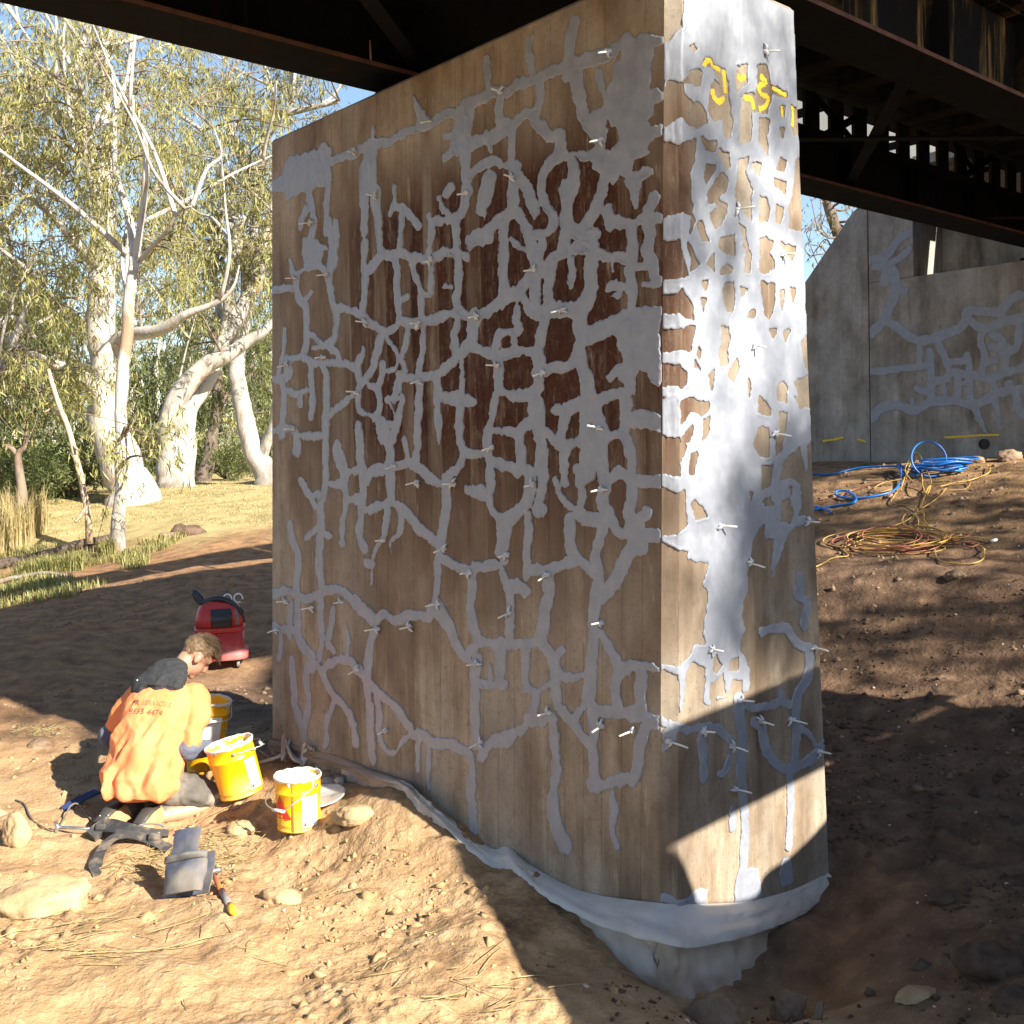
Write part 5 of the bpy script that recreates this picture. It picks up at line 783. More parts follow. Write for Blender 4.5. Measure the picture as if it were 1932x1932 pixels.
tree('dead_sapling', 'thin bleached crooked dead sapling beside the slender white gum', 'tree', 16.2,
     [[(166, 975, 13), (161, 940, 13), (150, 890, 12), (128, 810, 11), (112, 770, 10), (100, 730, 9), (92, 696, 6)], [(136, 838, 6), (148, 850, 4, -.1)], [(116, 785, 6), (98, 772, 4, .1), (84, 778, 3, .1)], [(160, 960, 10), (150, 975, 8, -.2), (142, 985, 5, -.3)]],
     [], M_DEAD, M_LF, 40)
tree('dead_stump', 'short grey forked dead tree by the creek bank', 'tree', 19,
     [[(40, 955, 24), (38, 920, 17), (35, 880, 15), (36, 855, 12), (48, 840, 8), (50, 800, 5)], [(36, 862, 10), (22, 845, 9, 0), (8, 840, 7, 0)], [(47, 842, 6), (62, 830, 4, .1), (74, 822, 3, .1)]],
     [], M_TWIG, M_LF, 41)
# trees and bushes filling the distance
BG = [(40, 900, 44, 0, 120, 560, 880, M_LFD), (150, 905, 52, 90, 230, 600, 900, M_LFB), (300, 905, 48, 230, 370, 640, 900, M_LFD), (400, 905, 58, 330, 470, 560, 900, M_LFB), (480, 905, 50, 430, 560, 620, 900, M_LF), (560, 900, 60, 500, 660, 480, 900, M_LFD), (-60, 905, 46, -140, 40, 500, 890, M_LFB), (250, 900, 70, 180, 420, 480, 880, M_LFB)]
BL = ['dark bushy tree far behind the forked dead stump', 'grey-green tree far behind the crooked dead sapling', 'dark bushy tree far behind the old gum and the leaning gum', 'grey-green tree far behind the short dark-barked tree', 'olive tree far behind the mottled gum', 'dark tree far off, mostly hidden by the pier', 'grey-green tree far off beyond the creek bank', 'tallest grey-green tree far behind the old gum']
for k, (x, y, d, x0, x1, y0, y1, lm) in enumerate(BG):
    tree('background_tree', BL[k], 'tree', d, [[(x, y, 16), (x + 4, y - 90, 12), (x - 6, y - 190, 9), (x + 5, y - 300, 5)], [(x + 2, y - 80, 8), (x + 40, y - 170, 5, .5), (x + 60, y - 230, 3, 1)], [(x, y - 110, 8), (x - 36, y - 190, 5, -.5)]],
         scatter(70, x0, x1, y0, y1, d, 3, 60 + k), M_GUM2, lm, 60 + k, 120, .34, .07, rad=(1.0, 1.9), group='trees in the distance', twig=.02)
SH_ = [(78, 895, 24, M_LFG, 'bright green bush beyond the forked dead stump'), (140, 920, 23, M_LFD, 'dark bush at the foot of the old gum'), (14, 915, 22, M_LFD, 'dark scrubby bush at the creek edge'), (425, 905, 33, M_LFD, 'low dark bush on the far side of the grass flat')]
for k, (x, y, d, lm, lb) in enumerate(SH_):
    P = at(x, y, d); P[2] = gz(P[0], P[1]); e = empty('shrub', P, lb, 'bush'); r = np.random.default_rng(80 + k)
    C = P + r.normal(size=(34, 3)) * np.array([.7, .7, .25]) + np.array([0, 0, .5]); C[:, 2] = np.maximum(C[:, 2], P[2] + .15)
    mb = MB()
    for c in C[::3]: mb.tube(crom([P, (P + c) / 2 + np.array([0, 0, .1]), c], 5), np.linspace(.02, .006, 5), 5)
    wbuild(mb, 'stems', M_DKB, e); wlink('foliage', leaf_mesh('foliage', C, .45, 110, .13, .03, .2, 80 + k), lm, e)
# rough-barked tree above the wing wall
r = np.random.default_rng(99); lim = [[(1660, 700, 30), (1640, 600, 27), (1612, 520, 24), (1588, 460, 21), (1566, 400, 19), (1545, 330, 16), (1530, 250, 13)]]
for k in range(16):
    y = r.uniform(330, 560); x = np.interp(y, [250, 330, 400, 460, 520, 600], [1530, 1545, 1566, 1588, 1612, 1640]); sx = r.choice([-1, 1]); l = r.uniform(40, 110)
    lim.append([(x, y, r.uniform(4, 8)), (x + sx * l * .4, y - r.uniform(-10, 30), 4, r.uniform(-.5, .5)), (x + sx * l * .75, y - r.uniform(10, 70), 2.6, r.uniform(-1, 1)), (x + sx * l, y - r.uniform(20, 110), 1.2, r.uniform(-1, 1))])
for k in range(46):
    q = lim[1 + k % 16]; b = q[1 + k % 3]; x, y = b[0], b[1]
    lim.append([(x, y, 2.2, b[3]), (x + r.uniform(-22, 22), y - r.uniform(-8, 28), 1.5, b[3]), (x + r.uniform(-40, 40), y - r.uniform(-15, 60), .9, b[3])])
tree('rough_barked_tree', 'rough-barked sparse tree with bare twigs above the wing wall', 'tree', 21, lim, scatter(16, 1500, 1640, 360, 520, 21, 1, 77), M_DKB, M_LFB, 98, 34, .10, .022, rad=(.3, .6), sink=.5, twig=.006)

# ------------------------------------------------------------------ grass, litter
def blades(name, pts, ln, wd, mat, seed, lean=.5, label=None, cat=None):
    r = np.random.default_rng(seed); N = len(pts); a = r.uniform(0, 6.28, N); d = np.stack([np.cos(a), np.sin(a), np.zeros(N)], -1); s = np.stack([-np.sin(a), np.cos(a), np.zeros(N)], -1)
    L = (ln * r.uniform(.45, 1.3, N))[:, None]; w = (wd * r.uniform(.6, 1.3, N))[:, None]; up = np.array([0, 0, 1.]); le = (lean * r.uniform(.2, 1.2, N))[:, None]
    p = np.asarray(pts); m = p + up * L * .6 + d * L * le * .25; t = p + up * L * (1 - .35 * le) + d * L * le * .8
    V = np.stack([p - s * w, p + s * w, m + s * w * .8, m - s * w * .8, t], 1).reshape(-1, 3); b = np.arange(N)[:, None] * 5
    Fa = np.concatenate([b + np.array([0, 1, 2]), b + np.array([0, 2, 3]), b + np.array([3, 2, 4])])
    return link(name, mesh_np(name, V, Fa), mat, label=label, cat=cat, kind='stuff')
M_DRY = leaf_mat('dry_grass_blades', (.31, .24, .10), (.39, .31, .14), (.46, .37, .19)); M_GRS = leaf_mat('green_grass_blades', (.10, .14, .04), (.19, .20, .06), (.36, .30, .12))
def field(n, xr, yr, seed, dens=.15, sc=.9):
    r = np.random.default_rng(seed); x = r.uniform(*xr, n); y = r.uniform(*yr, n); k = fbm(np.stack([x * sc, y * sc, 0 * x], -1), 2) > dens
    x, y = x[k], y[k]; return np.stack([x, y, height(x, y) - .01], -1)
blades('creek_grass', field(26000, (-10.5, -5.2), (13.0, 18.0), 1, .22, 1.3), .15, .006, M_GRS, 2, .7, 'tufted green and straw grass on the creek bank', 'grass')
blades('dry_grass', field(45000, (-16, 1), (18.0, 32), 3, -.25, .5), .045, .008, M_DRY, 4, 1.0, 'short dry straw-coloured grass under the gums', 'grass')
blades('reed_grass', field(5000, (-9.6, -8.2), (17.4, 19.4), 5, -.6), .8, .008, M_DRY, 6, .5, 'tall pale reeds beside the forked dead stump', 'grass')
blades('trunk_grass', np.stack([field(9000, (-7.2, -5.4), (15.6, 17.2), 7, .1)[:, i] for i in range(3)], -1), .28, .005, M_GRS, 8, .8, 'grass growing round the slender white gum', 'grass')
# ------------------------------------------------------------------ steel pails of paste
M_YEL = pm('yellow_pail_enamel', (.90, .47, .004), (.82, .38, .003), 6, .38, .04, grime=(.70, .45, .10))
M_RIM = pm('paste_smeared_rim', (.70, .69, .64), (.52, .52, .50), 22, .7, .35)
M_PST = pm('grey_white_paste', (.66, .66, .64), (.46, .47, .48), 9, .55, .6)
M_INS = pm('scraped_grey_inside', (.42, .41, .39), (.30, .30, .29), 10, .6, .3)
M_LBL = pm('white_paper_label', (.86, .85, .82), (.80, .79, .75), 8, .6, .03)
M_RED = pm('red_print', (.62, .03, .02), (.5, .025, .02), 12, .5, .03)
M_WIRE = pm('bright_wire', (.55, .54, .52), (.4, .4, .4), 30, .4, .1, metal=.8)
def arc_patch(r, a0, a1, z0, z1, n=14):
    A = np.linspace(a0, a1, n); return np.stack([np.stack([r * np.cos(A), r * np.sin(A), np.full(n, z)], -1) for z in np.linspace(z0, z1, 4)], 0)
def bucket(name, loc, label, tilt=None, yaw=0., fill=.8, label_at=None, tri_at=None, handle=None, seed=0, R0=.124, H=.285):
    e = empty(name, loc, label, 'bucket', 'yellow pails of paste'); r = np.random.default_rng(seed)
    k = R0 / .13
    mb = MB(); pr = [(0, .004), (.118, .004), (.124, 0), (.124, .010), (.120, .014), (.121, .03), (.124, .035), (.121, .04), (.1265, H * .70), (.131, H * .715), (.131, H * .74), (.1275, H * .755), (.1285, H * .985), (.133, H - .004), (.134, H), (.131, H + .001), (.1265, H - .006), (.119, .02), (0, .018)]
    mb.lathe([(a * k, z) for a, z in pr], 44); mb.build('pail', M_YEL, e)
    mb = MB(); n = 60; A = np.linspace(0, 2 * math.pi, n + 1)[:-1]; rows = []
    for j, (dr, dz) in enumerate(((.1275, -.016), (.1345, -.010), (.1365, .0), (.133, .006), (.127, .003), (.1255, -.02))):
        wob = 1 + .012 * np.array([vnoise(np.array([q * 3, seed + j * .3, .5])) for q in A]); zz = H + dz + (.004 if j < 5 else -.01) * np.array([vnoise(np.array([q * 5, seed + 3., j * .4])) for q in A]) - (.006 * np.maximum(np.array([vnoise(np.array([q * 7, seed + 9., 0])) for q in A]), 0) if j == 0 else 0)
        rows.append(np.stack([dr * k * wob * np.cos(A), dr * k * wob * np.sin(A), zz], -1))
    mb.grid(np.stack(rows), True, True); mb.build('smeared_rim', M_RIM, e)
    mb = MB(); rows = []
    for j, f in enumerate(np.linspace(0, 1, 9)):
        rr = .1255 * k * (1 - f) + .001; P = np.stack([rr * np.cos(A), rr * np.sin(A), np.zeros(n)], -1)
        P[:, 2] = H * fill + (.022 * fbm(P * 22 + seed, 3) + .015 * f); rows.append(P)
    mb.grid(np.stack(rows), True, True); mb.build('paste', M_PST if fill > .6 else M_INS, e)
    if label_at is not None:
        mb = MB(); mb.grid(arc_patch(.1262 * k, label_at[0], label_at[1], H * .10, H * .68)); o = mb.build('paper_label', M_LBL, e)
        a = label_at[0] + .14 * (label_at[1] - label_at[0]); rr = .1270 * k
        mb = MB(); q = .10; mb.add([(rr * math.cos(a - q), rr * math.sin(a - q), H * .13), (rr * math.cos(a + q), rr * math.sin(a + q), H * .13), (rr * math.cos(a), rr * math.sin(a), H * .20)], [(0, 1, 2)]); t_ = mb.build('printed_mark', M_RED, o)
    if tri_at is not None:
        def tri(w, z0, z1, rr, mt, nm, par):
            mb = MB(); rows = []
            for f in np.linspace(0, 1, 7):
                A2 = np.linspace(tri_at - w * (1 - f) - .002, tri_at + w * (1 - f) + .002, 9); rows.append(np.stack([rr * np.cos(A2), rr * np.sin(A2), np.full(9, z0 + (z1 - z0) * f)], -1))
            mb.grid(np.stack(rows)); return mb.build(nm, mt, par)
        o = tri(.62, H * .27, H * .70, .1283 * k, M_RED, 'logo_triangle', e)
        mb = MB()
        for c in ((-.16, .36), (.05, .36), (-.16, .44), (.05, .44)): mb.grid(arc_patch(.1292 * k, tri_at + c[0], tri_at + c[0] + .13, H * (c[1] - .07), H * (c[1] - .02), 4))
        mb.build('logo_lettering', M_YEL, o)
    if handle is not None:
        a, drop = handle; rr = .137 * k
        p0 = np.array([rr * math.cos(a + 1.57), rr * math.sin(a + 1.57), H * .86]); p1 = np.array([rr * math.cos(a - 1.57), rr * math.sin(a - 1.57), H * .86])
        mid = np.array([(rr + .03) * math.cos(a), (rr + .03) * math.sin(a), H * .86 - drop])
        sidev = np.array([-math.sin(a), math.cos(a), 0]) * rr * .9
        mb = MB(); mb.tube(crom([p0, mid + sidev * .75 + np.array([0, 0, drop * .35]), mid, mid - sidev * .75 + np.array([0, 0, drop * .35]), p1], 26), .0028, 6); h = mb.build('wire_handle', M_WIRE, e)
        mb = MB(); mb.tube([mid + sidev * .35, mid, mid - sidev * .35], .0085, 8); mb.build('grip', M_LBL, h)
        for p in (p0, p1):
            mb = MB(); d = p / np.linalg.norm([p[0], p[1], 1e-6]); d[2] = 0; d /= np.linalg.norm(d); mb.tube([p - d * .012, p + d * .004], [.012, .010], 10); mb.build('handle_ear', M_WIRE, e)
    if seed == 1:
        mb = MB(); mb.grid(arc_patch(.1289 * k, -1.66, -1.60, .01, H * .97, 3)); mb.build('side_seam', pm('rusty_seam', (.34, .13, .04), (.25, .1, .04), 40, .8, .3), e)
    for j in range(9):
        a = r.uniform(0, 6.28); w_ = r.uniform(.02, .07); l_ = r.uniform(.015, .075); mb = MB(); rows = []
        for f in np.linspace(0, 1, 6):
            ww = w_ * (1 - f ** 2) * (1 + .25 * r.normal()) + .006; A2 = np.linspace(a - ww, a + ww, 6); rr = (.1345 if f < .15 else .1305) * k - .0008 * f; rows.append(np.stack([rr * np.cos(A2), rr * np.sin(A2), np.full(6, H - .004 - l_ * f)], -1))
        mb.grid(np.stack(rows)); mb.build('paste_drip', M_RIM, e)
    q = Matrix.Rotation(yaw, 4, 'Z')
    if tilt: q = Matrix.Rotation(tilt[0], 4, Vector(tilt[1])) @ q
    e.matrix_world = Matrix.Translation(Vector(loc)) @ q
    return e
gb = ground(565, 1558); gb[2] -= .004
ca = math.atan2(-gb[1], -gb[0])               # bearing of the camera from a pail
bucket('bucket', gb, 'upright yellow pail with white label and red triangle, full of paste', None, 0, .93, (ca + .15, ca + .95), ca - .95, (ca - .72, .11), 1)
b2 = ground(458, 1493); b2[2] -= .006
bucket('bucket', b2, 'tilted yellow pail with torn white label in front of the kneeling worker', (math.radians(13), (math.sin(.2), -math.cos(.2), 0)), 0, .84, (ca + .55, ca + 1.15), None, (ca + 1.75, .02), 2, .138, .31)
b3 = np.array([-2.02, 6.98, 0]); b3[2] = gz(b3[0], b3[1]) - .01
bucket('bucket', b3, 'lower yellow pail of the stacked pair behind the worker\'s arm', None, .4, .95, None, None, None, 3, .124, .20)
bucket('bucket', b3 + np.array([.01, 0, .212]), 'open scraped-out yellow pail on top of the stacked pair', (math.radians(10), (.1, 1, 0)), 0, .35, (ca - .5, ca + .75), None, (ca + .3, .06), 4, .126, .27)

# ------------------------------------------------------------------ the kneeling worker
FD = np.array([.25, .968]); rz = math.atan2(FD[1], FD[0]) - math.pi / 2
pbase = np.array([-2.19, 6.40, 0]); pbase[2] = gz(-2.1, 6.4) - .01
person = empty('person', pbase, 'person kneeling in an orange work shirt and black hood, head bowed over a pail', 'person')
person.rotation_euler = (0, 0, rz)
M_SKIN = pm('skin', (.46, .25, .165), (.40, .21, .135), 14, .5, .05)
def ell(mb, c, r, n=18, m=12, R=None):
    c = np.asarray(c, float); P = []
    for i in range(m + 1):
        t = math.pi * i / m; P.append([np.array([r[0] * math.sin(t) * math.cos(2 * math.pi * k / n), r[1] * math.sin(t) * math.sin(2 * math.pi * k / n), r[2] * math.cos(t)]) for k in range(n)])
    P = np.array(P)
    if R is not None: P = P @ np.asarray(R).T
    mb.grid(P + c, True, True)
def chain(mb, pts, rads, n=14, flat=1.0):
    C = crom(pts, 6 * len(pts)); R = np.interp(np.linspace(0, 1, len(C)), np.linspace(0, 1, len(rads)), rads); mb.tube(C, R, n, True, flat)
    ell(mb, C[0], (R[0],) * 3, 12, 8); ell(mb, C[-1], (R[-1],) * 3, 12, 8)
def loft(mb, secs, n=28):
    S = np.array([list(s[0]) + list(s[1]) for s in secs], float); C = crom(S, 6 * len(S)); P = []
    for i, q in enumerate(C):
        t = C[min(i + 1, len(C) - 1), :3] - C[max(i - 1, 0), :3]; t /= np.linalg.norm(t); x = np.array([1., 0, 0]); f = np.cross(t, x); f /= np.linalg.norm(f)
        P.append([q[:3] + x * q[3] * math.copysign(abs(math.cos(a)) ** .85, math.cos(a)) + f * q[4] * math.copysign(abs(math.sin(a)) ** .85, math.sin(a)) for a in np.linspace(0, 2 * math.pi, n + 1)[:-1]])
    P = np.array(P); P = np.concatenate([np.repeat(P[:1].mean(1, keepdims=True), n, 1), P, np.repeat(P[-1:].mean(1, keepdims=True), n, 1)]); mb.grid(P, True, True)
HC = np.array([0.115, .385, .925]); hp = math.radians(50); tw = math.radians(-42)      # bowed head
HR = (Matrix.Rotation(tw, 3, 'Z') @ Matrix.Rotation(-hp, 3, 'X')); HRn = np.array(HR)
def hd(x, y, z): return HC + HRn @ np.array([x, y, z])     # head space: y = face, z = crown
SR, ER, WR, KR = np.array([.215, .19, .71]), np.array([.235, .06, .43]), np.array([.27, .27, .385]), np.array([.295, .345, .37])
SL, EL, WL, KL = np.array([-.165, .21, .71]), np.array([-.355, .14, .47]), np.array([-.16, .36, .40]), np.array([-.08, .43, .37])
def hand(mb, wr, kn, side, curl=.5):
    d = kn - wr; d /= np.linalg.norm(d); up = np.array([0, 0, 1.]); s = np.cross(d, up) * side; s /= np.linalg.norm(s); dn = -np.cross(s, d) * side; dn = -np.cross(d, np.cross(up, d)) ; dn /= np.linalg.norm(dn)
    loft_c = [(wr, .03), (wr + d * .045, .037), (kn, .038)]
    mb.tube([wr - d * .02, wr + d * .02, wr + d * .06, kn], [.027, .031, .036, .030], 12, True, .6); ell(mb, kn, (.034, .034, .022), 12, 8)
    for k, (o, l) in enumerate(((-.03, .072), (-.01, .082), (.011, .077), (.031, .060))):
        a = kn + s * o; mb.tube([a - d * .015, a + d * l * .38 + dn * .004, a + d * l * .70 + dn * l * curl * .5, a + d * l * .82 + dn * l * curl * 1.05], [.0105, .0098, .009, .0075], 8)
    b = wr + d * .025 - s * .030; mb.tube([b, b - s * .018 + d * .025 + dn * .008, b - s * .020 + d * .052 + dn * .020, b - s * .008 + d * .072 + dn * .026], [.014, .0125, .011, .009], 8)
LEG = {1: (np.array([.105, -.05, .245]), np.array([.395, .205, .088]), np.array([.105, -.13, .080])), -1: (np.array([-.10, -.05, .245]), np.array([-.16, .325, .088]), np.array([-.12, -.14, .080]))}
mb = MB()   # one continuous body: head with features, neck, trunk, limbs, hands
ell(mb, hd(0, -.01, .035), (.076, .096, .092), 22, 16, HRn); ell(mb, hd(0, .028, -.045), (.058, .066, .072), 18, 12, HRn)
mb.tube([hd(0, .088, .02), hd(0, .108, -.012), hd(0, .112, -.028), hd(0, .09, -.036)], [.010, .014, .017, .011], 8)
for s in (-1, 1):
    ell(mb, hd(s * .079, -.005, -.012), (.013, .024, .036), 12, 10, HRn); ell(mb, hd(s * .030, .082, .022), (.016, .012, .011), 10, 8, HRn); ell(mb, hd(s * .034, .078, .038), (.024, .014, .009), 10, 8, HRn)
ell(mb, hd(0, .088, -.064), (.026, .012, .008), 10, 8, HRn); ell(mb, hd(0, .084, -.078), (.022, .012, .008), 10, 8, HRn); ell(mb, hd(0, .068, -.105), (.026, .022, .018), 10, 8, HRn)
chain(mb, [(.01, .205, .74), (.04, .27, .82), hd(0, -.03, -.05)], [.062, .058, .056])
loft(mb, [((0, -.06, .22), (.15, .11)), ((0, -.05, .34), (.155, .11)), ((0, .03, .52), (.15, .10)), ((0, .13, .68), (.17, .10)), ((0, .21, .755), (.10, .07))])
for S, E, Wr, Kn, sd_ in ((SR, ER, WR, KR, 1), (SL, EL, WL, KL, -1)):
    chain(mb, [S, (S + E) / 2, E], [.060, .050, .042]); chain(mb, [E, (E + Wr) / 2, Wr], [.043, .040, .028]); hand(mb, Wr, Kn, sd_)
for s in (-1, 1):
    hip, kn, an = LEG[s]; toe = an + np.array([0, -.16, -.025])
    chain(mb, [hip, (hip + kn) / 2 + np.array([0, 0, .02]), kn], [.088, .082, .062]); chain(mb, [kn, (kn + an) / 2, an], [.058, .056, .040]); chain(mb, [an, toe], [.042, .034])
organic('body', mb, .009, 3, M_SKIN, person)
# trousers, boots
M_PANT = pm('grey_work_trousers', (.115, .105, .09), (.075, .07, .062), 12, .85, .3, grime=(.26, .23, .19))
M_TAN = pm('tan_knee_and_shin_panels', (.38, .31, .19), (.30, .24, .145), 12, .85, .3, grime=(.3, .22, .14))
M_BOOT = pm('tan_suede_boot', (.46, .29, .13), (.36, .22, .10), 12, .9, .25)
fold = lambda a, sc, st=(1, 1, 1): (lambda co, no: a * fbm(co * np.array(st) * sc, 3))
mb = MB(); loft(mb, [((0, -.10, .19), (.165, .125)), ((0, -.07, .30), (.185, .135)), ((0, -.03, .40), (.165, .12))])
for s in (-1, 1):
    hip, kn, _ = LEG[s]
    chain(mb, [hip, (hip + kn) / 2 + np.array([0, -.02, .02]), kn], [.108, .098, .078])
organic('trousers', mb, .011, 3, M_PANT, person, fold(.012, 14, (1, .6, 1)))
for s in (-1, 1):
    kn, an = LEG[s][1], LEG[s][2] + np.array([0, .07, 0])
    mb = MB(); chain(mb, [kn, (kn + an) / 2, an + (kn - an) * .12], [.077, .074, .066]); organic('shin_leg', mb, .011, 2, M_TAN, person, fold(.010, 15, (1, .5, 1)))
    mb = MB(); chain(mb, [an + (kn - an) * .20, an + (kn - an) * .02], [.072, .074]); organic('trouser_cuff', mb, .009, 2, M_PANT, person, fold(.009, 18))
    mb = MB(); chain(mb, [an + np.array([0, -.01, 0]), an + np.array([0, -.09, -.002])], [.062, .060]); chain(mb, [an + np.array([0, -.05, .02]), an + np.array([s * .01, -.15, .0]), an + np.array([s * .012, -.235, -.03])], [.052, .054, .045])
    bt = organic('boot', mb, .009, 3, M_BOOT, person, fold(.004, 20))
    mb = MB(); a = an + np.array([s * .006, -.10, .052]); mb.tube([a + np.array([0, .04, .012]), a + np.array([0, -.04, .012]), a + np.array([s * .006, -.15, -.03])], [.036, .044, .036], 10, True, .35); mb.build('sole', pm('dark_rubber_sole', (.05, .045, .04)), bt)
    mb = MB(); kp = LEG[s][1] + np.array([0, -.02, .066]); ell(mb, kp + np.array([0, -.04, 0]), (.052, .085, .022), 14, 8); organic('knee_patch', mb, .008, 2, M_TAN, person)
# shirt with folds
def shirt_mat():
    t = NT('orange_work_shirt'); a = t.noise(6, 5); f = t.noise(160, 2)
    c = t.ramp(a, (.35, (.76, .225, .085)), (.65, (.84, .28, .12))); c = t.mix(t.mr(t.noise(11, 6), .64, .74, 0, .4), c, (.55, .30, .14))
    return t.out(c, .8, t.bump(f, .2, .001), spec=.2)
M_SHIRT = shirt_mat()
def shirt_disp(co, no):
    z = co[:, 2]; x = co[:, 0]
    p = np.stack([x * 9 + .8 * np.sin(z * 6), co[:, 1] * 6, z * 2.6 + x * 2.0], -1)
    d = .024 * (1 - np.abs(fbm(p * 1.1, 2)) * 2) * np.clip((.80 - z) * 3, .15, 1)
    k = np.stack([x * 7 + z * 9, co[:, 1] * 8, z * 8 - x * 7], -1); d = d + .010 * (.35 - np.abs(fbm(k, 2))) * np.clip((.74 - z) * 4, .1, 1)      # sharp creases
    q = np.stack([x * 4, co[:, 1] * 4, z * 14], -1); d = d + .006 * fbm(q, 2) * np.clip((.52 - z) * 4, 0, 1)
    return d + .003 * fbm(co * 25, 2)
mb = MB()
loft(mb, [((0, -.095, .205), (.205, .165)), ((0, -.09, .26), (.222, .18)), ((0, -.055, .36), (.215, .165)), ((.008, .01, .50), (.205, .15)), ((.02, .09, .63), (.215, .145)), ((.027, .16, .715), (.20, .125)), ((.032, .22, .775), (.125, .09))], 34)
for S, E, s in ((SR, ER, 1), (SL, EL, -1)):
    chain(mb, [S + np.array([-s * .05, 0, -.01]), S, (S + E) / 2 + np.array([s * .012, 0, 0]), S + (E - S) * (.80 if s > 0 else .70)], [.088, .086, .080, .072])
shirt = organic('shirt', mb, .0075, 5, M_SHIRT, person, shirt_disp)
# slate forearm sleeves and gloves
M_SLV = pm('slate_blue_sleeve', (.10, .115, .165), (.07, .082, .12), 10, .85, .3, grime=(.24, .24, .26))
M_GLV = pm('black_work_glove', (.035, .036, .038), (.02, .02, .022), 20, .7, .3, grime=(.45, .44, .42))
for E, Wr, Kn, s in ((ER, WR, KR, 1), (EL, WL, KL, -1)):
    d = (Wr - E) / np.linalg.norm(Wr - E)
    S_ = SR if s > 0 else SL; mb = MB(); chain(mb, [E + (S_ - E) * .30, E], [.058, .060]); chain(mb, [E - d * .01, (E + Wr) / 2, Wr - d * .015], [.062, .058, .047]); organic('sleeve', mb, .008, 2, M_SLV, person, fold(.009, 22))
    mb = MB(); hand(mb, Wr, Kn, s)
    mb.tube([Wr - d * .045, Wr - d * .01, Wr + d * .02], [.042, .038, .036], 12)
    organic('glove', mb, .0045, 1, M_GLV, person, lambda co, no: np.full(len(co), .004))
# hood lying round the neck
M_HOOD = pm('black_hood_fleece', (.026, .028, .032), (.016, .017, .02), 25, .9, .25)
mb = MB(); A = np.linspace(0, 2 * math.pi, 25)
ring = np.array([(.03 + .140 * math.sin(a), .215 - .125 * math.cos(a), .785 + .045 * (-math.cos(a)) + .01) for a in A]); rr = np.array([.056 + .030 * max(0, math.cos(a)) for a in A]); mb.tube(ring, rr, 14, False)
loft(mb, [((0, .075, .715), (.125, .045)), ((0.01, .12, .79), (.168, .070)), ((.03, .20, .868), (.125, .068)), ((.05, .26, .905), (.08, .045))])
hood = organic('hood', mb, .007, 4, M_HOOD, person, lambda co, no: .012 * (.35 - np.abs(fbm(co * np.array([9, 16, 16]), 2))) + .003 * fbm(co * 40, 2))
r = np.random.default_rng(14); hv = hood.data.vertices
for k in range(7):
    v_ = hv[int(r.integers(0, len(hv)))]
    if v_.normal.y > .2: continue
    mb = MB(); ell(mb, np.array(v_.co), (.005, .004, .006), 8, 6); mb.build('paste_fleck', M_RIM, hood)
# hair: cropped shell with longer tousled strands on top
M_HAIR = pm('light_brown_hair', (.23, .15, .08), (.12, .075, .04), 60, .55, .4)
mb = MB(); ell(mb, hd(0, -.018, .045), (.081, .100, .092), 22, 16, HRn); ell(mb, hd(0, .02, .085), (.072, .085, .060), 20, 12, HRn)
sh0 = organic('hair', mb, .008, 2, M_HAIR, person, fold(.006, 45))
bm = bmesh.new(); bm.from_mesh(sh0.data); inv = np.linalg.inv(HRn)
dele = [v_ for v_ in bm.verts if (lambda q: (q[1] > .052 and q[2] < .062) or q[2] < -.045 + .25 * q[1] or (abs(q[0]) > .05 and q[1] > -.045 and q[2] < .012))(inv @ (np.array(v_.co) - HC))]
bmesh.ops.delete(bm, geom=dele, context='VERTS'); bm.to_mesh(sh0.data); bm.free()
mb = MB(); r = np.random.default_rng(4)
for _ in range(900):
    a = r.uniform(-3.1, 3.1); ph = r.uniform(.0, 1.25); dirn = np.array([math.sin(ph) * math.sin(a), math.sin(ph) * math.cos(a), math.cos(ph)])
    if dirn[1] < -.55 and r.random() < .6: continue
    top = dirn[2] > .45 or dirn[1] > .3; p = np.array([.078, .098, .095]) * dirn + np.array([0, -.008, .045]); ln = r.uniform(.035, .075) if top else r.uniform(.008, .016)
    fw = np.array([r.normal() * .3, .9 if top else .1, -.25 if dirn[1] > .3 else .35]); q1 = p + (dirn * .6 + fw * .4) * ln * .5; q2 = p + (dirn * .35 + fw * .8 + np.array([0, 0, -.25])) * ln
    mb.tube([hd(*p), hd(*q1), hd(*q2)], [.0022, .0019, .0006], 4, False)
st = mb.build('hair_strands', M_HAIR, person, kind='stuff')
# print on the back of the shirt
bpy.context.view_layer.update()
bv = BVHTree.FromPolygons([v_.co[:] for v_ in shirt.data.vertices], [p_.vertices[:] for p_ in shirt.data.polygons])
def back_print(txt, size, cx, cz, slope, mat, name, bold=False, ext=0):
    cu = bpy.data.curves.new('t', 'FONT'); cu.body = txt; cu.size = size; cu.align_x = 'CENTER'; cu.resolution_u = 2; cu.offset = .0009 if bold else 0
    o = bpy.data.objects.new('t', cu); col.objects.link(o); dg = bpy.context.evaluated_depsgraph_get(); me = bpy.data.meshes.new_from_object(o.evaluated_get(dg)); bpy.data.objects.remove(o)
    bm = bmesh.new(); bm.from_mesh(me); bmesh.ops.subdivide_edges(bm, edges=[e_ for e_ in bm.edges if e_.calc_length() > .012], cuts=1); bmesh.ops.triangulate(bm, faces=bm.faces[:])
    dirv = Vector((0, .80, -.60)); up = Vector((0, .60, .80)); cen = Vector((cx, 0, 0))
    for v_ in bm.verts:
        q = Vector((cx + v_.co.x, 0, 0)) + up * (v_.co.y + slope * v_.co.x) + Vector((0, .06, cz)) - dirv * .6
        h = bv.ray_cast(q, dirv)
        v_.co = (h[0] + h[1] * .003) if h[0] else q + dirv * .5
    bm.to_mesh(me); bm.free(); return link(name, me, mat, person)
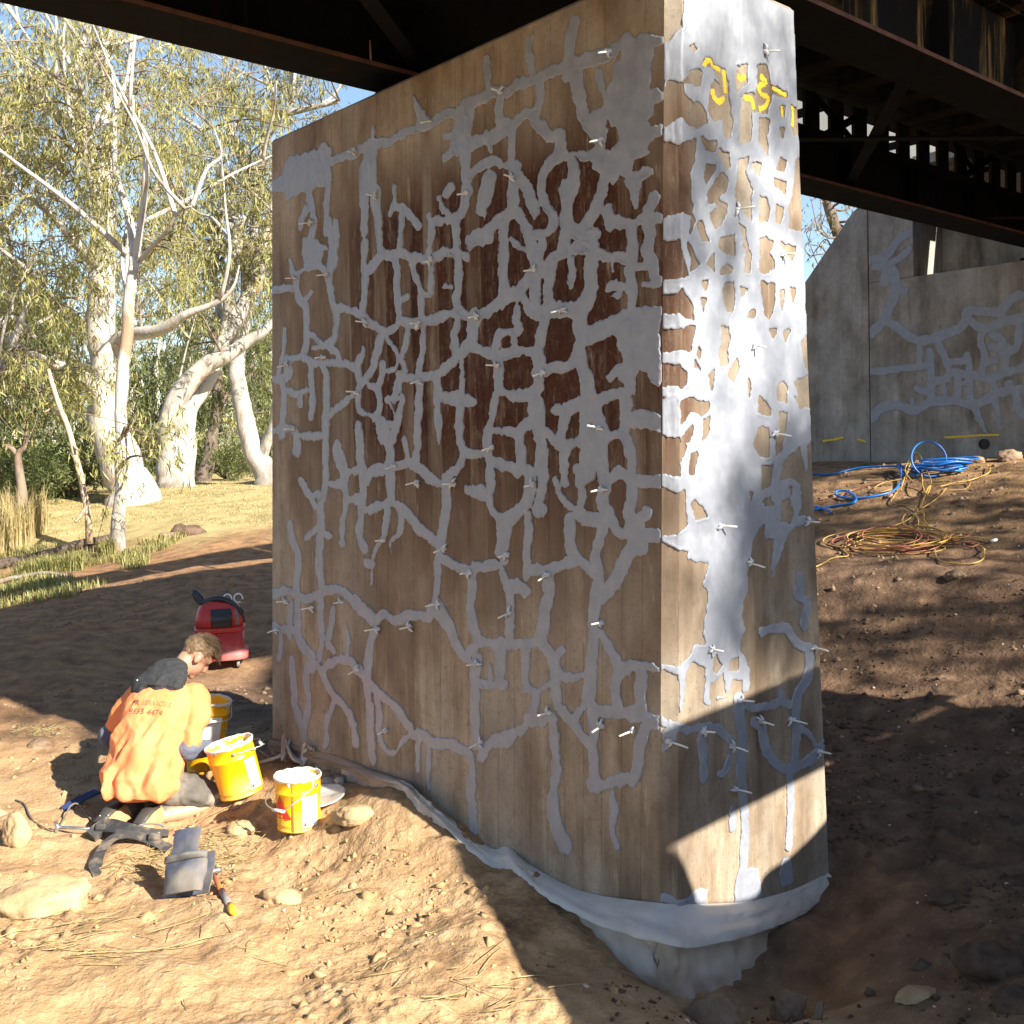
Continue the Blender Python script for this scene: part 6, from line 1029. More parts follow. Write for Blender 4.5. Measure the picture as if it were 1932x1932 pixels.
M_INK = pm('faded_black_print', (.10, .05, .04), (.14, .07, .05), 30, .8, .1); M_INK2 = pm('faded_brown_print', (.42, .16, .07), (.36, .14, .06), 30, .8, .1)
back_print('PR', .046, -.052, .645, 0, M_INK, 'back_print', True); back_print('SERVICES', .044, .080, .645, 0, M_INK2, 'back_print'); back_print('9553 4474', .050, .034, .572, 0, M_INK, 'back_print')

# ------------------------------------------------------------------ red site vacuum
vb = ground(418, 1256); vac = empty('vacuum_cleaner', vb, 'red and black wheeled site vacuum standing behind the worker', 'vacuum cleaner')
M_VR = pm('red_vacuum_plastic', (.50, .035, .03), (.40, .03, .028), 5, .42, .05, grime=(.50, .22, .20)); M_VB = pm('black_vacuum_plastic', (.02, .022, .028), (.03, .032, .04), 10, .4, .1); M_VG = pm('grey_vacuum_panel', (.20, .20, .19), (.14, .14, .14), 12, .6, .1)
k = np.linalg.norm(vb[:2]) / 9.5
def rbox(mb, secs, n=28, p=.45):
    P = []
    for z, rx, ry, cx, cy in secs: P.append([(cx + rx * math.copysign(abs(math.cos(a)) ** p, math.cos(a)), cy + ry * math.copysign(abs(math.sin(a)) ** p, math.sin(a)), z) for a in np.linspace(0, 2 * math.pi, n + 1)[:-1]])
    P = np.array(P); P = np.concatenate([np.repeat(P[:1].mean(1, keepdims=True), n, 1), P, np.repeat(P[-1:].mean(1, keepdims=True), n, 1)]); mb.grid(P, True, True)
mb = MB(); rbox(mb, [(.07, .205, .19, 0, 0), (.075, .225, .205, 0, 0), (.13, .23, .21, 0, 0), (.15, .205, .185, 0, 0), (.19, .195, .178, 0, 0), (.30, .20, .18, 0, 0)]); mb.build('tank', M_VR, vac)
mb = MB(); rbox(mb, [(.302, .196, .176, 0, 0), (.306, .204, .184, 0, 0), (.34, .206, .186, 0, 0), (.345, .20, .18, 0, 0)]); mb.build('clamp_band', M_VR, vac)
mb = MB(); rbox(mb, [(.347, .198, .178, 0, 0), (.42, .192, .172, 0, 0), (.49, .172, .155, 0, 0), (.53, .14, .128, 0, 0), (.555, .09, .085, 0, 0)]); hdv = mb.build('motor_head', M_VR, vac)
mb = MB(); rbox(mb, [(.352, .085, .035, .02, -.165), (.43, .088, .035, .02, -.155), (.50, .086, .035, .015, -.125)], 20); mb.build('filter_cover', M_VB, hdv)
mb = MB(); rbox(mb, [(.36, .030, .02, .135, -.150), (.46, .028, .02, .13, -.135), (.49, .02, .02, .12, -.125)], 16); mb.build('switch_panel', M_VG, hdv)
mb = MB(); mb.tube(crom([(.19, -.06, .37), (.16, -.11, .47), (.08, -.10, .555), (-.02, -.06, .575), (-.12, -.03, .545), (-.16, .0, .56), (-.195, .02, .63), (-.16, .05, .60), (-.12, .06, .53)], 46), .024, 10); hz = mb.build('suction_hose', M_VB, vac)
mb = MB(); mb.tube(crom([(.17, -.04, .40), (.185, -.09, .46), (.15, -.12, .50), (.10, -.11, .545)], 18), .018, 8); mb.build('lifting_handle', M_VB, vac)
for s, cx in ((1, .07), (1, .16)):
    mb = MB(); A = np.linspace(-.3, 5.2, 18); mb.tube([(cx + .035 * math.cos(a), .02 + .02 * math.sin(a), .56 + .035 * math.sin(a)) for a in A], .007, 6); mb.build('cable_loop', M_LBL, vac)
for cx, cy in ((-.14, -.13), (.14, -.13), (-.14, .13), (.14, .13)):
    mb = MB(); n = 16; mb.grid(np.array([[(cx + dx, cy + rr * math.cos(a), .036 + rr * math.sin(a)) for a in np.linspace(0, 2 * math.pi, n + 1)[:-1]] for dx, rr in ((-.012, .001), (-.012, .034), (.012, .034), (.012, .001))]), False, True); w_ = mb.build('castor', M_VG, vac)
    mb = MB(); mb.box((cx, cy, .062), (.034, .03, .03)); mb.build('fork', M_VB, w_)
vac.rotation_euler = (0, 0, math.radians(14)); vac.scale = (k, k, k)
# ------------------------------------------------------------------ rocks and loose stones
def rock_mat(name, a, b, c):
    t = NT(name); n = t.noise(7, 6); m = t.noise(28, 5)
    q = t.ramp(n, (.32, a), (.5, b), (.7, c)); q = t.mix(t.mr(m, .58, .7, 0, .6), q, tuple(x * .55 for x in b))
    nn = t.bump(n, .5, .03); return t.out(q, .92, t.bump(m, .5, .008, nn), spec=.15)
M_ROCK = rock_mat('pale_tan_stone', (.29, .19, .10), (.39, .275, .155), (.47, .35, .21)); M_ROCKD = rock_mat('brown_grey_stone', (.14, .095, .065), (.24, .165, .11), (.32, .24, .17)); M_CLOD = rock_mat('dark_earth_clod', (.06, .04, .03), (.11, .072, .05), (.16, .11, .075))
def rock_mesh(size, seed, sub=4, rough=.28, facet=.5):
    bm = bmesh.new(); bmesh.ops.create_icosphere(bm, subdivisions=sub, radius=1); P = np.array([v_.co[:] for v_ in bm.verts]); r = np.random.default_rng(seed)
    pl = r.normal(size=(9, 3)); pl /= np.linalg.norm(pl, axis=1)[:, None]; cut = r.uniform(.62, .95, 9)
    rad = np.ones(len(P))
    for n_, c_ in zip(pl, cut):
        d = P @ n_; rad = np.minimum(rad, np.where(d > .05, c_ / np.maximum(d, .05), 9))
    rad = rad * facet + (1 - facet) + rough * .5 * fbm(P * 1.4 + seed * 3.1, 3) + rough * .30 * fbm(P * 5 + seed, 4)
    P = P * rad[:, None] * np.asarray(size)
    me = bpy.data.meshes.new('rock'); bm.to_mesh(me); bm.free(); me.vertices.foreach_set('co', P.astype(np.float32).ravel()); me.polygons.foreach_set('use_smooth', np.ones(len(me.polygons), bool)); me.update(); return me
def rock(x, y, size, label, mat=M_ROCK, seed=0, rot=(0, 0, 0), sink=.42, name='rock', cat='rock', facet=.85):
    P = ground(x, y); o = link(name, rock_mesh(size, seed, 4, facet=facet), mat, label=label, cat=cat); o.location = (P[0], P[1], P[2] + size[2] * (1 - 2 * sink) * .6); o.rotation_euler = rot; return o
rock(72, 1716, (.27, .17, .13), 'broad pale boulder half sunk in the lit soil beside the tool belt', M_ROCK, 3, (.1, -.15, .2))
rock(34, 1592, (.085, .06, .125), 'upright pointed pale stone near the boots of the worker', M_ROCK, 5, (.1, -.12, 0), .2)
rock(76, 1410, (.085, .06, .055), 'brown stone with dry grass at the edge of the shaded track', M_ROCKD, 7, (0, 0, .4))
rock(458, 1566, (.085, .06, .05), 'flat-topped tan stone beside the knee of the worker', M_ROCK, 9, (0, .05, .3))
rock(532, 1702, (.105, .075, .065), 'lumpy tan stone on bare soil ahead of the hammer', M_ROCK, 12, (0, .1, -.2))
rock(668, 1540, (.13, .11, .055), 'rounded crusted earth lump right of the upright pail', M_ROCK, 14, (0, 0, .5), .3)
rock(1345, 1908, (.105, .09, .085), 'dark angular stone pinning the sheet under the pier corner', M_ROCKD, 16, (0, .3, .2), .2)
rock(1488, 1890, (.075, .065, .085), 'blunt brown stone on the dark soil just right of the sheet', M_ROCKD, 18, (0, .5, .2), .2)
rock(1545, 1905, (.020, .022, .055), 'small finger-shaped stone standing beside the blunt brown stone', M_ROCKD, 20, (.1, .2, 0), .1)
rock(1727, 1882, (.085, .05, .020), 'thin flat pale slab of stone on the dark soil', M_ROCK, 22, (.1, -.15, .25), .1, facet=.9)
rock(1862, 1830, (.125, .10, .085), 'big dark earth clod near the foot of the bank', M_CLOD, 24, (0, 0, 0), .3, 'earth_clod', 'clod')
rock(1915, 1900, (.085, .07, .06), 'smaller brown clod in front of the big dark clod', M_CLOD, 26, (0, 0, 0), .3, 'earth_clod', 'clod')
rock(1905, 868, (.17, .10, .085), 'pale rubble stone at the foot of the abutment wall', M_ROCKD, 28, (0, 0, .2), .2)
rock(1840, 872, (.12, .08, .05), 'low rubble stone against the abutment wall below the drain pipe', M_ROCKD, 30, (0, 0, .2), .2)
rock(1800, 1090, (.10, .08, .05), 'pale stone on the ledge of the bank below the cords', M_ROCKD, 31, (0, 0, .7), .3)
rock(352, 1010, (.30, .22, .16), 'heap of red-brown spoil beside the track below the grass', M_CLOD, 33, (0, 0, .2), .35, 'earth_clod', 'clod')
rock(322, 1018, (.20, .16, .12), 'red-brown spoil lump lying against the larger spoil heap', M_ROCKD, 34, (0, 0, .6), .3, 'earth_clod', 'clod')
rock(1775, 1700, (.07, .05, .03), 'tan clod lying on the dark soil below the bank', M_CLOD, 36, (0, 0, .6), .3, 'earth_clod', 'clod')
def crumbs(name, n, xr, yr, smin, smax, mat, seed, label, dens=-9):
    r = np.random.default_rng(seed); x = r.uniform(*xr, n); y = r.uniform(*yr, n); k = fbm(np.stack([x * 1.4, y * 1.4, 0 * x + seed], -1), 2) > dens; x, y = x[k], y[k]; n = len(x)
    # keep clear of the pier
    dx, dy = x - P0[0], y - P0[1]; uu = dx * UX[0] + dy * UX[1]; vv = dx * VX[0] + dy * VX[1]; k = ~((uu < .25) & (uu > -3.6) & (vv > -.42) & (vv < 1.2)); x, y = x[k], y[k]; n = len(x)
    s = smin + (smax - smin) * r.random(n) ** 4; z = height(x, y)
    base = np.array([(1, 0, 0), (-1, 0, 0), (0, 1, 0), (0, -1, 0), (0, 0, 1), (0, 0, -1)], float); fc = np.array([(0, 2, 4), (2, 1, 4), (1, 3, 4), (3, 0, 4), (2, 0, 5), (1, 2, 5), (3, 1, 5), (0, 3, 5)])
    V = base[None] * (s[:, None, None] * r.uniform(.55, 1.25, (n, 6, 1))); V = V + r.normal(size=(n, 6, 3)) * s[:, None, None] * .22
    a = r.uniform(0, 6.28, n); c, q = np.cos(a)[:, None], np.sin(a)[:, None]; V = np.stack([V[..., 0] * c - V[..., 1] * q, V[..., 0] * q + V[..., 1] * c, V[..., 2] * .75], -1)
    V = V + np.stack([x, y, z + s * np.where(s > .02, -.12, .2)], -1)[:, None]
    Fa = (fc[None] + np.arange(n)[:, None, None] * 6).reshape(-1, 3)
    return link(name, mesh_np(name, V.reshape(-1, 3), Fa), mat, label=label, cat='pebbles', kind='stuff')
M_CRUMB = rock_mat('tan_soil_crumb', (.28, .175, .085), (.38, .255, .13), (.46, .33, .18))  # matches the tan of the bare soil
crumbs('soil_crumbs', 9000, (-3.6, .9), (3.3, 7.6), .003, .020, M_CRUMB, 1, 'loose crumbs of tan soil over the sunlit ground', -.15)
crumbs('soil_crumbs', 9000, (.3, 4.6), (3.2, 8.5), .004, .022, M_CLOD, 2, 'dark crumbs and clods over the shaded soil', -.2)
crumbs('gravel', 5200, (1.6, 8.5), (6, 13.5), .006, .05, M_ROCKD, 3, 'gravel and broken clods over the bank', .0)
crumbs('soil_clods', 1500, (-3.6, .6), (3.3, 7.4), .008, .055, M_CRUMB, 7, 'half-buried clods in the sunlit soil', .05)
crumbs('dark_clods', 1300, (.2, 4.8), (3.2, 8.5), .010, .06, M_CLOD, 8, 'half-buried dark clods below the bank', .0)
crumbs('pale_pebbles', 380, (-3.6, 4.6), (3.3, 9.5), .004, .017, pm('pale_pebble', (.62, .56, .46), (.5, .44, .34), 20, .8, .2), 4, 'scattered pale pebbles on bare soil')
crumbs('track_crumbs', 6000, (-7.5, -.8), (7.4, 14), .006, .045, M_ROCKD, 5, 'crumbled soil along the shaded track', -.05)

# ------------------------------------------------------------------ straw
def straws(name, pts, label):
    mb = MB(); r = np.random.default_rng(len(pts))
    for x, y, l, a in pts:
        b = a + r.normal() * .35; q = [(x, y), (x + l * .5 * math.cos(a), y + l * .5 * math.sin(a)), (x + l * .5 * math.cos(a) + l * .5 * math.cos(b), y + l * .5 * math.sin(a) + l * .5 * math.sin(b))]
        C = crom([(u_, w_, gz(u_, w_) + .006 + abs(r.normal()) * .008) for u_, w_ in q], 7); mb.tube(C, [.0022, .0024, .0022, .002, .0018, .0014, .001], 4)
    return mb.build(name, M_DRY, label=label, cat='straw', kind='stuff')
r = np.random.default_rng(5); L = []
def area(n, x, y, sx, sy, ln, a0, sa):
    for _ in range(n):
        P = ground(x + r.normal() * sx, y + r.normal() * sy); L.append((P[0], P[1], ln * r.uniform(.4, 1.3), a0 + r.normal() * sa))
area(105, 395, 1610, 46, 26, .16, .3, .9); area(80, 268, 1628, 38, 18, .14, -.4, .8); area(34, 110, 1780, 95, 28, .28, .25, .25); area(22, 420, 1790, 170, 60, .14, .2, 1.2); area(22, 880, 1860, 110, 40, .22, .5, .5); area(10, 640, 1700, 130, 70, .10, .2, 1.2); area(70, 62, 1385, 26, 8, .10, 1.2, .8)
straws('straw', L, 'dry straw strewn over the lit soil')

# ------------------------------------------------------------------ tool belt, hammer, can
gt = lambda x, y, dz=0.: ground(x, y) + np.array([0, 0, dz])
M_BLK = pm('black_webbing', (.030, .030, .030), (.05, .05, .05), 30, .75, .4, grime=(.16, .13, .10)); M_POU = pm('slate_leather_pouch', (.075, .085, .12), (.05, .058, .085), 9, .7, .35, grime=(.17, .15, .13)); M_STEEL = pm('bright_tool_steel', (.55, .57, .60), (.42, .44, .47), 20, .3, .1, metal=.9)
def strip(mb, ctr, side, w, th):
    """a strap of given width and thickness along a centre line"""
    C = np.asarray(ctr); n = len(C); t = np.gradient(C, axis=0); t /= np.linalg.norm(t, axis=1)[:, None]; s = np.cross(t, np.asarray(side)); s /= np.linalg.norm(s, axis=1)[:, None]; up = np.cross(s, t)
    w = np.broadcast_to(w, (n,))[:, None]
    P = np.stack([C - s * w / 2 - up * th / 2, C + s * w / 2 - up * th / 2, C + s * w / 2 + up * th / 2, C - s * w / 2 + up * th / 2], 1); mb.grid(P, False, True); m = len(mb.v); o = m - n * 4
    mb.add([], []); mb.f += [(o + 3, o + 2, o + 1, o), (m - 4, m - 3, m - 2, m - 1)]; mb.sm += [False, False]
belt = empty('tool_belt', gt(240, 1585), 'black tool belt with holsters dropped on straw beside the worker', 'tool belt')
mb = MB(); C = crom([gt(182, 1640, .01), gt(190, 1618, .03), gt(215, 1598, .05), gt(250, 1592, .05), gt(290, 1600, .035), gt(320, 1608, .02)], 24); strip(mb, C, (0, -.5, 1), .055, .006); wbuild(mb, 'waist_strap', M_BLK, belt)
mb = MB(); C = crom([gt(172, 1588, .03), gt(200, 1578, .055), gt(240, 1582, .05), gt(285, 1583, .03), gt(318, 1580, .02)], 20); strip(mb, C, (0, -.7, .7), np.interp(np.linspace(0, 1, 20), [0, .3, .6, 1], [.075, .085, .06, .035]), .030); hol = wbuild(mb, 'holster', M_BLK, belt)
for x, y, w_, h_, a in ((196, 1580, .10, .07, .2), (228, 1590, .07, .055, -.1), (292, 1596, .075, .05, .15)):
    mb = MB(); c = gt(x, y, .04); mb.box(c, (w_, .05, h_), np.array([[math.cos(a), math.sin(a), -.15], [-math.sin(a), math.cos(a), .5], [.15, -.45, .88]]), .8); wbuild(mb, 'belt_pouch', M_BLK, belt, .008)
for x, y in ((190, 1567), (205, 1566), (219, 1569), (201, 1575)):
    mb = MB(); c = gt(x, y, .085); ell(mb, c, (.006, .006, .005), 8, 6); wbuild(mb, 'rivet', M_STEEL, hol)
mb = MB(); A = np.linspace(0, 5.6, 22); c = gt(282, 1580, .045); mb.tube([c + np.array([.085 * math.cos(a), .03 * math.sin(a), .022 * math.sin(a)]) for a in A], .006, 6); wbuild(mb, 'webbing_loop', pm('grey_webbing', (.22, .21, .22)), belt)
mb = MB(); c = gt(345, 1582, .03); A = np.linspace(0, 6.283, 20); mb.tube([c + np.array([.026 * math.cos(a), .012 * math.sin(a), .016 * math.sin(a)]) for a in A], .006, 6); wbuild(mb, 'snap_hook', M_LBL, belt)
mb = MB(); C = crom([gt(182, 1628, .02), gt(176, 1640, .02), gt(184, 1655, .012)], 8); strip(mb, C, (0, -.3, 1), .045, .012); wbuild(mb, 'buckle_end', M_BLK, belt)
ck = empty('steel_hammer', gt(135, 1572), 'bright steel-shafted tool sticking out of the black tool belt', 'tool')
mb = MB(); mb.tube([gt(112, 1571, .03), gt(140, 1573, .034), gt(172, 1579, .045)], [.010, .009, .009], 8); wbuild(mb, 'shaft', M_STEEL, ck)
mb = MB(); c = gt(110, 1571, .03); mb.tube([c + np.array([-.012, .0, .028]), c, c + np.array([-.012, -.01, -.03])], [.011, .015, .009], 8); wbuild(mb, 'head', M_STEEL, ck)
rope = MB(); rope.tube(crom([gt(30, 1512, .008), gt(46, 1520, .01), gt(58, 1545, .01), gt(72, 1558, .01), gt(100, 1570, .008), gt(118, 1560, .03), gt(134, 1540, .06), gt(150, 1534, .05), gt(172, 1552, .02), gt(190, 1565, .03)], 60), .0055, 6)
rope.build('rope', pm('dusty_grey_rope', (.16, .135, .10), (.11, .09, .07), 60, .9, .5), label='thin dusty rope winding from the shade to the tool belt', cat='rope')
pou = empty('tool_pouch', gt(355, 1680), 'scuffed slate-blue tool pouch lying open on the soil', 'pouch')
c0 = gt(357, 1692, .005); ex = np.array([.94, -.25, .22]); ex /= np.linalg.norm(ex); ey = np.array([.12, .55, .75]); ey -= ex * (ey @ ex); ey /= np.linalg.norm(ey); ez = np.cross(ex, ey)
def slab(w0, w1, h, th, o, bulge, name, mt, par, n=12):
    P = []
    for f in np.linspace(0, 1, 9):
        row = []; w = w0 + (w1 - w0) * f
        for g_ in np.linspace(-1, 1, n): row.append(c0 + ex * (o[0] + w * g_ / 2) + ey * (o[1] + h * f) + ez * (o[2] + bulge * (1 - g_ * g_) * math.sin(.5 + f * 2.2)))
        P.append(row)
    P = np.array(P); P = P + .011 * fbm(P * 14, 3)[..., None] * ez; mb = MB(); mb.grid(P); Q = P - ez * th; mb.grid(Q[::-1])
    edge = np.concatenate([P[0], P[1:, -1], P[-1, -2::-1], P[-2:0:-1, 0]]); eq = np.concatenate([Q[0], Q[1:, -1], Q[-1, -2::-1], Q[-2:0:-1, 0]]); mb.grid(np.stack([eq, edge]), True, True)
    return wbuild(mb, name, mt, par)
slab(.21, .225, .15, .012, (0, -.005, .055), .055, 'front_pocket', M_POU, pou); slab(.235, .235, .035, .010, (0, .146, .064), .048, 'pocket_band', pm('worn_grey_band', (.17, .16, .15), (.12, .11, .1), 20, .8, .3), pou)
slab(.20, .20, .20, .008, (.01, .0, .0), .004, 'back_panel', M_POU, pou); slab(.14, .15, .16, .007, (-.055, .17, .005), .012, 'top_flap', M_POU, pou); slab(.12, .10, .11, .006, (-.10, -.03, -.005), .01, 'side_flap', pm('pale_slate_flap', (.19, .215, .27)), pou)
cn = MB(); p = at(356, 1628, 5.72); q = p + np.array([.006, .03, .095]); d = q - p; cn.tube([p, p + d * .02, p + d * .6], [.032, .033, .033], 20); can = empty('spray_can', p, 'small yellow, white and blue can stuck in the slate pouch', 'can')
wbuild(cn, 'can_body', M_LBL, can); cn = MB(); cn.tube([p + d * .605, p + d * 1.0, p + d * 1.03], [.0332, .0332, .030], 20); wbuild(cn, 'cap', M_YEL, can); cn = MB(); cn.tube([p + d * .42, p + d * .52], .0335, 20, False); wbuild(cn, 'blue_band', pm('blue_print', (.05, .42, .62)), can)
ham = empty('hammer', gt(420, 1690), 'hammer with an orange and grey handle lying beside the slate pouch', 'hammer')
h0, h1 = gt(399, 1655, .03), gt(441, 1730, .02); dd = h1 - h0
mb = MB(); mb.tube([h0 + dd * .05, h0 + dd * .3, h0 + dd * .52], [.010, .011, .014], 10); hh_ = wbuild(mb, 'handle', pm('orange_handle', (.72, .17, .05), (.6, .14, .04), 10, .5, .05), ham)
mb = MB(); mb.tube([h0 + dd * .50, h0 + dd * .68, h0 + dd * .84], [.0155, .0165, .0155], 10); wbuild(mb, 'grip', pm('grey_grip', (.24, .23, .22)), ham)
mb = MB(); mb.tube([h0 + dd * .83, h0 + dd * .93, h0 + dd * 1.0], [.015, .020, .014], 10); wbuild(mb, 'handle_end', pm('yellow_orange_end', (.85, .42, .02)), ham)
s_ = np.cross(dd / np.linalg.norm(dd), [0, 0, 1.]); mb = MB(); mb.tube([h0 - s_ * .05, h0 - s_ * .03, h0 + s_ * .01, h0 + s_ * .035, h0 + s_ * .07 - np.array([0, 0, .012])], [.014, .0145, .011, .010, .004], 10); wbuild(mb, 'head', M_STEEL, ham)

# ------------------------------------------------------------------ oddments at the left foot of the pier
rag = MB(); r = np.random.default_rng(8)
rp = empty('rope_bundle', gt(560, 1452), 'bundle of paste-grey rope and rag against the left foot of the pier', 'rope')
mb = MB(); mb.tube(crom([gt(477, 1447, .015), gt(505, 1444, .03), gt(532, 1440, .05), gt(548, 1432, .07)], 18), .011, 8); wbuild(mb, 'rope', pm('paste_grey_rope', (.42, .41, .39), (.3, .29, .28), 40, .9, .5), rp)
for k in range(6):
    a = 533 + r.uniform(0, 22); b = 1440 + r.uniform(-8, 6); mb = MB(); mb.tube(crom([gt(533, 1446, .04), gt(a, b - 10, .10 + r.uniform(0, .04)), gt(a + 12, b, .05), gt(570, 1446 + r.uniform(-3, 5), .03)], 14), .009, 6); wbuild(mb, 'loop', pm('paste_grey_rope', (.4, .4, .4)), rp)
for k in range(5):
    mb = MB(); x = 574 + k * 4; mb.tube(crom([gt(570, 1450, .02), gt(x, 1446, .10), gt(x + 4, 1452, .16 - .01 * k)], 8), [.014] * 6 + [.012, .006], 6, True, .5); wbuild(mb, 'rag_fold', pm('stiff_pale_rag', (.50, .49, .47), (.38, .37, .36), 20, .9, .4), rp)
stk = MB(); g0 = gt(538.5, 1440); stk.tube([g0 - np.array([0, 0, .05]), g0 + np.array([-.002, 0, .19])], [.006, .0045], 6); stk.build('stick', pm('weathered_stick', (.40, .27, .17), (.3, .2, .13), 40, .9, .3), label='thin weathered stick standing upright against the pier foot', cat='stick')
stk = MB(); stk.tube([gt(490, 1425, .03), gt(516, 1442, .02)], [.006, .005], 6); stk.build('stick', pm('weathered_stick', (.40, .27, .17)), label='short stick leaning beside the rope bundle', cat='stick')
rock(596, 1446, (.075, .05, .085), 'brown block leaning against the sheet behind the rope bundle', M_ROCKD, 41, (0, .1, .2), .1)
for k in range(9):
    x, y = 604 + 6.5 * k + r.uniform(-5, 5), 1466 + 1.6 * k + r.uniform(-7, 9)
    P = ground(x, y); o = link('rubble', rock_mesh((r.uniform(.025, .05), r.uniform(.02, .04), r.uniform(.02, .04)), 50 + k, 3), M_ROCKD if k % 3 else pm('paste_lump_stone', (.34, .34, .34)), label='small dark rubble lump in the hollow under the folded sheet', cat='rubble', group='rubble under the folded sheet'); o.location = (P[0], P[1], P[2] + .015)
lid = MB(); lid.lathe([(0, .006), (.125, .006), (.135, .012), (.138, .004), (.132, 0), (0, 0)], 36); lo = lid.build('mixing_disc', M_RIM, label='paste-smeared round disc lying behind the upright pail', cat='disc'); P = gt(606, 1515, .035); lo.location = P; lo.rotation_euler = (.15, -.12, 0)
tl = MB(); C = crom([gt(120, 1530, .01), gt(150, 1518, .03), gt(185, 1508, .05)], 8); strip(tl, C, (0, -.4, 1), .06, .01); tl.build('blue_cloth', pm('dark_blue_cloth', (.02, .035, .12), (.015, .03, .09), 12, .9, .3), label='strip of dark blue cloth in the shadow behind the boots', cat='cloth')

# ------------------------------------------------------------------ hose and cords on the bank
M_HOSE = pm('blue_air_hose', (.015, .16, .52), (.01, .12, .42), 20, .35, .05); M_CORD = pm('yellow_cord', (.46, .29, .07), (.36, .22, .06), 20, .5, .05); M_CORDO = pm('dull_red_cord', (.30, .105, .07), (.22, .08, .05), 20, .5, .05)  # yellow and red cord colours darkened for the shade they lie in
k_ = lambda zx, zy, dz=0.: gt(1442.7 + zx * .2532, 789.2 + zy * .2532, dz)
def wob(P, a, s): P = np.asarray(P); return P + a * np.stack([vnoise(P * s + 1), vnoise(P * s + 31), np.abs(vnoise(P * s + 61)) * .6], -1)
hose = empty('air_hose', k_(1280, 420), 'coiled bright blue air hose on the bank with one loop standing up', 'hose')
c = k_(1225, 440, .0); mb = MB(); A = np.linspace(-1.3, 5.6, 50); mb.tube([c + np.array([.185 * math.cos(a), .05 * math.sin(a), .195 + .185 * math.sin(a)]) for a in A], .011, 8); wbuild(mb, 'standing_loop', M_HOSE, hose)
for k in range(7):
    cc = k_(1300 + 14 * k - 20, 410 + (k % 3) * 6, .03 + .018 * k); rx, ry = .25 + .04 * math.sin(k * 2.3), .13 + .04 * math.cos(k * 3); A = np.linspace(k, k + 6.4, 44)
    P = np.array([cc + np.array([rx * math.cos(a), ry * math.sin(a), .012 * math.sin(2 * a + k)]) for a in A]); mb = MB(); mb.tube(wob(P, .05, 3), .011, 8); wbuild(mb, 'coil_turn', M_HOSE, hose)
mb = MB(); mb.tube(crom([k_(1180, 400, .03), k_(1000, 370, .02), k_(700, 380, .015), k_(500, 425, .015), k_(370, 425, .015), k_(150, 440, .015)], 50), .013, 8); wbuild(mb, 'hose_tail', M_HOSE, hose)
mb = MB(); mb.tube(crom([k_(1130, 450, .03), k_(1040, 440, .05), k_(990, 385, .05), k_(1010, 420, .10), k_(1015, 490, .04), k_(960, 550, .015), k_(820, 590, .015), k_(660, 612, .02), k_(545, 600, .03), k_(535, 575, .04), k_(610, 570, .04), k_(675, 605, .03), k_(660, 645, .02), k_(500, 668, .015), k_(380, 690, .015), k_(200, 700, .015)], 110), .013, 8); wbuild(mb, 'hose_tail', M_HOSE, hose)
mb = MB(); mb.tube(crom([k_(380, 672, .02), k_(440, 690, .02), k_(492, 714, .02)], 10), .014, 8); wbuild(mb, 'hose_end', M_HOSE, hose)
yc = empty('extension_cord', k_(1100, 520), 'tangled yellow cord spilling down the bank below the blue hose', 'cord')
def cord(pts, mt, par, rad=.006, n=60, name='strand'):
    mb = MB(); mb.tube(wob(crom(pts, n), .03, 2.5), rad, 6); return wbuild(mb, name, mt, par)
cord([k_(1690, 372, .02), k_(1660, 430, .02), k_(1500, 490, .02), k_(1300, 520, .03), k_(1150, 520, .03), k_(1060, 470, .10), k_(1090, 400, .18), k_(1130, 420, .16), k_(1060, 490, .06), k_(1020, 560, .02)], M_CORD, yc)
cord([k_(1460, 385, .02), k_(1680, 372, .02)], M_CORD, yc, n=12); cord([k_(1070, 500, .05), k_(1110, 395, .2), k_(1200, 440, .12), k_(1250, 510, .03), k_(1190, 580, .02), k_(1180, 480, .08)], M_CORD, yc)
cord([k_(1040, 490, .04), k_(900, 505, .02), k_(830, 540, .02), k_(860, 570, .02), k_(960, 550, .02)], M_CORD, yc); cord([k_(1300, 530, .02), k_(1480, 490, .02), k_(1530, 500, .02), k_(1480, 545, .02), k_(1360, 555, .02)], M_CORD, yc)
cord([k_(1250, 520, .03), k_(1180, 590, .02), k_(1160, 660, .02), k_(1170, 690, .02), k_(1280, 600, .02), k_(1340, 540, .02)], M_CORD, yc); cord([k_(1000, 560, .02), k_(940, 645, .02), k_(1060, 665, .02), k_(1140, 710, .02), k_(1060, 785, .02), k_(900, 840, .02), k_(790, 900, .02), k_(640, 960, .02), k_(575, 990, .02), k_(620, 1040, .02), k_(520, 1060, .02), k_(400, 1115, .02), k_(250, 1180, .02)], M_CORD, yc, n=110)
cord([k_(1110, 730, .02), k_(1180, 800, .02), k_(1240, 850, .02), k_(1200, 790, .03), k_(1190, 730, .02), k_(1120, 720, .02)], M_CORD, yc)
cord([k_(890, 500, .02), k_(700, 540, .02), k_(560, 600, .02), k_(400, 640, .02)], M_CORDO, yc)
oc = empty('extension_cord', k_(1000, 960), 'flat tangle of yellow and dull red cord lower on the bank', 'cord'); r = np.random.default_rng(21)
for k in range(15):
    cx, cy = 960 + r.normal() * 90, 955 + r.normal() * 16; rx, ry = r.uniform(190, 400), r.uniform(38, 85); A = np.linspace(r.uniform(0, 6), r.uniform(0, 6) + 6.5, 12)
    cord([k_(cx + rx * math.cos(a), cy + ry * math.sin(a), .012 + .006 * k) for a in A], M_CORDO if k % 3 == 1 else M_CORD, oc, .006, 70)
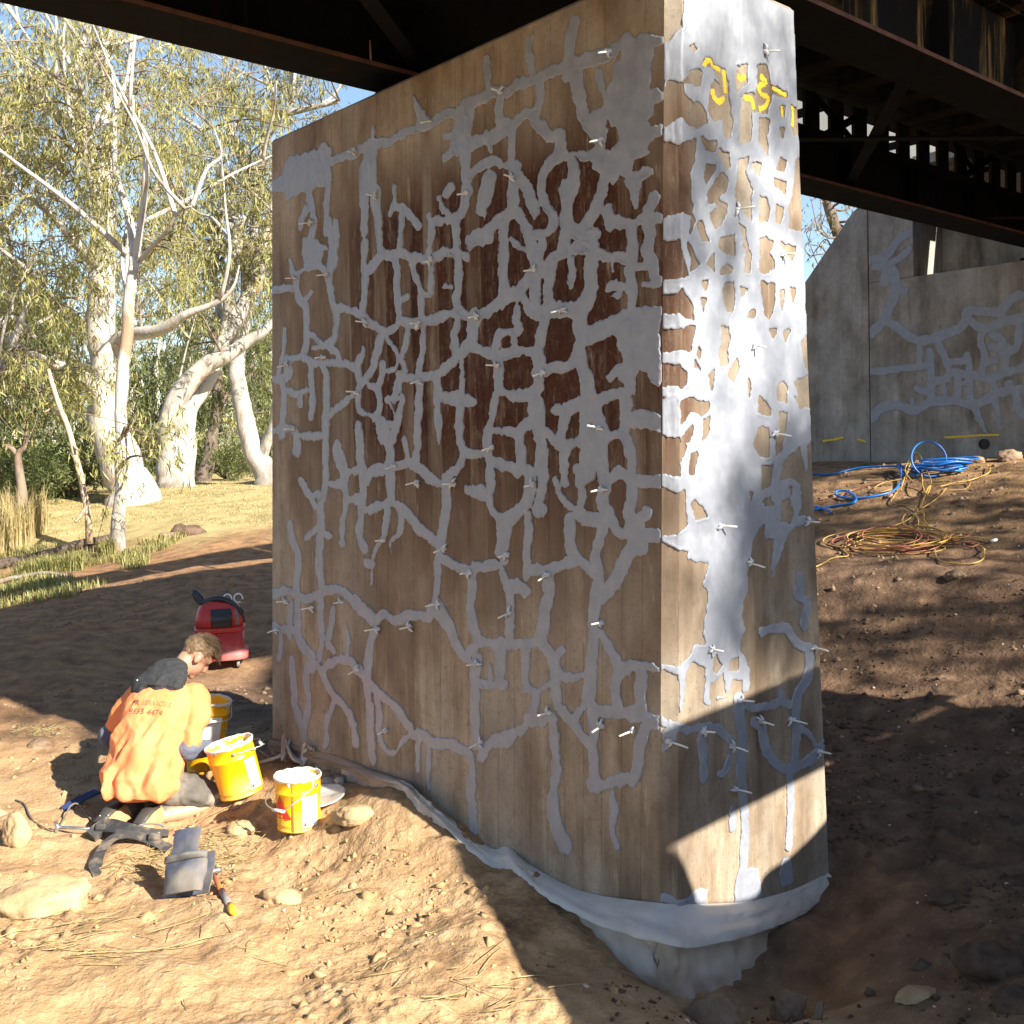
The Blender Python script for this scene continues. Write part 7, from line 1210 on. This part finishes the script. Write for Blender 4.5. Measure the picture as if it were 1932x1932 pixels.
cord([k_(1350, 940, .03), k_(1480, 905, .02), k_(1500, 885, .02), k_(1400, 880, .02), k_(1340, 930, .03), k_(1480, 950, .02), k_(1580, 955, .02), k_(1520, 985, .02), k_(1380, 960, .03)], M_CORDO, oc); cord([k_(1240, 950, .04), k_(1400, 925, .03), k_(1560, 912, .02), k_(1680, 930, .02)], M_CORD, oc)
cord([k_(1380, 940, .03), k_(1600, 980, .02), k_(1640, 1040, .02), k_(1600, 1095, .02), k_(1500, 1110, .02), k_(1330, 1090, .02), k_(1260, 1030, .02), k_(1240, 990, .03)], M_CORD, oc); cord([k_(1110, 870, .05), k_(1030, 850, .08), k_(1060, 810, .12), k_(1140, 820, .1), k_(1130, 890, .05), k_(1080, 1000, .03)], M_CORD, oc)
plug = MB(); P = k_(1690, 932, .02); plug.tube([P, P + np.array([.05, .01, .005])], [.016, .02], 8); wbuild(plug, 'plug', M_LBL, oc)

# fallen timber and brush by the creek
lg = empty('fallen_log', at(70, 950, 18), 'dark fallen log lying in the shade by the creek', 'log')
mb = MB(); mb.tube(wob(crom([(x_, y_, gz(x_, y_) + .06) for x_, y_ in ((-9.2, 16.6), (-8.3, 17.1), (-7.4, 17.3), (-6.6, 17.9))], 20), .08, 2), np.linspace(.13, .06, 20), 10); wbuild(mb, 'log', M_DKB, lg)
mb = MB(); mb.tube(wob(crom([(x_, y_, gz(x_, y_) + h_) for x_, y_, h_ in ((-7.9, 14.6, .03), (-7.3, 15.0, .10), (-6.7, 15.2, .08), (-6.1, 15.0, .02))], 16), .06, 2), np.linspace(.05, .02, 16), 8); mb.build('fallen_branch', M_GUM2, label='crooked grey fallen branch on the creek grass', cat='branch')
# ------------------------------------------------------------------ unseen frame and trees added towards the sun for their shade
S3 = np.array([SH[0], SH[1], 0.]); AX = np.cross([0, 0, 1.], SD); AX /= np.linalg.norm(AX)
def sp(a, z, d=3.0): return P0 + S3 * d + AX * a + np.array([0, 0, z])
AXS = np.array([AX, S3, [0, 0, 1.]])
shfr = empty('shadow_frame', sp(.8, .3), 'unseen added frame of boards and cloth casting shade on the pier end', 'shadow_caster')  # boards and cloth cut to the shadow shapes wanted on the pier
M_BRD = pm('shadow_board', (.42, .31, .19), (.32, .23, .14), 8, .85, .3)
for z in (2.34, 2.58):
    mb = MB(); mb.box(sp(1.55, z), (3.5, .04, .235), AXS); wbuild(mb, 'shadow_band', M_BRD, shfr)
mb = MB(); mb.v = [tuple(sp(a, z, 3.0 + t)) for t in (-.02, .02) for a, z in ((-.17, 2.69), (-.17, -.3), (-2.6, -.3))]; mb.f = [(0, 1, 2), (5, 4, 3), (0, 3, 4, 1), (1, 4, 5, 2), (2, 5, 3, 0)]; mb.sm = [False] * 5; wbuild(mb, 'shadow_panel', M_BRD, shfr)
cl = [(-.5, 2.0), (-.19, 2.24), (-.09, 2.16), (-.02, 2.02), (.04, 1.92), (.40, 1.82), (.50, 1.89), (.74, 1.91), (1.04, 1.99), (1.6, 2.2), (3.2, 2.2)]
mb = MB(); C = crom([(a, z, 0) for a, z in cl], 50); mb.grid(np.stack([np.array([sp(a, z, 3.05) for a, z, _ in C]), np.array([sp(a, .6, 3.06) for a, z, _ in C]), np.array([sp(a, -.2, 3.05) for a, z, _ in C])])); wbuild(mb, 'shadow_cloth', pm('black_shadow_cloth', (.03, .05, .04)), shfr)
for a in (-.16, 3.2):
    mb = MB(); mb.tube([sp(a, -.3, 3.0), sp(a, 2.7, 3.0)], .03, 8); wbuild(mb, 'upright', M_STEEL, shfr)
def shade_tree(base, top, lab, cl, seed, n_each, ln=.17, wd=.035, rad=(.5, .9)):
    e = empty('shade_tree', base, lab, 'tree', 'unseen shade trees on the sunny side of the bridge'); r = np.random.default_rng(seed); top = np.asarray(top, float); base = np.asarray(base, float)
    C = crom([base - np.array([0, 0, .4]), base * .6 + top * .4 + r.normal(size=3) * .2, top], 14); mb = MB(); mb.tube(C, np.linspace(.28, .07, 14), 10); wbuild(mb, 'trunk', M_GUM, e)
    cl = np.asarray(cl); mb = MB()
    for c in cl[::2]: p = C[r.integers(6, 13)]; mb.tube(crom([p, (p + c) / 2 + np.array([0, 0, .3]), c], 6), np.linspace(.05, .01, 6), 6)
    wbuild(mb, 'limbs', M_GUM, e); wlink('crown', leaf_mesh('crown', cl, r.uniform(rad[0], rad[1], len(cl)), n_each, ln, wd, .5, seed), M_LF, e)
def toward(x, y, z0, z): t = (z - z0) / SD[2]; return np.array([x + SD[0] * t, y + SD[1] * t, z])
r = np.random.default_rng(123)
def clear(c, m=.0):
    """keep the low sun path onto the end of the pier open"""
    t = (3.0 - (c - P0) @ S3) / (SD @ S3); q = c + SD * t; a = (q - P0) @ AX
    return not (-1.2 - m < a < 2.0 + m and 1.0 - m < q[2] < 6.2)
# canopy placed to shade the bank to the right
cl = []
for _ in range(150):
    x, y = r.uniform(1.9, 9.5), r.uniform(4.6, 13.5)
    if (x - 4.6) ** 2 / 5 + (y - 12.2) ** 2 / 1.1 < 1 and r.random() < .85: continue       # sun patch by the hose
    c = toward(x, y, base_h(x, y), r.uniform(6.5, 9.5))
    if clear(c, .3): cl.append(c)
shade_tree((14, 1.5, 1.4), (14.4, 1.2, 9.5), 'unseen spreading gum added to shade the bank beside the abutment', cl, 201, 150)
# sparse canopy aimed to dapple the end of the pier
cl = []
TG = [(-.05, .12, 3.1, 4.0)] * 6 + [(.62, .9, 3.3, 4.0)] * 3 + [(.30, 1.12, 1.2, 2.05)] * 36 + [(.1, .5, 2.2, 3.0)] * 1
for k, (a0, a1, z0, z1) in enumerate(TG):
    P = W(0, r.uniform(a0, a1), r.uniform(z0, z1)); cl.append(toward(P[0], P[1], P[2], r.uniform(9.5, 13)))
shade_tree((11.2, -1.2, .6), (11.6, -1.6, 12.5), 'unseen tall thin-crowned gum added to dapple the end of the pier', cl, 202, 120, .15, .026, (.3, .6))
cl = [c for c in (toward(r.uniform(.9, 4.5), r.uniform(2.2, 5.2), 0, r.uniform(4.5, 7)) for _ in range(110)) if clear(c, .4)]
shade_tree((9.6, 1.0, .3), (9.3, .9, 6.8), 'unseen low bushy gum added to shade the soil in front of the pier', cl, 203, 150)
